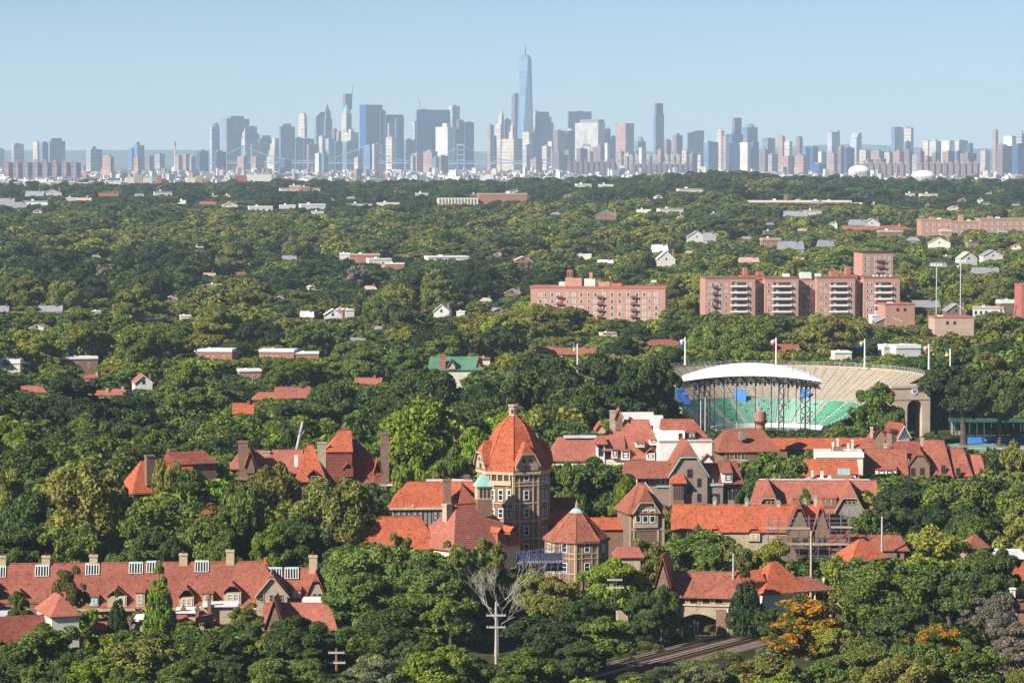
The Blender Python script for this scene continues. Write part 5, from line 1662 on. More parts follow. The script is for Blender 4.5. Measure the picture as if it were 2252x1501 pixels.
def utility_poles():
    PALE = paint('weathered_pole', (0.42, 0.38, 0.33), 0.2, 1.0, 0.9)
    tops = []
    for (px, r1, d, arms, c, lab) in (
            (1091, 1322, 520.0, ((1352, 22), (1378, 21)), PALE, 'pale utility pole with two crossarms before the bare tree'),
            (1352, 1256, 538.0, ((1274, 17), (1291, 20)), DARKWOOD, 'dark utility pole with pale crossarms and insulators'),
            (1613, 1216, 548.0, (), PALE, 'pale bare pole behind the station bridge roof'),
            (1784, 1166, 572.0, (), TRIM, 'tall yellowish pole before the scaffolding'),
            (1940, 1135, 600.0, (), PALE, 'pale pole standing over the brown-red roof'),
            (740, 1424, 508.0, ((1434, 18), (1456, 20)), BRICK, 'brown utility pole with crossarms at the bottom edge')):
        p = at(px, r1, d)
        o = empty('utility_pole', (p.x, d, 0))
        MB().tube([(0, 0, -0.3), (0, 0, p.z)], [0.24, 0.17], 8).build('pole', c, o)
        for row, hw in arms:
            z = at(px, row, d).z
            w = hw * d / FPX
            ar = MB().box(-w, w, -0.24, -0.12, z - 0.14, z + 0.14).build('crossarm', PALE, o)
            for k in (-0.9, -0.55, -0.2, 0.2, 0.55, 0.9):
                MB().tube([(k * w, -0.18, z + 0.14), (k * w, -0.18, z + 0.34)], 0.06, 5).build('insulator', GREYWOOD, ar)
        tag(o, lab, 'utility pole')
        tops.append((p, arms, d))
    # wires
    WIRE = paint('black_wire', (0.03, 0.03, 0.03), 0.1, 1.0)
    def wire(a, b, sag, lab):
        pts = [a + (b - a) * (i / 14) - Vector((0, 0, sag * (1 - (2 * i / 14 - 1) ** 2))) for i in range(15)]
        o = MB().tube(pts, 0.035, 4).build('overhead_wire', WIRE)
        tag(o, lab, 'wire', 'overhead wires')
    wire(at(740, 1436, 508), at(1091, 1354, 520), 1.2, 'overhead wire from the bottom edge pole to the pale pole')
    wire(at(1091, 1352, 520), at(1352, 1276, 538), 1.0, 'overhead wire between the pale pole and the dark pole')
    wire(at(1352, 1276, 538), at(1613, 1232, 548), 1.0, 'overhead wire from the dark pole over the station roof')
    wire(at(1613, 1226, 548), at(1784, 1178, 572), 0.8, 'overhead wire leading to the yellowish pole')
utility_poles()
def blue_scaffold():
    BN = paint('blue_scaffold_tube', (0.11, 0.12, 0.24), 0.2, 1.0, 0.5)
    NET = paint('dark_debris_net', (0.06, 0.06, 0.12), 0.3, 0.8)
    s = H('blue_scaffolding', 'low blue scaffolding with dark netting left of the octagonal pavilion', 'scaffolding', 1190, 572.0, 12)
    for i in range(8):
        x = s.X(1140 + i * 14.5)
        b = MB()
        for y in (0.0, 1.6):
            b.tube([(x, y, 0), (x, y, s.Z(1212 - i * 1.5))], 0.06, 5)
        b.build('upright', BN, s.root)
    b = MB()
    for row in (1214, 1226, 1240, 1254):
        for y in (0.0, 1.6):
            b.tube([(s.X(1138), y, s.Z(row)), (s.X(1244), y, s.Z(row - 10))], 0.05, 4)
    b.build('ledger_rails', BN, s.root)
    b = MB()
    for i in range(7):
        x = 1140 + i * 14.5
        b.tube([(s.X(x), -0.05, s.Z(1250)), (s.X(x + 14.5), -0.05, s.Z(1218))], 0.05, 4)
    b.build('diagonal_braces', BN, s.root)
    s.b('debris_net', 1140, 1242, 1.7, 1.76, 1256, 1216, NET)
    s.b('planked_platform', 1138, 1244, 0.0, 1.6, 1238, 1235, STONE)
blue_scaffold()
# ================================================================ the stadium with its stage
SEATGREEN = paint('green_seats', (0.07, 0.30, 0.175), 0.25, 0.5, 0.5)
SEATMINT = paint('sunlit_green_seats', (0.16, 0.36, 0.26), 0.2, 0.5, 0.5)  # same green seats, sunlight put into a paler mint colour
TERRACE = paint('weathered_terrace', (0.31, 0.275, 0.24), 0.2, 0.3)
BLUE = paint('blue_canvas', (0.05, 0.20, 0.60), 0.15, 0.8, 0.6)
BLACKSTEEL = paint('black_truss', (0.025, 0.025, 0.03), 0.2, 1.0, 0.5)
MEMBRANE = paint('white_stage_roof', (0.80, 0.80, 0.78), 0.05, 0.3, 0.5)
PALESTEEL = paint('pale_steel', (0.45, 0.52, 0.50), 0.15, 0.6, 0.4)
def stadium():
    CX, CD = 1695, 945.0
    c = at(CX, 950, CD)
    root = empty('stadium_bowl', (c.x, CD, 0))
    tag(root, 'horseshoe stadium of weathered terraces with green lower seats', 'stadium')
    f0, f1 = R(-112), R(86)
    def pol(r, f, z):
        return (r * math.sin(f), r * math.cos(f) * 1.0, z)
    def rings(part, m, r0, r1, z0, z1, n, fa=f0, fb=f1, seg=44, m2=None):
        b = MB()
        for i in range(n):
            ra, rb = r0 + (r1 - r0) * i / n, r0 + (r1 - r0) * (i + 1) / n
            za, zb = z0 + (z1 - z0) * i / n, z0 + (z1 - z0) * (i + 1) / n
            vs, fs = [], []
            for j in range(seg + 1):
                f = fa + (fb - fa) * j / seg
                vs += [pol(ra, f, za), pol(ra, f, zb), pol(rb, f, zb)]
            for j in range(seg):
                k = 3 * j
                fs += [(k, k + 3, k + 4, k + 1), (k + 1, k + 4, k + 5, k + 2)]
            b.add(vs, fs)
        return b.build(part, m, root)
    rings('upper_terrace', TERRACE, 29.6, 46, 7.6, 16.4, 20)
    rings('lower_terrace', TERRACE, 18, 29, 0.6, 7.0, 12)
    # walls that close the bowl
    def wallring(part, m, r, z0, z1, t=0.5, fa=f0, fb=f1):
        b = MB()
        vs, fs = [], []
        seg = 44
        for j in range(seg + 1):
            f = fa + (fb - fa) * j / seg
            vs += [pol(r, f, z0), pol(r, f, z1), pol(r + t, f, z1), pol(r + t, f, z0)]
        for j in range(seg):
            k = 4 * j
            fs += [(k, k + 4, k + 5, k + 1), (k + 1, k + 5, k + 6, k + 2), (k + 2, k + 6, k + 7, k + 3)]
        fs += [(0, 1, 2, 3), (len(vs) - 1, len(vs) - 2, len(vs) - 3, len(vs) - 4)]
        return b.add(vs, fs).build(part, m, root)
    wallring('outer_wall', STONE, 46, 0, 17.2)
    wallring('gangway_wall', TERRACE, 29, 6.6, 8.3, 0.3)
    wallring('field_wall', WHITE, 17.6, 0, 1.4, 0.3)
    # rim rail
    rail = MB()
    for z in (17.7, 18.2):
        rail.tube([pol(46.2, f0 + (f1 - f0) * j / 44, z) for j in range(45)], 0.05, 4)
    for j in range(89):
        f = f0 + (f1 - f0) * j / 88
        rail.tube([pol(46.2, f, 17.2), pol(46.2, f, 18.2)], 0.05, 4)
    rail.build('rim_railing', PALESTEEL, root)
    # blocks of green seats between the aisles
    nb = 13
    for k in range(nb):
        fa, fb = f0 + (f1 - f0) * (k + 0.07) / nb, f0 + (f1 - f0) * (k + 0.93) / nb
        b = MB()
        for i in range(12):
            r = 18 + 11 * (i + 0.75) / 12
            z = 0.6 + 6.4 * (i + 1) / 12
            n = max(4, int((fb - fa) * r / 0.62))
            for j in range(n):
                if rng.random() < 0.06:
                    continue
                f = fa + (fb - fa) * (j + 0.5) / n
                w = (fb - fa) * r / n * 0.42
                ca, sa = math.cos(f), math.sin(f)
                def q(u, v, zz):
                    return ((r + v) * sa + u * ca, (r + v) * ca - u * sa, zz)
                b.add([q(-w, 0, z + .38), q(w, 0, z + .38), q(w, .22, z + .95), q(-w, .22, z + .95), q(-w, -.32, z + .4), q(w, -.32, z + .4)], [(1, 0, 3, 2), (5, 4, 0, 1)])
        o = b.build('seat_block', SEATMINT if 4 <= k <= 9 and k != 5 else SEATGREEN, root)  # middle blocks take the painted sunlit tone
        o['kind'] = 'stuff'
    # pale aisle stairs
    for k in range(1, nb):
        f = f0 + (f1 - f0) * k / nb
        for (ra, rb, za, zb, n, w) in ((18, 29, 0.62, 7.02, 12, 0.75), (29.6, 46, 7.62, 16.42, 20, 0.6)):
            b = MB()
            for i in range(n):
                r0_, r1_ = ra + (rb - ra) * i / n, ra + (rb - ra) * (i + 1) / n
                z = za + (zb - za) * (i + 1) / n + 0.06
                ca, sa = math.cos(f), math.sin(f)
                P = [((r + .0) * sa + u * ca, r * ca - u * sa) for r, u in ((r0_, -w), (r0_, w), (r1_, w), (r1_, -w))]
                b.add([(x, y, z - 0.45) for x, y in P] + [(x, y, z) for x, y in P], [(4, 7, 6, 5), (0, 4, 5, 1), (1, 5, 6, 2), (3, 7, 4, 0)])
            b.build('aisle_stair', CONC if za > 5 else WHITE, root)
        if k % 2 == 0:
            b = MB()
            for u in (-0.9, 0.9):
                ca, sa = math.cos(f), math.sin(f)
                b.tube([(29.6 * sa + u * ca, 29.6 * ca - u * sa, 8.7), (46 * sa + u * ca, 46 * ca - u * sa, 17.5)], 0.05, 4)
            b.build('hand_rail', PALESTEEL, root)
    # bench backs on the upper terrace
    b = MB()
    for i in range(0, 20):
        r, z = 29.6 + 16.4 * (i + 0.5) / 20, 7.6 + 8.8 * (i + 1) / 20
        for j in range(44):
            fa, fb = f0 + (f1 - f0) * (j + 0.1) / 44, f0 + (f1 - f0) * (j + 0.9) / 44
            b.add([pol(r, fa, z + .05), pol(r, fb, z + .05), pol(r + .25, fb, z + .3), pol(r + .25, fa, z + .3)], [(0, 3, 2, 1)])
    o = b.build('bench_rows', STONE, root)
    o['kind'] = 'stuff'
    # blue canvas at the gangway openings
    for px, row, d, w, hh in ((1628, 893, 972, 3.4, 5.2), (1768, 891, 971, 2.8, 5.0), (1500, 880, 958, 3.2, 3.4), (1512, 888, 956, 2.4, 3.0), (1438, 884, 944, 2.4, 2.6), (1396, 890, 938, 3.0, 2.6)):
        p = at(px, row, d)
        o = empty('blue_banner', (p.x, d, p.z), R(-12 if px > 1600 else 35))
        MB().add([(-w / 2, 0, 0), (w / 2, 0, 0), (w / 2, 1.2, hh), (-w / 2, 1.2, hh), (-w / 2, 0.1, 0), (w / 2, 0.1, 0), (w / 2, 1.3, hh), (-w / 2, 1.3, hh)], [(0, 1, 2, 3), (7, 6, 5, 4), (3, 2, 6, 7), (0, 3, 7, 4), (1, 5, 6, 2)]).build('canvas', BLUE, o)
        MB().tube([(-w / 2, 0.9, hh + .1), (w / 2, 0.9, hh + .1)], 0.07, 5).build('top_rod', WHITE, o)
        tag(o, {1628: 'blue canvas hanging at the middle gangway behind the stage', 1768: 'blue canvas at the right gangway behind the stage leg', 1500: 'blue canvas, upper one of two left of the stage', 1512: 'blue canvas, lower one of two left of the stage', 1438: 'blue canvas over the left stand, right one', 1396: 'blue canvas over the left stand, leftmost'}[px], 'canvas')
    # the field
    fl = MB().prism(ngon(40, 30, c.x, CD - 6, sy=1.6), 0.02, 0.06).build('stadium_floor', paint('court_surface', (0.16, 0.20, 0.15), 0.2, 0.1))
    fl['kind'] = 'structure'
    # flags on the rim
    for px, r0, r1, d, cols, lab in ((1507, 802, 741, 976, ((0.25, .3, .6), (0.7, .7, .7)), 'white flagpole with small flag at the left rim of the stadium'), (1707, 802, 742, 991, ((0.6, .1, .12), (0.7, .7, .7)), 'white flagpole with striped flag behind the stage roof'),
                                     (1902, 808, 745, 976, ((0.05, .2, .6), (0.85, .6, .03)), 'white flagpole with blue and yellow flag on the rim'), (2043, 812, 756, 955, ((0.6, .1, .12), (0.7, .7, .72)), 'white flagpole with red and white flag near the dark oak'), (2090, 800, 766, 960, ((0.85, .6, .03), (0.05, .15, .5)), 'flagpole with blue and yellow flag behind the dark oak'),
                                     (1270, 790, 755, 1010, ((0.85, .6, .03), (0.05, .2, .6)), 'flagpole with blue over yellow flag left of the stadium')):
        p = at(px, r1, d)
        zb = at(px, r0, d).z if px not in (2090, 1270) else 0
        o = empty('flagpole', (p.x, d, max(zb, 0.0)))
        hh = p.z - max(zb, 0.0)
        MB().tube([(0, 0, 0), (0, 0, hh)], [0.32, 0.2], 7).build('pole', WHITE, o)
        s = -1 if px in (1507, 1707, 1902, 2043, 1270) else -1
        for i, cc in enumerate(cols):
            b = MB()
            n = 8
            vs = []
            for j in range(n + 1):
                x = s * 2.0 * j / n
                y = 0.25 * math.sin(j * 1.3)
                vs += [(x, y, hh - 0.3 - 0.75 * (1 - i) - 0.1 * j), (x, y, hh - 0.3 - 0.75 * (2 - i) - 0.1 * j)]
            b.add(vs, [(2 * j, 2 * j + 2, 2 * j + 3, 2 * j + 1) for j in range(n)])
            b.build('flag_stripe', paint('flag_%d_%d' % (px, i), cc, 0.05, 1.0), o)
        tag(o, lab, 'flagpole')
stadium()

def lattice(b, x, y, z0, z1, w=0.7):
    for sx in (-w, w):
        for sy in (-w, w):
            b.tube([(x + sx, y + sy, z0), (x + sx, y + sy, z1)], 0.2, 4)
    n = max(2, int((z1 - z0) / 1.5))
    for i in range(n):
        a, c = z0 + (z1 - z0) * i / n, z0 + (z1 - z0) * (i + 1) / n
        s = 1 if i % 2 else -1
        for y_ in (y - w, y + w):
            b.tube([(x - w * s, y_, a), (x + w * s, y_, c)], 0.1, 4)
        for x_ in (x - w, x + w):
            b.tube([(x_, y - w * s, a), (x_, y + w * s, c)], 0.06, 4)
def stage():
    d = 918.0
    c = at(1652, 950, d)
    root = empty('stage_roof_structure', (c.x, d, 0), R(-3))
    tag(root, 'open-air stage with arched white roof on black truss towers', 'stage')
    k = d / FPX
    X = lambda px: (px - 1652) * k
    Z = lambda row: at(1652, row, d).z
    n = 24
    D = 17.0
    def arc(x, drop=0.0):
        t = x / X(1805)
        return Z(838) + (Z(825) - Z(838)) * (1 - t * t) - drop
    b = MB()
    vs, fs = [], []
    xs = [X(1500) + (X(1805) - X(1500)) * i / n for i in range(n + 1)]
    prof = [(-0.6, -0.1, 0.0), (0.5, 1.3, 0.0), (3.0, 2.5, 0.0), (D * 0.45, 3.1, 0), (D - 2.6, 2.2, 0), (D - 0.6, 1.2, 0), (D, 0, 0)]
    for x in xs:
        e = 1 - 0.75 * abs(x / X(1805)) ** 2.2
        for (y, dz, _) in prof:
            vs.append((x, y, arc(x) + dz * e))
    m = len(prof)
    for i in range(n):
        for j in range(m - 1):
            a = i * m + j
            fs.append((a, a + m, a + m + 1, a + 1))
    o = b.add(vs, fs).build('membrane_roof', MEMBRANE, root)
    sd = o.modifiers.new('thickness', 'SOLIDIFY')
    sd.thickness = 0.12
    sm = MB()
    for x in xs[1::3]:
        sm.tube([(x, y, arc(x) + dz * (1 - 0.75 * abs(x / X(1805)) ** 2.2) + 0.05) for (y, dz, _) in prof], 0.07, 4)
    sm.build('membrane_ribs', MEMBRANE, o)
    # trusses under the roof
    for y in (0.2, 5.5, 11, D - 0.4):
        tr = MB()
        for i in range(n):
            a, c2 = xs[i], xs[i + 1]
            for z_ in (0.0, 1.8):
                tr.tube([(a, y, arc(a, z_ + 0.3)), (c2, y, arc(c2, z_ + 0.3))], 0.2, 4)
            s = i % 2
            tr.tube([(a, y, arc(a, 0.3 + 1.8 * s)), (c2, y, arc(c2, 2.1 - 1.8 * s))], 0.17, 4)
        tr.build('roof_truss', BLACKSTEEL, root)
    rg = MB()
    for i in range(26):
        x = X(1530) + (X(1785) - X(1530)) * i / 25
        rg.box(x - 0.3, x + 0.3, 2.0 + (i * 5) % 9, 2.7 + (i * 5) % 9, arc(x, 3.3), arc(x, 2.2))
    rg.build('stage_lights', BLACKSTEEL, root)
    for px, y in ((1531, 0.5), (1558, 13), (1718, 0.5), (1768, 13), (1776, 0.5), (1545, 13)):
        q = MB()
        x = X(px) * (1 if y < 5 else 1.015)
        lattice(q, x, y, 0, arc(X(px), 1.0))
        q.build('truss_tower', BLACKSTEEL, root)
    for px, y in ((1541, 4), (1551, 9), (1572, 15), (1594, 16), (1622, 16.5), (1664, 16.5), (1700, 16), (1735, 8), (1754, 12), (1762, 5), (1798, 15)):
        MB().tube([(X(px), y, 0), (X(px), y, arc(X(min(px, 1798)), 0.5))], 0.12, 6).build('column', WHITE if px in (1541, 1551, 1754) else PALESTEEL, root)
    MB().box(X(1535), X(1775), 2, 15, 0, 1.6).build('stage_deck', BLACKSTEEL, root)
stage()

def portal():
    h = H('portal_arch', 'sand-coloured stadium gateway with tall dark arch and round crest', 'gateway', 2010, 902.0, 12)
    W = paint('sand_render', (0.47, 0.37, 0.27), 0.15, 0.4)
    xa, xb = h.X(1994), h.X(2028)
    zt = h.Z(852)
    zs = h.Z(896)
    MB().box(h.X(1962), xa, 0, 7, -0.3, zt).build('left_pier', W, h.root)
    MB().box(xb, h.X(2046), 0, 7, -0.3, zt).build('right_pier', W, h.root)
    b = MB()
    n = 12
    r = (xb - xa) / 2
    xm = (xa + xb) / 2
    for i in range(n):
        a0, a1 = math.pi * i / n, math.pi * (i + 1) / n
        p0, p1 = (xm - r * math.cos(a0), zs + r * math.sin(a0)), (xm - r * math.cos(a1), zs + r * math.sin(a1))
        b.add([(p0[0], 0, p0[1]), (p1[0], 0, p1[1]), (p1[0], 0, zt), (p0[0], 0, zt), (p0[0], 7, p0[1]), (p1[0], 7, p1[1]), (p1[0], 7, zt), (p0[0], 7, zt)], [(0, 1, 2, 3), (0, 4, 5, 1), (7, 6, 5, 4), (3, 2, 6, 7)])
    b.build('arch_head', W, h.root)
    MB().box(xa, xb, 6.0, 6.6, -0.3, zs + r * 0.9).build('dark_passage', DARKWOOD, h.root)
    h.b('parapet', 1958, 2050, -0.3, 7.3, 853, 848, W)
    h.b('string_course', 1962, 2046, -0.15, 0, 879, 877, STONE)
    z = h.Z(860)
    cr = MB().tube([(h.X(2010), -0.18, z), (h.X(2010), 0, z)], 0.95, 16).build('crest', WHITE, h.root)
    MB().add([(h.X(2010) + x, -0.2, z + y) for x, y in ((-0.55, 0.5), (0.55, 0.5), (0.55, -0.1), (0, -0.7), (-0.55, -0.1))], [(4, 3, 2, 1, 0)]).build('crest_shield', paint('violet_enamel', (0.22, 0.14, 0.32), 0.05), cr)
    # side stand left of the bowl: bleachers seen from their flank
    s = H('side_bleachers', 'grey bleacher stand left of the stage under the oaks', 'bleachers', 1440, 915.0, 28)
    b = MB()
    for i in range(14):
        b.box(-8 + i * 1.0, -7.2 + i * 1.0, 0, 24, 8.5 - i * 0.56, 8.85 - i * 0.56)
    b.build('bench_rows', PALESTEEL, s.root, kind='stuff')
    f = MB()
    for i in range(7):
        f.tube([(-8, 2 + i * 3.5, 0), (-8, 2 + i * 3.5, 9)], 0.12, 5)
        f.tube([(-8, 2 + i * 3.5, 8.5), (6, 2 + i * 3.5, 0.6)], 0.1, 5)
    f.build('frame', BLACKSTEEL, s.root)
    # club terrace, tennis court, floodlights
    DKG = paint('dark_green_paint', (0.025, 0.10, 0.07), 0.15, 0.6)
    cl = H('club_pavilion', 'long low dark green club pavilion under the oak at right', 'pavilion', 2150, 936.0, -2)
    cl.b('wall', 2095, 2250, 0, 6, None, 926, GREYWOOD)
    cl.b('canopy', 2085, 2260, -4, 0.5, 928, 922, DKG)
    for x in range(2096, 2256, 16):
        cl.b('post', x, x + 1.6, -3.8, -3.4, None, 928, DKG)
    for x in range(2104, 2250, 20):
        cl.win(x, 946, 9, 14, -0.02, 'dark')
    y0, y1 = 880.0, 911.0
    xa, xb = at(2085, 970, 905).x, at(2262, 970, 905).x
    t = MB().add([(xa, y0, 0.05), (xb, y0, 0.05), (xb, y1, 0.05), (xa, y1, 0.05)], [(0, 1, 2, 3)]).build('tennis_court', paint('green_court', (0.16, 0.26, 0.22), 0.12, 0.2))
    t['kind'] = 'structure'
    m = MB()
    for (a0, a1, b0, b1) in ((0.1, 0.9, 0.48, 0.52), (0.1, 0.9, 0.1, 0.11), (0.1, 0.105, 0.1, 0.9), (0.895, 0.9, 0.1, 0.9)):
        m.add([(xa + (xb - xa) * u, y0 + (y1 - y0) * v, 0.054) for u, v in ((a0, b0), (a1, b0), (a1, b1), (a0, b1))], [(0, 1, 2, 3)])
    m.build('court_lines', WHITE, t)
    bl = MB().box(at(2095, 965, 926).x, at(2242, 965, 926).x, 912, 912.3, 0, 1.6).build('blue_windscreen', BLUE)
    tag(bl, 'long blue windscreen along the back of the tennis court', 'windscreen')
    for px, r1, d, two, lab in ((2098, 862, 920.0, True, 'green floodlight pole with twin lamps before the dark oak'), (2106, 866, 921.0, True, 'green floodlight pole right beside the twin lamp pole'), (2060, 585, 1420.0, False, 'tall floodlight mast, left one of two by the dark wood'), (2113, 576, 1420.0, False, 'tall floodlight mast, right one of two by the dark wood')):
        p = at(px, r1, d)
        o = empty('floodlight_mast', (p.x, d, 0))
        MB().tube([(0, 0, 0), (0, 0, p.z)], [0.28 if d > 1000 else 0.14, 0.22 if d > 1000 else 0.1], 7).build('mast', COPPER if d < 1000 else PALESTEEL, o)
        w = 1.4 if d < 1000 else 2.6
        MB().box(-w, w, -.1, .1, p.z - 0.2, p.z).build('crossbar', PALESTEEL, o)
        for x in (-0.8, -0.3, 0.3, 0.8):
            MB().prism(ngon(6, 0.28 if d < 1000 else 0.5, x * w, 0), p.z, p.z + (0.4 if d < 1000 else 1.0), 0.6).build('lamp', WHITE, o)
        tag(o, lab, 'floodlight')
portal()
# ================================================================ apartment blocks
APB = paint('apartment_brick', (0.44, 0.235, 0.17), 0.12, 0.5)
APD = paint('apartment_brick_red', (0.40, 0.13, 0.10), 0.12, 0.5)
BALC = paint('balcony_white', (0.72, 0.70, 0.68), 0.08, 0.5)
def fire_escape(h, px, rows, y, w=15):
    b = MB()
    xa, xb = h.X(px - w / 2), h.X(px + w / 2)
    for i, r in enumerate(rows):
        z = h.Z(r, xa, y)
        b.box(xa, xb, y - 1.1, y - 0.05, z - 0.08, z)
        b.box(xa, xb, y - 1.12, y - 1.05, z, z + 0.9)
        if i:
            b.tube([(xa if i % 2 else xb, y - 0.6, z), (xb if i % 2 else xa, y - 0.6, h.Z(rows[i - 1], xa, y))], 0.16, 4)
    b.build('fire_escape', paint('rust_red_iron', (0.20, 0.07, 0.06), 0.2, 0.8), h.root)
def blocks():
    h = H('brick_apartment_block', 'long pink brick apartment block with red fire escapes, left of the pair', 'apartment block', 1320, 1490.0, -7)
    h.b('wall', 1166, 1462, 0, 16, None, 634, APB)
    h.b('parapet', 1164, 1464, -0.2, 16.2, 634, 630, APD)
    for c in (1188, 1199, 1214, 1227, 1247, 1262, 1278, 1294, 1309, 1328, 1345, 1362, 1381, 1400, 1416, 1427, 1442):
        for r in (652, 667, 681, 695, 709):
            h.win(c, r, 8.0 if c not in (1199, 1247, 1294, 1427) else 5.0, 9, 0, 'white', rng.random() < 0.55)
    for c in (1231, 1320, 1394):
        fire_escape(h, c, (654, 669, 683, 697, 711), -0.02)
    for r in (652, 667, 681, 695):
        for y in (4, 9, 13):
            h.win(0, r, 6, 9, y, 'white', face='r', x=h.X(1462))
    for (a, b_, r0, r1, m) in ((1240, 1276, 634, 611, APB), (1244, 1256, 611, 594, APD), (1282, 1306, 634, 613, STUCCO), (1293, 1300, 613, 599, APB), (1313, 1338, 634, 620, APB), (1340, 1364, 634, 623, APD), (1226, 1242, 634, 620, STUCCO)):
        h.b('roof_bulkhead', a, b_, 5, 10, r0, r1, m)
    for x in (1247, 1253):
        h.b('arched_opening', x - 1.5, x + 1.5, 4.9, 5.0, 608, 598, DARKWOOD)
    h.b('antenna_dish', 1428, 1440, 6, 7, 620, 616, WHITE)
    h.b('antenna_mast', 1433, 1435, 6.3, 6.6, 632, 620, GREYWOOD)
    k = H('balconied_apartment_block', 'wide brick apartment block with white balconies in four bays', 'apartment block', 1760, 1490.0, 6)
    # recessed body, then projecting bays
    k.b('rear_wall', 1592, 1978, 6, 20, None, 616, APB)
    bays = ((1548, 1658, 612), (1680, 1754, 612), (1796, 1880, 611), (1900, 1980, 611))
    for (a, b_, r) in bays:
        k.b('projecting_bay', a, b_, 0, 16, None, r, APB)
        k.b('parapet', a - 1, b_ + 1, -0.2, 16.2, r, r - 2.5, BRICK)
    for (a, b_) in ((1604, 1640), (1696, 1738), (1824, 1864), (1924, 1962)):
        for i, r in enumerate((631, 645, 659, 673, 687, 701)):
            o = k.b('balcony', a, b_, -1.4, 0.0, r, r - 3.6, BALC)
            k.b('balcony_recess', a + 2, b_ - 2, -0.06, 0.0, r - 4, r - 10.5, DARKWOOD, o)
            k.b('balcony_door', a + 8, a + 14, -0.12, -0.06, r - 3.6, r - 9, PANE_LIGHT, o)
    for c in (1556, 1564, 1573, 1582, 1594, 1648, 1688, 1746, 1804, 1815, 1872, 1908, 1917, 1971):
        for r in (630, 644, 658, 672, 686, 700):
            k.win(c, r, 5.6, 8.5, 0, 'white', rng.random() < 0.45)
    for c in (1664, 1672, 1762, 1772, 1782, 1790, 1886, 1893):
        for r in (632, 646, 660, 674, 688):
            k.win(c, r, 6, 8.5, 6, 'white', rng.random() < 0.4)
    fire_escape(k, 1569, (632, 646, 660, 674, 688, 702), -0.02, 12)
    fire_escape(k, 1777, (634, 648, 662, 676, 690), 5.98, 16)
    for (a, b_, r0, r1, m) in ((1630, 1684, 614, 605, APD), (1638, 1646, 606, 589, APD), (1668, 1682, 608, 597, APD), (1832, 1852, 614, 596, APD), (1850, 1890, 614, 604, APD), (1867, 1876, 606, 587, APD), (1766, 1788, 612, 599, WHITE), (1728, 1740, 612, 602, WHITE), (1800, 1810, 612, 602, WHITE)):
        k.b('roof_bulkhead', a, b_, 6, 11, r0, r1, m)
    for x in (1924, 1932, 1942, 1950, 1962):
        k.b('satellite_dish', x - 2.5, x + 2.5, 3, 3.4, 612, 604, WHITE)
    t = H('brick_tower_block', 'square brick block with fire escape rising behind the balconied block', 'apartment block', 1928, 1640.0, 10)
    t.b('wall', 1893, 1962, 0, 16, None, 556, APB)
    t.b('parapet', 1892, 1963, -0.2, 16.2, 556, 553, DARKWOOD)
    for c in (1899, 1906, 1922, 1932, 1944, 1954):
        for r in (572, 586, 600):
            t.win(c, r, 5.5, 8.5, 0, 'white', c % 2 == 0)
    fire_escape(t, 1933, (575, 588, 602), -0.02, 20)
    for (px, d, x0, x1, r1, m, lab, rz) in ((1975, 1440.0, 1944, 2010, 670, APB, 'plain blank brick block right of the balconied block', 8), (2095, 1390.0, 2053, 2140, 699, paint('pale_brick', (0.47, 0.33, 0.25), 0.12, 0.4), 'plain peach-coloured brick block at right', 4), (2260, 1430.0, 2243, 2290, 628, APD, 'brick tower cut by the right edge of the picture', 4)):
        q = H('blank_brick_block', lab, 'block', px, d, rz)
        q.b('wall', x0, x1, 0, 14, None, r1, m)
        q.b('coping', x0 - 1, x1 + 1, -0.2, 14.2, r1, r1 - 2.5, APD)
        q.win(x0 + 28, r1 + 14, 6, 7, 0, 'dark')
        q.win(x0 + 44, r1 + 14, 6, 7, 0, 'dark')
        q.b('roof_bulkhead', x0 + 14, x0 + 24, 5, 8, r1, r1 - 6, WHITE)
    for (px, x0, x1, r1, row, lab) in ((2055, 2022, 2088, 484, (497, 510), 'brick apartment house with pale windows at upper right'), (2125, 2086, 2150, 488, (501, 513), 'brick apartment wing with slim chimney tower at upper right'), (2205, 2150, 2262, 482, (495, 507), 'brick apartment wing at the upper right edge')):
        q = H('far_apartment_house', lab, 'apartment house', px, 2650.0, 5)
        q.b('wall', x0, x1, 0, 18, None, r1, APB)
        q.b('parapet', x0 - 1, x1 + 1, -0.3, 18.3, r1, r1 - 2, STONE)
        for c in range(int(x0) + 5, int(x1) - 3, 7):
            for r in row:
                q.win(c, r, 3.6, 6, 0, 'white', c % 2 == 0)
        q.b('roof_bulkhead', x0 + 22, x0 + 32, 6, 10, r1, r1 - 7 if px != 2125 else 472, APB)
        q.b('roof_bulkhead', x0 + 40, x0 + 48, 6, 10, r1, r1 - 5, WHITE)
    s = H('school_building', 'long pale school with ribbed wall beside a dark brown wing', 'school', 1010, 3350.0, 4)
    s.b('wall', 964, 1052, 0, 26, None, 436, STUCCO)
    for i in range(12):
        s.b('pier', 967 + i * 7, 969.4 + i * 7, -0.6, 0, None, 437, GREYWOOD)
    s.b('brown_wing', 1054, 1160, 4, 30, None, 428, BRICK_R)
    s.b('wing_parapet', 1053, 1161, 3.7, 30.3, 428, 425.5, STONE)
    s.b('roof_plant', 1115, 1124, 10, 16, 427, 420, WHITE)
    s = H('long_flat_school', 'long low flat-roofed school on the ridge at right', 'school', 1770, 3350.0, 1)
    s.b('wall', 1646, 1868, 0, 22, None, 445, BRICK_R)
    s.b('roof_edge', 1644, 1870, -0.4, 22.4, 445, 441, STUCCO)
    s.b('white_wing', 1864, 1898, -1, 16, None, 446, WHITE)
    for x, r in ((1726, 427), (1702, 437), (1792, 438), (1822, 439)):
        s.b('roof_plant', x - 3, x + 3, 8, 12, 445, r, BRICK if r < 430 else WHITE)
blocks()

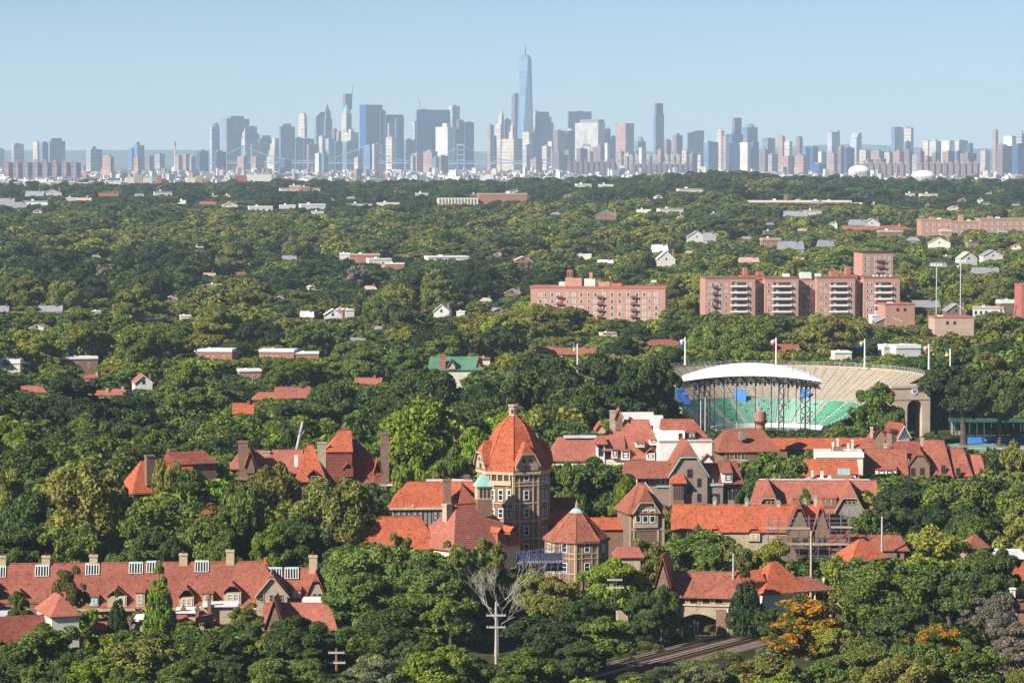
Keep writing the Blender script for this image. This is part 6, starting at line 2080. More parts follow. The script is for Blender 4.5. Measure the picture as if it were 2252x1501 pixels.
# ================================================================ roofs that peep out of the trees
def dist_for(px, row, up):
    lo, hi = 700.0, 4700.0
    u = (px - CW / 2) / FPX
    best, bd = 1e9, 1000.0
    d = lo
    while d < hi:
        e = abs(proj((u * d, d, terrain(u * d, d) + up))[1] - row)
        if e < best:
            best, bd = e, d
        d += 20
    return bd
ROOFC = {'w': paint('white_roof', (0.72, 0.71, 0.69), 0.1, 0.3), 'g': paint('grey_roof', (0.25, 0.25, 0.27), 0.15, 0.4), 'r': TILE_P, 'o': TILE, 'b': TILE_B, 'p': paint('pinkish_roof', (0.50, 0.33, 0.26), 0.15, 0.4), 't': paint('tan_roof', (0.46, 0.39, 0.31), 0.15, 0.4)}
WALLC = {'w': paint('dull_white_wall', (0.58, 0.56, 0.52), 0.12, 0.4), 'c': STUCCO, 'b': BRICK_R, 'k': BRICK, 'g': GREYWOOD, 't': STONE}
RC = {'w': 'white', 'g': 'grey', 'r': 'red', 'o': 'orange', 'b': 'brown-red', 'p': 'pinkish', 't': 'tan'}
PEEP = []
# x0, x1, top row, lowest visible row, shape (f flat, g ridge along, e gable end), roof, wall, height seen above trees adds to 'up'
for q in """0 20 672 690 g g k|88 138 672 690 g g k|398 422 693 702 f w c|320 356 700 712 f w t|665 690 684 702 g w c|714 752 680 700 e w w|0 46 790 832 f w c|140 216 784 808 f w k|428 512 767 796 f w b|570 648 768 794 f w b|648 702 774 792 f w b
528 576 812 834 f w b|298 336 825 852 e r w|188 216 823 832 g r b|245 272 855 872 g r b|556 622 862 884 g r k|612 684 850 884 g r k|514 556 886 918 g o k|384 402 926 946 g r b|84 142 888 916 g r w|38 102 848 868 g r c|168 202 870 898 g r b|200 242 858 872 g r b
740 756 678 692 f w b|760 780 680 692 f w c|954 988 670 694 e w w|1004 1022 684 694 f w c|1056 1078 786 808 f r c|1160 1240 762 778 g r k|1234 1312 764 784 g r w|1426 1502 746 764 g b k|780 836 830 850 g r k|1916 1950 692 706 f w c|1924 1982 694 716 e g k|2008 2066 660 682 g g k|2078 2122 668 694 e g k|2138 2204 674 692 f t w|2196 2250 660 692 f w k
1942 1968 758 788 f w c|1968 2024 758 794 f w w|1834 1872 772 792 f w c|1706 1756 756 780 g b k|748 772 556 574 f w w|770 836 558 574 f p b|812 862 568 582 f w c|848 890 578 590 f w b|942 1032 563 576 f w w|1436 1468 538 560 g w w|1444 1484 552 582 e w w|1262 1300 558 570 f w c|1134 1168 564 576 e p b
1510 1552 508 530 e g w|1546 1572 512 536 g g w|1674 1716 523 546 f p b|1714 1766 530 556 g g w|1800 1832 528 548 g g w|1628 1668 566 580 g p c|1738 1766 566 576 g p t|1930 1982 506 526 f t k|2038 2086 522 542 e g c|2108 2146 554 578 e t w|2158 2202 550 570 e g w|2138 2194 588 606 g g w|1866 1900 483 500 g g w|1896 1932 480 498 e g w|1850 1924 497 508 g r b|1924 2002 496 508 g r b|1718 1772 464 480 g g w|1768 1804 462 474 f t c
1990 2008 424 432 f t c|2022 2062 425 434 f t c|1492 1546 414 424 f t c|1308 1354 462 482 e g k|1398 1430 460 468 f w c|1450 1502 458 466 f t c|1268 1300 404 416 f w w|1316 1348 405 414 f w c|916 944 424 434 f w w|762 820 447 454 f g w|830 880 445 452 f w w|550 602 453 466 f w w|618 652 450 462 f w w|664 718 448 462 f w w|688 714 464 472 f w w
620 706 413 424 f t c|638 664 407 424 f p b|664 684 410 424 f p b|54 110 441 454 f g w|0 36 436 460 g g w|36 62 444 462 g g k|168 204 435 444 g p b|220 264 424 434 g b t|302 320 426 434 g g w|344 382 420 434 f g w|394 412 440 450 f w c|444 478 443 452 g r t|494 526 444 456 e p c|150 172 434 444 f w w|60 100 420 436 g g k|100 140 416 430 e g w""".replace('\n', '|').split('|'):
    v = q.split()
    PEEP.append([float(x) for x in v[:4]] + v[4:])
def more_roofs():
    # muted roofs along the streets of the right and far middle distance
    r = random.Random(77)
    n = 0
    while n < 60:
        x = r.uniform(1480, 2240) if r.random() < 0.62 else r.uniform(20, 1480)
        y = r.uniform(418, 600) if x > 1480 else r.choice((r.uniform(415, 470), r.uniform(540, 760)))
        w = r.uniform(13, 30) * (0.7 + (y - 400) / 500)
        hh = w * r.uniform(0.28, 0.42)
        if any(x < q[1] + 8 and x + w > q[0] - 8 and y < q[3] + 5 and y + hh > q[2] - 5 for q in PEEP):
            continue
        if 1160 < x + w and x < 1480 and 585 < y < 720 or x + w > 1540 and x < 2000 and 545 < y < 720:
            continue
        PEEP.append([x, x + w, y, y + hh, r.choice('ggeef'), r.choice('gggttpwb'), r.choice('wccgtk')])
        n += 1
more_roofs()
def peeping_houses():
    made = []
    for (x0, x1, rt, rb, shp, rc, wc) in PEEP:
        px = (x0 + x1) / 2
        up = 4.2 if rb > 600 else 5.0
        d = dist_for(px, rb, up)
        if rb > 840:
            d = min(d, 1080.0)
        nm = {'f': 'flat_roof_house', 'g': 'pitched_roof_house', 'e': 'gable_front_house'}[shp]
        h = H(nm, '', 'house', px, d, rng.choice((-6, 3, 8, 12)))
        w = (x1 - x0) * h.k
        dp = min(max(7.0, w * 0.6), 14.0)
        hh = (rb - rt) * h.k
        if shp == 'f':
            h.b('wall', x0, x1, 0, dp, None, rt + (rb - rt) * 0.22, WALLC[wc])
            h.b('flat_roof', x0 - 0.5, x1 + 0.5, -0.3, dp + 0.3, rt + (rb - rt) * 0.22, rt + 0.5, ROOFC[rc])
            h.b('roof_box', x0 + (x1 - x0) * 0.3, x0 + (x1 - x0) * 0.3 + max(3, (x1 - x0) * 0.1), dp * 0.4, dp * 0.6, rt + 2, rt - 3, ROOFC['w'])
            n = int((x1 - x0) / 11)
            if rb - rt > 12:
                for i in range(n):
                    if rng.random() < 0.4:
                        continue
                    h.win(x0 + (x1 - x0) * (i + 0.5) / n, rb - 1, 5, (rb - rt) * 0.42, 0, 'white' if wc != 'w' else 'dark')
        elif shp == 'g':
            re = rt + (rb - rt) * 0.72
            h.b('wall', x0 + 1, x1 - 1, 0, dp, None, re, WALLC[wc])
            hp = 0 if rng.random() < 0.6 else (x1 - x0) * 0.22
            h.hip('roof', x0, x1, 0, dp, re, rt, ROOFC[rc], hp, hp)
            h.chim(x0 + (x1 - x0) * 0.7, x0 + (x1 - x0) * 0.7 + max(3.5, 0.8 / h.k), rt + 3, rt - 5, dp * 0.4, BRICK if wc != 'b' else STONE)
            for i in range(max(1, int((x1 - x0) / 18))):
                h.win(x0 + (x1 - x0) * (i + 0.5) / max(1, int((x1 - x0) / 18)), re + 1.8 / h.k, 0.9 / h.k, 1.4 / h.k, 0, 'white')
        else:
            re = rt + (rb - rt) * 0.6
            h.gab('roof', x0, x1, 0, dp + 3, re, rt, ROOFC[rc], WALLC[wc], 0.0, 0.0, trim=WHITE)
            h.win(px, re + 0.5 / h.k, 1.0 / h.k, 1.4 / h.k, 0, 'dark')
            h.chim(x1 - 6, x1 - 2, re, rt - 3, dp * 0.4, BRICK_R)
        made.append((h, px, (rt + rb) / 2, RC[rc], {'f': 'flat-roofed', 'g': 'pitched-roof', 'e': 'gable-fronted'}[shp], d))
        KEEP_CLEAR.append((x0, x1, rt - 4, rb if shp == 'e' else rt + (rb - rt) * 0.62, d - 3))
    return made
KEEP_CLEAR = []
PEEPERS = peeping_houses()

def green_roof_house():
    h = H('green_roof_house', 'house with green slate roof, brick chimney and tiny cream gable', 'house', 1003, 1010.0, 5)
    h.b('wall', 955, 1050, 0, 9, None, 812, STUCCO)
    h.hip('roof', 948, 1060, 0, 9, 813, 784, GREENROOF, 3, 0)
    h.chim(966, 980, 803, 780, -0.2, BRICK_R, 1.4)
    h.gab('small_gable_roof', 986, 1001, -0.7, 4, 806, 793, GREENROOF, TRIM, 0.0, 0.0, 812)
    h.gab('end_gable', 1048, 1060, 0.5, 8, 812, 792, TILE_D, BRICK_R, 0.0, 0.0)
    KEEP_CLEAR.append((946, 1060, 780, 808, 1008.0))
green_roof_house()

def ridge_row():
    # a row of small town houses beyond the left end of the wooded ridge
    r = random.Random(21)
    cols = [('white', WHITE), ('cream', STUCCO), ('red', BRICK_R), ('brown', BRICK), ('grey', GREYWOOD), ('tan', STONE)]
    x = -4.0
    i = 0
    while x < 262:
        w = r.uniform(9, 17)
        cn, m = r.choice(cols)
        h = H('town_house', '', 'town house', x + w / 2, 4420.0 + r.uniform(-60, 60), 6)
        rt = r.uniform(398, 403)
        h.b('wall', x, x + w - 1, 0, 14, None, rt, m)
        h.b('parapet', x - .3, x + w - .7, -0.4, 14.4, rt, rt - 1.6, WHITE)
        PEEPERS.append((h, x + w / 2, rt + 5, cn, 'narrow', 4400))
        KEEP_CLEAR.append((x, x + w, rt - 2, 409, 4300.0))
        x += w
        i += 1
    for (x0, x1, rt, rb, m, cn) in ((281, 299, 391, 402, STUCCO, 'cream'), (300, 317, 387, 402, STONE, 'tan'), (319, 338, 392, 402, STUCCO, 'cream'), (350, 360, 386, 400, BRICK_R, 'brick'), (414, 434, 391, 400, STUCCO, 'cream'), (436, 449, 388, 400, STONE, 'tan'), (451, 466, 392, 400, GREYWOOD, 'grey'), (520, 546, 386, 394, ROOFC['r'], 'red'), (548, 600, 384, 392, WHITE, 'white')):
        h = H('far_block', '', 'block', (x0 + x1) / 2, 4900.0, 10)
        h.b('wall', x0, x1, 0, 20, None, rt, m)
        h.b('roof_box', x0 + 4, x0 + 10, 4, 9, rt, rt - 3, STONE)
        PEEPERS.append((h, (x0 + x1) / 2, (rt + rb) / 2, cn, 'far', 4900))
        KEEP_CLEAR.append((x0, x1, rt - 2, rb, 4800.0))
ridge_row()
# ================================================================ where things stand in the photo
# (photo columns x0..x1, rows y0..y1, distance): trees nearer than that stay out of this window
KEEP_CLEAR += [
    (1048, 1212, 889, 1150, 592), (1195, 1345, 1100, 1240, 575), (856, 1050, 1050, 1146, 610), (757, 960, 1132, 1190, 585), (1000, 1195, 1040, 1190, 585),
    (1378, 1482, 1058, 1160, 594), (1482, 1830, 1086, 1160, 605), (1684, 1872, 1120, 1215, 600), (1205, 1270, 1092, 1122, 606), (1306, 1372, 1136, 1158, 598), (1357, 1412, 1203, 1222, 562),
    (1400, 1632, 976, 1108, 676), (1212, 1340, 958, 1000, 716), (1312, 1572, 904, 1012, 712), (1582, 1630, 944, 1010, 748), (1630, 1712, 908, 965, 745), (1700, 1905, 963, 982, 765), (1900, 2160, 935, 1040, 706), (1762, 1905, 990, 1050, 695), (1658, 1930, 1055, 1122, 648),
    (1828, 1950, 1175, 1202, 598), (1862, 1970, 1183, 1226, 568), (1655, 1815, 1233, 1298, 545), (1760, 1815, 1290, 1315, 545), (2126, 2186, 1173, 1196, 584), (2190, 2252, 1205, 1224, 580), (2226, 2252, 1236, 1270, 552), (2226, 2252, 1290, 1430, 530),
    (1448, 1600, 1238, 1395, 541), (1310, 1645, 1395, 1490, 520), (1440, 1660, 1340, 1420, 530),
    (0, 730, 1205, 1330, 545), (0, 560, 1325, 1362, 538), (575, 730, 1322, 1378, 532), (0, 165, 1306, 1400, 515), (196, 440, 1320, 1384, 524),
    (292, 352, 1000, 1085, 636), (340, 430, 988, 1008, 640), (512, 720, 968, 1040, 645), (712, 872, 938, 1058, 645), (836, 858, 950, 1060, 645),
    (1490, 1830, 735, 945, 905), (1830, 1870, 800, 925, 930), (1870, 2010, 800, 850, 930), (1385, 1535, 850, 905, 900), (1974, 2046, 850, 946, 895), (2085, 2252, 860, 992, 880), (2090, 2252, 958, 992, 905),
    (1200, 1462, 592, 668, 1480), (1165, 1462, 592, 640, 1480), (1310, 1452, 600, 700, 1480), (1546, 1982, 585, 690, 1480), (1892, 1965, 553, 600, 1630), (1944, 2010, 668, 712, 1430), (2053, 2140, 698, 736, 1380), (2243, 2252, 626, 700, 1420),
    (2056, 2064, 583, 655, 1415), (2108, 2118, 574, 655, 1415),
    (2022, 2100, 480, 518, 2640), (2086, 2252, 476, 504, 2640), (2128, 2140, 470, 500, 2640), (964, 1052, 432, 448, 3340), (1052, 1160, 422, 440, 3340), (1646, 1898, 438, 447, 3340),
    (1084, 1098, 1322, 1420, 516), (1332, 1372, 1255, 1330, 534), (1606, 1620, 1215, 1262, 545), (1776, 1792, 1165, 1250, 568), (1934, 1946, 1135, 1185, 596), (722, 758, 1424, 1475, 505),
    (1030, 1165, 1230, 1330, 526),
    (1250, 1290, 755, 778, 1005), (2036, 2050, 752, 800, 950), (2084, 2100, 764, 790, 955),
]
OPEN_GROUND = [(1310, 1660, 1392, 1500), (1560, 1860, 905, 962), (2085, 2252, 930, 995)]
LANDMARKS = [(100, 1300, 'the skylit terrace end'), (480, 1290, 'the skylit terrace'), (650, 1355, 'the faded red annex roof'), (850, 1170, 'the orange-roofed hall'), (950, 1090, 'the timbered wing'), (1130, 1010, 'the domed tower'), (1270, 1180, 'the octagonal pavilion'), (1430, 1100, 'the gate lodge'),
             (1640, 1135, 'the orange terrace'), (1530, 1290, 'the station bridge'), (1470, 1440, 'the railway track'), (1090, 1310, 'the bare tree'), (1728, 1265, 'the large orange pyramid roof'), (1916, 1205, 'the pyramid roof by the pole'), (330, 1040, 'the chimney house'), (620, 1010, 'the villa\'s left chimneys'), (790, 1000, 'the villa\'s great dark roof'),
             (1510, 1040, 'the tall clipped gable'), (1420, 960, 'the cream apartment house'), (1650, 970, 'the brown-roofed villa'), (1790, 1090, 'the mansion row'), (2020, 1010, 'the steep red roofs'), (1650, 860, 'the stage'), (2010, 900, 'the portal arch'), (2170, 965, 'the blue windscreen'), (1003, 800, 'the green-roofed house'), (1320, 660, 'the fire-escape apartments'), (1760, 650, 'the balconied apartments'),
             (2095, 715, 'the peach brick block'), (1928, 575, 'the brick tower block'), (733, 690, 'the big white gable'), (640, 780, 'the long white flat roofs'), (180, 795, 'the white flat roof at left'), (115, 680, 'the grey gabled roof at left'), (650, 865, 'the red roofs in the trees'), (120, 900, 'the white-and-red house at left'), (300, 845, 'the white-trimmed gable'), (985, 570, 'the long white roof'), (790, 565, 'the white and brick row'),
             (1460, 560, 'the white two-gabled house'), (1700, 540, 'the small brick block'), (2055, 500, 'the upper right apartments'), (1010, 442, 'the ribbed school'), (1770, 443, 'the long flat school'), (640, 456, 'the white long sheds'), (80, 447, 'the long grey roof at upper left'), (660, 415, 'the tan roofs on the ridge'), (300, 560, 'the yellowing wood at left'), (2220, 1340, 'the brick house at the right edge'), (300, 1480, 'the bottom edge'), (900, 1480, 'the bottom edge pole'), (1900, 1480, 'the bottom right edge'), (2180, 1000, 'the right edge roofs')]
# column, top row, crown width in columns, distance, form, colour
MANUAL_TREES = [
    # along the bottom edge
    (100, 1362, 190, 512, 'round', 'mid green'), (300, 1392, 190, 508, 'round', 'olive'), (480, 1382, 170, 512, 'round', 'deep green'), (662, 1352, 150, 520, 'dome', 'deep green'), (20, 1428, 120, 500, 'round', 'deep green'),
    (205, 1440, 150, 498, 'round', 'bright green'), (400, 1446, 150, 498, 'round', 'mid green'), (590, 1442, 140, 500, 'round', 'mid green'), (820, 1440, 170, 499, 'airy', 'grey-green'), (960, 1410, 190, 503, 'round', 'bright green'), (1160, 1424, 190, 501, 'round', 'mid green'), (1040, 1440, 150, 497, 'round', 'deep green'),
    (350, 1232, 92, 533, 'cone', 'bright green'), (150, 1238, 92, 541, 'airy', 'russet'), (258, 1292, 62, 534, 'cone', 'dark green'), (40, 1296, 70, 536, 'round', 'mid green'), (540, 1322, 90, 530, 'airy', 'olive'), (600, 1385, 90, 515, 'round', 'olive'),
    (800, 1252, 190, 540, 'round', 'mid green'), (930, 1222, 200, 548, 'round', 'deep green'), (860, 1330, 190, 522, 'round', 'deep green'), (990, 1300, 130, 530, 'round', 'mid green'),
    (1225, 1262, 130, 546, 'round', 'olive'), (1340, 1222, 180, 552, 'round', 'bright green'), (1290, 1300, 150, 535, 'round', 'deep green'), (1420, 1296, 110, 536, 'round', 'deep green'), (1200, 1340, 190, 522, 'round', 'dark green'), (1330, 1350, 170, 519, 'round', 'mid green'), (1270, 1404, 130, 507, 'round', 'deep green'),
    (1640, 1246, 100, 544, 'cone', 'dark green'), (1692, 1330, 100, 536, 'round', 'deep green'), (1458, 1288, 80, 537, 'tall', 'deep green'), (1384, 1228, 84, 553, 'round', 'mid green'), (1506, 1370, 40, 541, 'shrub', 'mid green'), (1578, 1368, 50, 549, 'shrub', 'olive'), (1548, 1396, 44, 547, 'shrub', 'olive'), (1622, 1372, 50, 552, 'shrub', 'mid green'), (1392, 1478, 90, 499, 'shrub', 'deep green'), (1460, 1466, 80, 501, 'shrub', 'grey-green'), (1522, 1450, 90, 504, 'shrub', 'mid green'), (1590, 1432, 90, 507, 'shrub', 'olive'), (1690, 1412, 90, 509, 'round', 'grey-green'), (1420, 1410, 70, 530, 'shrub', 'mid green'), (1360, 1432, 60, 522, 'shrub', 'mid green'), (1778, 1304, 180, 524, 'round', 'orange'), (1840, 1370, 120, 515, 'round', 'yellow-green'), (1735, 1380, 130, 508, 'round', 'orange'),
    (1955, 1206, 230, 548, 'round', 'mid green'), (2090, 1226, 200, 542, 'round', 'deep green'), (1890, 1272, 150, 535, 'round', 'olive'), (2060, 1366, 170, 506, 'round', 'orange'), (1990, 1322, 170, 530, 'round', 'deep green'), (2175, 1312, 150, 526, 'airy', 'grey-brown'), (1905, 1398, 180, 508, 'round', 'mid green'), (2130, 1410, 190, 503, 'round', 'mid green'), (2215, 1420, 130, 505, 'round', 'grey-brown'), (2200, 1296, 120, 520, 'round', 'grey-brown'), (2235, 1362, 110, 512, 'round', 'grey-brown'),
    (1700, 1432, 200, 500, 'round', 'olive'), (1560, 1446, 140, 499, 'round', 'grey-green'), (1830, 1440, 150, 498, 'round', 'mid green'), (1990, 1436, 170, 497, 'round', 'olive'), (2200, 1200, 130, 552, 'round', 'deep green'),
    # in front of the terrace and inn
    (1420, 1176, 110, 580, 'airy', 'olive'), (1492, 1172, 100, 582, 'round', 'olive'), (1530, 1150, 70, 590, 'round', 'grey-green'), (1612, 1174, 112, 578, 'round', 'olive'), (1700, 1178, 112, 577, 'round', 'yellow-green'), (1560, 1196, 80, 572, 'round', 'mid green'), (1390, 1240, 90, 556, 'round', 'mid green'),
    (2062, 1152, 210, 568, 'round', 'yellow-green'), (1835, 1215, 90, 562, 'round', 'yellow-green'), (2150, 1200, 120, 560, 'round', 'mid green'),
    (1985, 1046, 190, 640, 'round', 'dark green'), (2100, 1026, 200, 645, 'round', 'deep green'), (2205, 1040, 170, 640, 'round', 'dark green'), (1935, 1090, 130, 625, 'round', 'deep green'), (2060, 1096, 170, 618, 'round', 'dark green'), (2170, 1110, 160, 615, 'round', 'dark green'), (2235, 965, 110, 690, 'round', 'olive'), (2130, 1100, 120, 610, 'round', 'deep green'),
    (880, 1164, 76, 574, 'airy', 'olive'), (1000, 1182, 90, 566, 'airy', 'olive'), (1076, 1174, 86, 568, 'airy', 'olive'), (1165, 1248, 100, 556, 'round', 'olive'),
    # the left mass
    (60, 1070, 190, 592, 'round', 'deep green'), (185, 1014, 220, 596, 'dome', 'olive'), (300, 1096, 170, 592, 'round', 'mid green'), (420, 1018, 160, 602, 'cedar', 'deep green'), (540, 1034, 170, 592, 'round', 'mid green'), (595, 1014, 140, 622, 'dome', 'olive'), (738, 1046, 205, 596, 'dome', 'olive'), (480, 1130, 170, 586, 'round', 'mid green'), (660, 1128, 170, 586, 'round', 'deep green'), (40, 1140, 170, 588, 'round', 'deep green'), (170, 1130, 190, 586, 'round', 'mid green'), (345, 1150, 150, 584, 'round', 'deep green'), (590, 1150, 120, 582, 'round', 'bright green'), (370, 1010, 90, 625, 'tall', 'olive'),
    (240, 1040, 120, 610, 'round', 'deep green'), (20, 1020, 120, 620, 'airy', 'olive'),
    # behind the inn
    (915, 872, 250, 715, 'round', 'bright green'), (1045, 930, 120, 690, 'round', 'bright green'), (990, 980, 120, 660, 'round', 'mid green'), (900, 985, 110, 655, 'round', 'bright green'), (960, 1010, 100, 640, 'round', 'yellow-green'), (1250, 918, 170, 748, 'cedar', 'deep green'), (1010, 880, 110, 760, 'round', 'deep green'), (1200, 880, 130, 790, 'cedar', 'deep green'),
    (1120, 800, 180, 860, 'round', 'deep green'), (1220, 786, 170, 868, 'round', 'deep green'), (1330, 770, 180, 880, 'round', 'dark green'), (1420, 764, 160, 885, 'round', 'deep green'), (1462, 776, 80, 893, 'round', 'deep green'), (1400, 820, 110, 888, 'round', 'dark green'), (1270, 830, 150, 850, 'round', 'deep green'), (1380, 812, 150, 860, 'round', 'dark green'), (1060, 830, 140, 840, 'round', 'dark green'),
    (1320, 1000, 200, 655, 'round', 'deep green'), (1255, 1010, 100, 650, 'round', 'mid green'), (1380, 1040, 90, 640, 'round', 'bright green'), (1718, 976, 170, 690, 'round', 'mid green'), (1660, 1020, 90, 672, 'round', 'deep green'),
    (1928, 838, 130, 872, 'round', 'mid green'), (1850, 926, 110, 850, 'round', 'mid green'), (1960, 900, 80, 860, 'round', 'mid green'), (2120, 788, 200, 905, 'round', 'dark green'), (2060, 806, 110, 912, 'round', 'deep green'), (2200, 800, 140, 900, 'round', 'deep green'), (1775, 1068, 50, 640, 'round', 'mid green'),
    (640, 930, 90, 760, 'tall', 'deep green'), (560, 900, 120, 790, 'round', 'dark green'), (450, 905, 130, 780, 'round', 'deep green'), (330, 930, 140, 760, 'round', 'mid green'), (160, 812, 170, 880, 'round', 'dark green'), (220, 870, 150, 830, 'round', 'dark green'), (60, 850, 140, 850, 'round', 'dark green'), (420, 840, 170, 880, 'round', 'mid green'), (730, 830, 150, 880, 'round', 'deep green'),
]
def bare_tree():
    r = random.Random(4)
    p = at(1092, 1226, 528.0)
    root = empty('bare_tree', (p.x, 528.0, 0))
    tag(root, 'leafless grey tree with spreading bare branches behind the pale pole', 'tree')
    tr, tw = MB(), MB()
    H_ = p.z
    tr.tube([(0, 0, -0.3), (0.1, 0, H_ * 0.3), (-0.1, 0.1, H_ * 0.5)], [0.42, 0.3, 0.22], 8)
    def grow(b, a, dirv, l, rad, depth):
        mid = a + dirv * l * 0.5 + Vector((r.uniform(-.15, .15), r.uniform(-.15, .15), 0.1)) * l
        e = a + dirv * l + Vector((0, 0, 0.12 * l))
        (tr if depth > 2 else tw).tube([a, mid, e], [rad, rad * 0.75, rad * 0.5], 5 if depth > 2 else 3)
        if depth == 0:
            return
        for i in range(3 if depth > 1 else 4):
            nd = (dirv + Vector((r.uniform(-.8, .8), r.uniform(-.8, .8), r.uniform(-.15, .65)))).normalized()
            grow(b, mid.lerp(e, r.uniform(0.1, 1.0)), nd, l * r.uniform(0.55, 0.8), rad * 0.52, depth - 1)
    for i in range(6):
        a = i * 1.05 + 0.3
        grow(tr, Vector((0, 0, H_ * (0.26 + 0.05 * i))), Vector((math.cos(a) * r.uniform(.6, 1.1), math.sin(a) * 0.7, r.uniform(.35, 1.0))).normalized(), H_ * r.uniform(0.16, 0.3), r.uniform(.08, .15), 4)
    tr.build('trunk', BARK_GREY, root)
    tw.build('twigs', BARK_GREY, root)
# ================================================================ trees
def leaf_material(name, inst):
    m = bpy.data.materials.new(name)
    m.use_nodes = True
    nt = m.node_tree
    nt.nodes.clear()
    out = nt.nodes.new('ShaderNodeOutputMaterial')
    if inst:
        at_ = N(nt, 'ShaderNodeAttribute', attribute_type='INSTANCER', attribute_name='tint')
        col, alpha = at_.outputs['Color'], at_.outputs['Alpha']
    else:
        oi = N(nt, 'ShaderNodeObjectInfo')
        col, alpha = oi.outputs['Color'], oi.outputs['Alpha']
    ge = N(nt, 'ShaderNodeNewGeometry')
    tc = N(nt, 'ShaderNodeTexCoord')
    no = N(nt, 'ShaderNodeTexNoise', Scale=0.45, Detail=2.0)
    nt.links.new(tc.outputs['Object'], no.inputs['Vector'])
    # brightness: leaf by leaf, and in sprays of new and old growth
    mr = N(nt, 'ShaderNodeMapRange')
    mr.inputs['To Min'].default_value = 0.62
    mr.inputs['To Max'].default_value = 1.38
    nt.links.new(ge.outputs['Random Per Island'], mr.inputs[0])
    m2 = N(nt, 'ShaderNodeMapRange')
    m2.inputs['From Min'].default_value = 0.3
    m2.inputs['From Max'].default_value = 0.7
    m2.inputs['To Min'].default_value = 0.72
    m2.inputs['To Max'].default_value = 1.28
    nt.links.new(no.outputs[0], m2.inputs[0])
    mu = N(nt, 'ShaderNodeMath', operation='MULTIPLY')
    nt.links.new(mr.outputs[0], mu.inputs[0])
    nt.links.new(m2.outputs[0], mu.inputs[1])
    # a turning tree (alpha 0) keeps green sprays between its coloured ones
    inv = N(nt, 'ShaderNodeMath', operation='SUBTRACT')
    inv.inputs[0].default_value = 1.0
    nt.links.new(alpha, inv.inputs[1])
    n4 = N(nt, 'ShaderNodeTexNoise', Scale=0.55, Detail=2.0)
    nt.links.new(tc.outputs['Object'], n4.inputs['Vector'])
    m4 = N(nt, 'ShaderNodeMapRange')
    m4.inputs['From Min'].default_value = 0.46
    m4.inputs['From Max'].default_value = 0.54
    nt.links.new(n4.outputs[0], m4.inputs[0])
    mf = N(nt, 'ShaderNodeMath', operation='MULTIPLY')
    nt.links.new(inv.outputs[0], mf.inputs[0])
    nt.links.new(m4.outputs[0], mf.inputs[1])
    mg = N(nt, 'ShaderNodeMix', data_type='RGBA')
    nt.links.new(mf.outputs[0], mg.inputs['Factor'])
    nt.links.new(col, mg.inputs['A'])
    mg.inputs['B'].default_value = (0.11, 0.135, 0.03, 1)
    col = mg.outputs['Result']
    sc = N(nt, 'ShaderNodeVectorMath', operation='SCALE')
    nt.links.new(col, sc.inputs[0])
    nt.links.new(mu.outputs[0], sc.inputs['Scale'])
    # some leaves turn yellower
    hs = N(nt, 'ShaderNodeHueSaturation')
    m3 = N(nt, 'ShaderNodeMapRange')
    m3.inputs['From Min'].default_value = 0.35
    m3.inputs['From Max'].default_value = 0.75
    m3.inputs['To Min'].default_value = 0.508
    m3.inputs['To Max'].default_value = 0.482
    n2 = N(nt, 'ShaderNodeTexNoise', Scale=0.25, Detail=1.0)
    nt.links.new(tc.outputs['Object'], n2.inputs['Vector'])
    nt.links.new(n2.outputs[0], m3.inputs[0])
    nt.links.new(m3.outputs[0], hs.inputs['Hue'])
    nt.links.new(sc.outputs[0], hs.inputs['Color'])
    d = N(nt, 'ShaderNodeBsdfDiffuse')
    t = N(nt, 'ShaderNodeBsdfTranslucent')
    nt.links.new(hs.outputs[0], d.inputs['Color'])
    nt.links.new(hs.outputs[0], t.inputs['Color'])
    mx = N(nt, 'ShaderNodeMixShader')
    mx.inputs[0].default_value = 0.3
    nt.links.new(d.outputs[0], mx.inputs[1])
    nt.links.new(t.outputs[0], mx.inputs[2])
    nt.links.new(mx.outputs[0], out.inputs['Surface'])
    return m
LEAF = leaf_material('leaves', False)
LEAF_FAR = leaf_material('leaves_far', True)
BARK = paint('bark', (0.10, 0.075, 0.055), 0.35, 1.5, 0.95, spec=0.1)
BARK_GREY = paint('bare_grey_wood', (0.40, 0.36, 0.315), 0.35, 1.0, 0.95, spec=0.1)

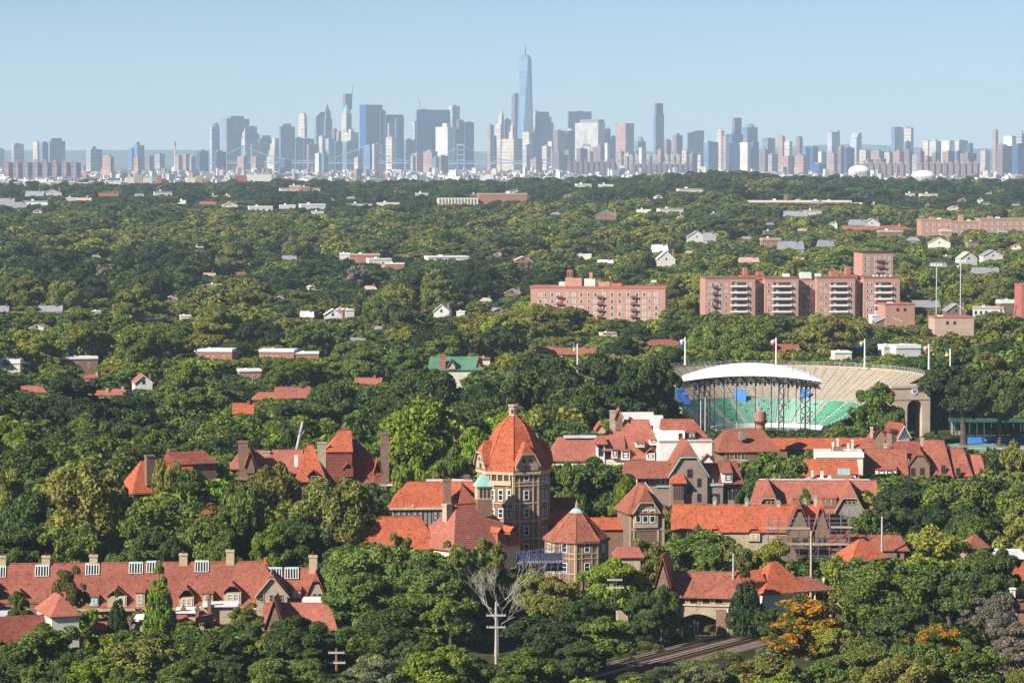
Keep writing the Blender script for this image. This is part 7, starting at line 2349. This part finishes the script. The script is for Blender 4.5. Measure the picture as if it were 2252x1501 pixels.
def crown_mesh(name, kind, nl, size, seed, mat):
    """leaves of one crown, about 1 m^3 unit scaled to 10 m wide and 10 m high (trunk foot at 0,0,0)"""
    g = np.random.default_rng(seed)
    lobes = []                                  # centre, radius, flatness
    if kind == 'round':
        bl = []
        for i in range(13):                     # main boughs, each a ragged cluster of sprays
            u, v = g.uniform(-0.75, 1.0), (i * 2.4 + g.uniform(-.5, .5))
            rr = np.sqrt(max(0.0, 1 - u * u))
            k = g.uniform(0.6, 0.95)
            bl.append((3.3 * k * rr * np.cos(v), 3.3 * k * rr * np.sin(v), 5.0 + 3.5 * k * u, g.uniform(1.3, 2.0)))
        for (bx, by, bz, br) in bl:
            for j in range(9):
                q = g.normal(size=3)
                q /= np.linalg.norm(q)
                q[2] = abs(q[2]) * 0.9 - 0.15
                lobes.append((bx + q[0] * br, by + q[1] * br, bz + q[2] * br * 0.85, g.uniform(0.45, 0.95), 0.75))
        lobes.append((0, 0, 4.8, 2.7, 1.0))
    elif kind == 'dome':                        # dense, even crown that reaches low
        for i in range(46):
            u, v = g.uniform(-0.55, 1.0), g.uniform(0, 2 * np.pi)
            rr = np.sqrt(max(0.0, 1 - u * u)) ** 0.8
            lobes.append((4.1 * rr * np.cos(v), 4.1 * rr * np.sin(v), 5.0 + 3.9 * u, g.uniform(0.9, 1.35), 0.9))
        lobes.append((0, 0, 4.6, 3.3, 0.95))
    elif kind == 'tall':
        for i in range(34):
            t = g.uniform(0, 1)
            v = g.uniform(0, 2 * np.pi)
            rr = 3.4 * (np.sin(np.pi * (0.12 + 0.82 * t)) ** 0.8)
            lobes.append((rr * np.cos(v), rr * np.sin(v), 2.6 + 6.6 * t, g.uniform(1.0, 1.6), 1.0))
        lobes.append((0, 0, 5.6, 2.5, 1.4))
    elif kind == 'airy':                        # open crown of fine sprays
        for i in range(40):
            u, v = g.uniform(-0.4, 1.0), g.uniform(0, 2 * np.pi)
            rr = np.sqrt(max(0.0, 1 - u * u))
            k = g.uniform(0.45, 1.05)
            lobes.append((4.1 * k * rr * np.cos(v), 4.1 * k * rr * np.sin(v), 5.6 + 3.5 * k * u, g.uniform(0.7, 1.3), 0.6))
    elif kind == 'cone':                        # young conical tree
        for i in range(44):
            t = g.uniform(0, 1) ** 0.8
            v = g.uniform(0, 2 * np.pi)
            rr = 3.5 * (1 - t) ** 0.9 + 0.25
            lobes.append((rr * np.cos(v), rr * np.sin(v), 1.2 + 8.2 * t, 0.55 + 0.75 * (1 - t), 1.0))
        lobes += [(0, 0, 1.5 + 7 * q, 2.6 * (1 - q) + .3, 1.1) for q in (0.05, 0.3, 0.55, 0.8)]
    elif kind == 'cedar':                       # flat layered plates
        for i in range(46):
            t = g.uniform(0, 1)
            v = g.uniform(0, 2 * np.pi)
            rr = (4.3 * (1 - t) ** 0.6 + 0.5) * g.uniform(0.35, 1.0)
            lobes.append((rr * np.cos(v), rr * np.sin(v), 1.8 + 0.8 * round(t * 9), g.uniform(1.1, 1.9), 0.28))
    else:                                       # shrub
        for i in range(22):
            u, v = g.uniform(-0.2, 1.0), g.uniform(0, 2 * np.pi)
            rr = np.sqrt(max(0.0, 1 - u * u))
            lobes.append((4.0 * rr * np.cos(v), 4.0 * rr * np.sin(v), 3.4 + 5.4 * u, g.uniform(1.2, 2.1), 1.0))
        lobes.append((0, 0, 3.5, 3.2, 1.0))
    L = np.array(lobes)
    w = L[:, 3] ** 2
    idx = g.choice(len(L), nl, p=w / w.sum())
    # direction on the lobe, kept more often on the outer, upper side
    dv = g.normal(size=(nl, 3))
    dv /= np.linalg.norm(dv, axis=1)[:, None]
    cen = L[idx, :3]
    axis = cen - np.array([0, 0, 4.2])
    axis /= np.linalg.norm(axis, axis=1)[:, None] + 1e-6
    flip = (dv * axis).sum(1) < -0.25
    dv[flip] *= -1
    rad = L[idx, 3] * g.uniform(0.72, 1.08, nl) ** 0.7
    pos = cen + dv * rad[:, None] * np.stack([np.ones(nl), np.ones(nl), L[idx, 4]], 1)
    # orient each leaf spray near the outward direction
    nrm = dv * 0.75 + np.array([0, 0, 0.35]) + g.normal(size=(nl, 3)) * 0.55
    nrm /= np.linalg.norm(nrm, axis=1)[:, None]
    ref = g.normal(size=(nl, 3))
    a = np.cross(nrm, ref)
    a /= np.linalg.norm(a, axis=1)[:, None] + 1e-9
    b = np.cross(nrm, a)
    s = size * g.uniform(0.6, 1.35, nl)[:, None]
    bend = nrm * s * 0.28
    v4 = np.stack([pos - a * s * 0.5 - bend, pos - b * s * 0.34, pos + a * s * 0.62 - bend, pos + b * s * 0.34], 1).reshape(-1, 3)
    me = bpy.data.meshes.new(name)
    me.vertices.add(nl * 4)
    me.vertices.foreach_set('co', v4.astype(np.float32).ravel())
    me.loops.add(nl * 4)
    me.loops.foreach_set('vertex_index', np.arange(nl * 4, dtype=np.int32))
    me.polygons.add(nl)
    me.polygons.foreach_set('loop_start', np.arange(0, nl * 4, 4, dtype=np.int32))
    me.materials.append(mat)
    me.update(calc_edges=True)
    return me
def trunk_mesh(name, kind, seed):
    r = random.Random(seed)
    b = MB()
    if kind in ('cone', 'cedar'):
        b.tube([(0, 0, -0.3), (0, 0, 4), (0.05, 0, 9.2)], [0.32, 0.2, 0.04], 7)
        for i in range(9):
            z = 1.8 + i * 0.75
            a = i * 2.4
            l = 3.0 * (1 - i / 10)
            b.tube([(0, 0, z), (l * math.cos(a), l * math.sin(a), z + 0.2)], [0.08, 0.03], 4)
    else:
        top = Vector((r.uniform(-.3, .3), r.uniform(-.3, .3), 4.0))
        b.tube([(0, 0, -0.3), (0.05, 0, 0.4), (0.0, 0.05, 2.2), top], [0.5, 0.34, 0.28, 0.2], 7)
        for i in range(7):
            a = i * 0.9 + r.uniform(-.2, .2)
            l, h = r.uniform(1.8, 3.0), r.uniform(2.0, 4.4)
            m = Vector((math.cos(a) * l * 0.5, math.sin(a) * l * 0.5, 3.2 + h * 0.55))
            e = Vector((math.cos(a) * l, math.sin(a) * l, 3.4 + h))
            b.tube([Vector((0, 0, 2.6 + 0.2 * i)), m, e], [0.17, 0.11, 0.03], 5)
            b.tube([m, m + Vector((r.uniform(-1, 1), r.uniform(-1, 1), 1.6))], [0.08, 0.02], 4)
    return b.mesh(name, BARK)

KINDS_T = ['round', 'round', 'round', 'dome', 'dome', 'tall', 'airy', 'cone', 'cedar', 'shrub']
NEAR_N = {'round': 14000, 'dome': 15000, 'tall': 11000, 'airy': 8000, 'cone': 10000, 'cedar': 10000, 'shrub': 7000}
near_c, near_t, far_c, far_o = [], [], [], []
farcol = bpy.data.collections.new('tree_shapes')
for i, k in enumerate(KINDS_T):
    near_c.append(crown_mesh('crown', k, NEAR_N[k], {'cone': 0.38, 'cedar': 0.45, 'airy': 0.36}.get(k, 0.40), 100 + i, LEAF))
    near_t.append(trunk_mesh('trunk', k, 200 + i))
for i, k in enumerate(KINDS_T):
    me = crown_mesh('crown_%02d' % i, k, NEAR_N[k] // 5, 0.86 if k != 'airy' else 0.75, 300 + i, LEAF_FAR)
    o = bpy.data.objects.new('far_crown_%02d' % i, me)
    farcol.objects.link(o)
    far_o.append(o)

# ---- colours (base colour of the leaves)
TC = {'dark green': (0.068, 0.102, 0.038), 'deep green': (0.102, 0.148, 0.043), 'mid green': (0.160, 0.212, 0.047), 'bright green': (0.215, 0.288, 0.038),
      'yellow-green': (0.280, 0.296, 0.050), 'olive': (0.228, 0.234, 0.058), 'grey-green': (0.190, 0.200, 0.098), 'orange': (0.50, 0.25, 0.028), 'russet': (0.27, 0.165, 0.068), 'grey-brown': (0.23, 0.20, 0.15)}
TREES = []           # dict: x, y, z, h, w, kind index, colour name, manual
def add_tree(px, ytop, wpx, d, kind, colour, ybase=None):
    p = at(px, ytop, d)
    z = terrain(p.x, d)
    h = p.z - z
    while kind != 'shrub' and d > 440 and d < 560 and h < 0.82 * wpx * d / FPX:   # a crown this wide stands on a taller tree, nearer by
        d -= 2.0
        p = at(px, ytop, d)
        h = p.z - z
    ki = rng.choice([i for i, k in enumerate(KINDS_T) if k == kind])
    TREES.append(dict(x=p.x, y=d, z=z, h=h, w=wpx * d / FPX, k=ki, c=colour, man=True))
for t in MANUAL_TREES:
    add_tree(*t)

def hidden_by_rule(x, y, z, h, w):
    """0 = must not stand here, else the height it may have (so that what the photo shows behind it stays in view)"""
    px, ptop, _ = proj((x, y, z + h))
    _, pbot, _ = proj((x, y, z))
    hw = w / 2 * FPX / y
    for (x0, x1, y0, y1, d) in KEEP_CLEAR:
        if y < d + 6 and px + hw * 0.85 > x0 and px - hw * 0.85 < x1 and ptop < y1 and pbot > y0:
            lim = (pbot - y1) * y / FPX
            if lim < 2.2:
                return 0.0
            h = min(h, lim)
            ptop = max(ptop, y1)
    return h

bare_tree()
def leaning_trunk():
    a, b = at(650, 1000, 700.0), at(666, 926, 700.0)
    z = terrain(a.x, 700.0)
    base = a + (a - b) * ((a.z - z) / (b.z - a.z))
    o = empty('dead_trunk', (base.x, base.y, z))
    tag(o, 'pale leaning dead trunk without branches behind the villa', 'dead tree')
    v = b - base
    MB().tube([(0, 0, -0.3), tuple(v * 0.5), tuple(v)], [0.55, 0.42, 0.3], 8).build('trunk', BARK_GREY, o)
    MB().tube([tuple(v * 0.8), tuple(v * 0.9 + Vector((0.9, 0, 0.5)))], [0.16, 0.07], 6).build('broken_limb', BARK_GREY, o)
leaning_trunk()
KEEP_CLEAR.append((644, 672, 922, 985, 695.0))
def building_boxes():
    bb = []
    bpy.context.view_layer.update()
    for o in SC.objects:
        if o.type != 'MESH' or o.name.startswith(('ground', 'hills', 'haze')):
            continue
        M = o.matrix_world
        c = [M @ Vector(q) for q in o.bound_box]
        ys = [q.y for q in c]
        if min(ys) > 5200:
            continue
        xs, zs = [q.x for q in c], [q.z for q in c]
        bb.append((min(xs), max(xs), min(ys), max(ys), min(zs), max(zs)))
    return np.array(bb) if bb else np.zeros((0, 6))
BB = building_boxes()
def blocked(x, y, r):
    if not len(BB):
        return False
    return bool(np.any((BB[:, 0] < x + r) & (BB[:, 1] > x - r) & (BB[:, 2] < y + r) & (BB[:, 3] > y - r)))

def value_noise(x, y, s, seed=0):
    def hsh(i, j):
        n = (i * 374761393 + j * 668265263 + seed * 974711) & 0xffffffff
        n = ((n ^ (n >> 13)) * 1274126177) & 0xffffffff
        return (n ^ (n >> 16)) / 4294967295.0
    x, y = x / s, y / s
    i, j = math.floor(x), math.floor(y)
    u, v = x - i, y - j
    u, v = u * u * (3 - 2 * u), v * v * (3 - 2 * v)
    return (hsh(i, j) * (1 - u) + hsh(i + 1, j) * u) * (1 - v) + (hsh(i, j + 1) * (1 - u) + hsh(i + 1, j + 1) * u) * v

def auto_trees():
    r = random.Random(5)
    man = [(t['x'], t['y'], t['w']) for t in TREES]
    y = 430.0
    rows = []
    while y < 4750:
        step = 10.2 if y < 780 else 12.0 if y < 1100 else (16.0 if y < 1700 else 20.0 if y < 2600 else 23.0)
        half = (CW / 2 + 130) / FPX * y + 70
        x = -half + r.uniform(0, step)
        while x < half:
            rows.append((x + r.uniform(-.42, .42) * step, y + r.uniform(-.42, .42) * step))
            x += step
        y += step
    rows = [(x, y, 1) for (x, y) in rows]
    y = 760.0                               # tall old trees stand well apart over the lower ones
    while y < 4750:
        half = (CW / 2 + 130) / FPX * y + 70
        x = -half + r.uniform(0, 20)
        while x < half:
            rows.append((x + r.uniform(-8, 8), y + r.uniform(-.4, .4) * 0.027 * y, 2))
            x += r.uniform(17, 30) * (1 + 0.45 * smooth(1500, 2600, y))
        y += 0.027 * y
    y = 470.0                               # undergrowth near by
    while y < 720:
        half = (CW / 2 + 60) / FPX * y + 50
        x = -half
        while x < half:
            rows.append((x + r.uniform(-2, 2), y + r.uniform(-2, 2), 0))
            x += 6.0
        y += 6.5
    for (x, y, tier) in rows:
        px = x / y * FPX + CW / 2
        py0 = proj((x, y, terrain(x, y)))[1]
        # open ground
        if any(a < px < b and c < py0 < e for (a, b, c, e) in OPEN_GROUND):
            continue
        if tier and y < 1150 and any(abs(x - m[0]) < (m[2] * 0.42) and abs(y - m[1]) < 0.5 * m[2] for m in man):
            continue
        n1, n2 = value_noise(x, y, 60, 1), value_noise(x, y, 170, 2)
        h = 11.5 + 8.0 * r.random() * (0.5 + n1)
        w = h * r.uniform(0.85, 1.12)
        if y > 1000:
            h *= 1.0 + 0.28 * smooth(1000, 2400, y)
            w *= (1.0 + 0.55 * smooth(1000, 2400, y)) * r.uniform(0.8, 1.25)
        if tier == 1 and y < 522:
            h *= 0.5
            w *= 0.5
        if tier == 1 and y > 780:
            h *= 0.58
            w *= 0.88
        elif tier == 2:
            h = r.uniform(16.5, 22.5) * (1.0 if y < 3600 else 0.9)
            w = h * r.uniform(0.8, 1.15) * (1 + 0.4 * smooth(1500, 2400, y))
        elif tier == 0:
            h = r.uniform(2.6, 5.0)
            w = h * r.uniform(1.1, 1.6)
        if blocked(x, y, min(w * 0.32, 3.2) + 0.6):
            continue
        z = terrain(x, y)
        h0 = h
        h = hidden_by_rule(x, y, z, h, w)
        if h < 2.2:
            continue
        if h < h0:
            w = min(w, h * 1.25)
        # colour by place
        c = r.random()
        ptop = proj((x, y, z + h))[1]
        def pick(table, q):
            for nm, k in table:
                q -= k
                if q < 0:
                    return nm
            return table[-1][0]
        if y > 2850 + 250 * n2:
            col = pick((('dark green', .72), ('deep green', .2), ('olive', .08)), c)
        elif y > 2150:
            col = pick((('dark green', .12), ('deep green', .22), ('mid green', .16), ('olive', .24), ('yellow-green', .16), ('bright green', .06), ('russet', .04)), 0.75 * c + 0.25 * n2)
        elif y > 1600 and px < 1300:
            col = pick((('dark green', .5), ('deep green', .32), ('mid green', .1), ('olive', .06), ('grey-brown', .02)), c)
        elif y > 1100:
            col = pick((('dark green', .12), ('deep green', .18), ('mid green', .15), ('olive', .27), ('yellow-green', .17), ('bright green', .04), ('grey-green', .04), ('russet', .03)), 0.8 * c + 0.2 * n2)
        else:
            q = 0.6 * c + 0.4 * n1
            col = 'dark green' if q < 0.26 else 'deep green' if q < 0.46 else 'mid green' if q < 0.68 else 'bright green' if q < 0.78 else 'olive' if q < 0.93 else 'russet'
        if h < 4.5:
            k = 9
        else:
            u = r.random()
            k = 0 if u < .2 else 1 if u < .4 else 2 if u < .58 else 3 if u < .7 else 4 if u < .8 else 5 if u < .9 else 6 if u < .97 else 7
        TREES.append(dict(x=x, y=y, z=z, h=h, w=w, k=k, c=col, man=False))
auto_trees()

def visible_area():
    """how many cells of a coarse picture each tree fills, nearest first"""
    S = 4.0
    Wn, Hn = int(CW / S) + 1, int(CH / S) + 1
    buf = np.zeros((Hn, Wn), bool)
    items = [(t['y'], 0, t) for t in TREES]
    for b in BB:
        if b[3] - b[2] < 60 and b[5] - b[4] > 2 and b[2] < 3000:
            items.append((b[2], 1, b))
    items.sort(key=lambda q: q[0])
    for d, typ, t in items:
        if typ == 0:
            px, top, _ = proj((t['x'], t['y'], t['z'] + t['h']))
            _, bot, _ = proj((t['x'], t['y'], t['z'] + 0.18 * t['h']))
            hw = t['w'] * 0.46 * FPX / t['y']
            x0, x1, y0, y1 = px - hw, px + hw, top, bot
        else:
            p = [proj((x, y, z)) for x in (t[0], t[1]) for y in (t[2], t[3]) for z in (t[4], t[5])]
            x0, x1 = min(q[0] for q in p), max(q[0] for q in p)
            y0, y1 = min(q[1] for q in p), max(q[1] for q in p)
            k = (x1 - x0) * 0.12
            x0, x1, y0 = x0 + k, x1 - k, y0 + (y1 - y0) * 0.25
        i0, i1, j0, j1 = max(0, int(x0 / S)), min(Wn, int(x1 / S) + 1), max(0, int(y0 / S)), min(Hn, int(y1 / S) + 1)
        if i0 >= i1 or j0 >= j1:
            if typ == 0:
                t['vis'] = 0
            continue
        sub = buf[j0:j1, i0:i1]
        if typ == 0:
            X, Y = np.meshgrid((np.arange(i0, i1) + .5) * S, (np.arange(j0, j1) + .5) * S)
            m = ((X - (x0 + x1) / 2) / max(1, (x1 - x0) / 2)) ** 2 + ((Y - (y0 + y1) / 2) / max(1, (y1 - y0) / 2)) ** 2 < 1
            t['vis'] = int((m & ~sub).sum())
            sub |= m
        else:
            sub[:] = True
visible_area()

NUM = 'second third fourth fifth sixth seventh eighth ninth tenth eleventh twelfth thirteenth fourteenth fifteenth sixteenth seventeenth eighteenth nineteenth twentieth twenty-first twenty-second twenty-third twenty-fourth twenty-fifth'.split()
ORD = ['leftmost'] + [q + ' from left' for q in NUM]
def label_low_city():
    marks = [(90, 'the long pink brick slab'), (300, 'the thin smokestack'), (512, 'the massive striped slab'), (664, 'the slender cream tower'), (761, 'the copper pyramid'), (951, 'the broad darkest block'), (1155, 'the tallest spire'), (1299, 'the beige windowless slab'), (1449, 'the slim unfinished tower'), (1650, 'the domed glass tower'), (1835, 'the pale lattice tower'), (1975, 'the right-hand tower pair'), (2110, 'the pale green pyramid'), (2220, 'the slim brick stack')]
    cls = {}
    for o, px, cn, size in LOWS:
        k = min(marks, key=lambda q: abs(q[0] - px))
        cls.setdefault('%s %s flat-roofed building on the plain below %s' % (size, cn, k[1]), []).append((px, o))
    for lab, q in cls.items():
        q.sort(key=lambda t: t[0])
        for i, (px, o) in enumerate(q):
            o['label'] = lab if len(q) == 1 else lab + ', ' + ORD[i].replace(' from left', '')
label_low_city()
def label_houses():
    cls = {}
    for (h, px, py, colour, shape, d) in PEEPERS:
        lx, ly, ln = min([q for q in LANDMARKS if abs(q[0] - px) + abs(q[1] - py) > 14], key=lambda q: ((q[0] - px) * 0.8) ** 2 + ((q[1] - py) * 1.2) ** 2)
        dx, dy = px - lx, py - ly
        rel = ('left of' if dx < 0 else 'right of') if abs(dx) > abs(dy) * 1.4 else ('behind' if dy < 0 else 'in front of')
        cls.setdefault('%s %s house %s %s' % (colour, shape, rel, ln), []).append((px, h))
    for lab, hs in cls.items():
        hs.sort(key=lambda q: q[0])
        for i, (px, h) in enumerate(hs):
            h.root['label'] = lab if len(hs) == 1 else lab + ', ' + ORD[min(i, 24)]
            h.root['group'] = 'houses peeping out of the trees'
label_houses()
def plant_individuals():
    man = [t for t in TREES if t['man']]
    rest = sorted([t for t in TREES if not t['man'] and t['vis'] >= 14], key=lambda t: -t['vis'])
    chosen = man + rest[:300 - len(man)]
    cls = {}
    for t in chosen:
        px, py, _ = proj((t['x'], t['y'], t['z'] + t['h'] * 0.6))
        t['px'] = px
        lx, ly, lname = min(LANDMARKS, key=lambda q: ((q[0] - px) * 0.8) ** 2 + ((q[1] - py) * 1.2) ** 2)
        dx, dy = px - lx, py - ly
        if abs(dx) > abs(dy) * 1.4:
            rel = 'left of' if dx < 0 else 'right of'
        else:
            rel = 'behind' if dy < 0 else 'in front of'
        size = 'big' if t['w'] > 13 else 'small' if t['w'] < 7 else ''
        form = {'cone': 'conical tree', 'cedar': 'layered cedar', 'shrub': 'shrub', 'tall': 'upright tree', 'airy': 'airy tree', 'dome': 'dense round tree', 'round': 'tree'}[KINDS_T[t['k']]]
        t['lab'] = ' '.join(q for q in (size, t['c'], form, rel, lname) if q)
        cls.setdefault(t['lab'], []).append(t)
    for lab, ts in cls.items():
        ts.sort(key=lambda t: t['px'])
        for i, t in enumerate(ts):
            lb = lab if len(ts) == 1 else lab + ', ' + ORD[min(i, 24)]
            if len(lb.split()) > 16:
                lb = lb.replace(' such', '').replace('dense round ', 'dense ').replace(' from left', '')
            nm = {'cone': 'conical_tree', 'cedar': 'cedar_tree', 'shrub': 'shrub'}.get(KINDS_T[t['k']], 'tree')
            o = empty(nm, (t['x'], t['y'], t['z']), rng.uniform(0, 6.28))
            tag(o, lb, 'shrub' if nm == 'shrub' else 'tree', 'trees and shrubs of the garden suburb')
            s = (t['w'] / 9.6, t['w'] / 9.6 * rng.uniform(0.92, 1.08), t['h'] / 9.9)
            tr = share(near_t[t['k']], 'trunk', o, scale=s)
            cr = share(near_c[t['k']], 'crown', o, scale=s)
            c = TC[t['c']]
            j = rng.uniform(0.85, 1.18)
            cr.color = (c[0] * j * rng.uniform(.92, 1.08), c[1] * j, c[2] * j, 0 if t['c'] in ('orange', 'russet') else 1)
            t['done'] = True
plant_individuals()

def plant_wood():
    """all further trees: one wood that nobody could count"""
    ts = [t for t in TREES if not t.get('done')]
    me = bpy.data.meshes.new('woodland')
    me.from_pydata([(t['x'], t['y'], t['z']) for t in ts], [], [])
    n = len(ts)
    r = random.Random(3)
    a = me.attributes.new('tree_kind', 'INT', 'POINT')
    a.data.foreach_set('value', [t['k'] for t in ts])
    a = me.attributes.new('tree_scale', 'FLOAT_VECTOR', 'POINT')
    a.data.foreach_set('vector', [v for t in ts for v in (t['w'] / 9.6, t['w'] / 9.6, t['h'] / 9.9)])
    a = me.attributes.new('tree_turn', 'FLOAT_VECTOR', 'POINT')
    a.data.foreach_set('vector', [v for t in ts for v in (0, 0, r.uniform(0, 6.28))])
    a = me.attributes.new('tint', 'FLOAT_COLOR', 'POINT')
    cl = []
    for t in ts:
        c = TC[t['c']]
        j = r.uniform(0.8, 1.22)
        cl += [c[0] * j * r.uniform(.9, 1.1), c[1] * j, c[2] * j, 1]
    a.data.foreach_set('color', cl)
    o = bpy.data.objects.new('woodland', me)
    COL.objects.link(o)
    tag(o, 'green tree canopy stretching to the wooded ridge', None, None, 'stuff')
    ng = bpy.data.node_groups.new('plant_trees', 'GeometryNodeTree')
    ng.interface.new_socket('Geometry', in_out='INPUT', socket_type='NodeSocketGeometry')
    ng.interface.new_socket('Geometry', in_out='OUTPUT', socket_type='NodeSocketGeometry')
    gi, go = ng.nodes.new('NodeGroupInput'), ng.nodes.new('NodeGroupOutput')
    ci = ng.nodes.new('GeometryNodeCollectionInfo')
    ci.inputs['Collection'].default_value = farcol
    ci.inputs['Separate Children'].default_value = True
    ci.inputs['Reset Children'].default_value = True
    ip = ng.nodes.new('GeometryNodeInstanceOnPoints')
    ip.inputs['Pick Instance'].default_value = True
    def attr(nm, typ):
        q = ng.nodes.new('GeometryNodeInputNamedAttribute')
        q.data_type = typ
        q.inputs['Name'].default_value = nm
        return q.outputs['Attribute']
    L = ng.links.new
    L(gi.outputs[0], ip.inputs['Points'])
    L(ci.outputs[0], ip.inputs['Instance'])
    L(attr('tree_kind', 'INT'), ip.inputs['Instance Index'])
    L(attr('tree_turn', 'FLOAT_VECTOR'), ip.inputs['Rotation'])
    L(attr('tree_scale', 'FLOAT_VECTOR'), ip.inputs['Scale'])
    L(ip.outputs[0], go.inputs[0])
    md = o.modifiers.new('trees', 'NODES')
    md.node_group = ng
    print('TREES', len(TREES), 'in wood', n)
plant_wood()
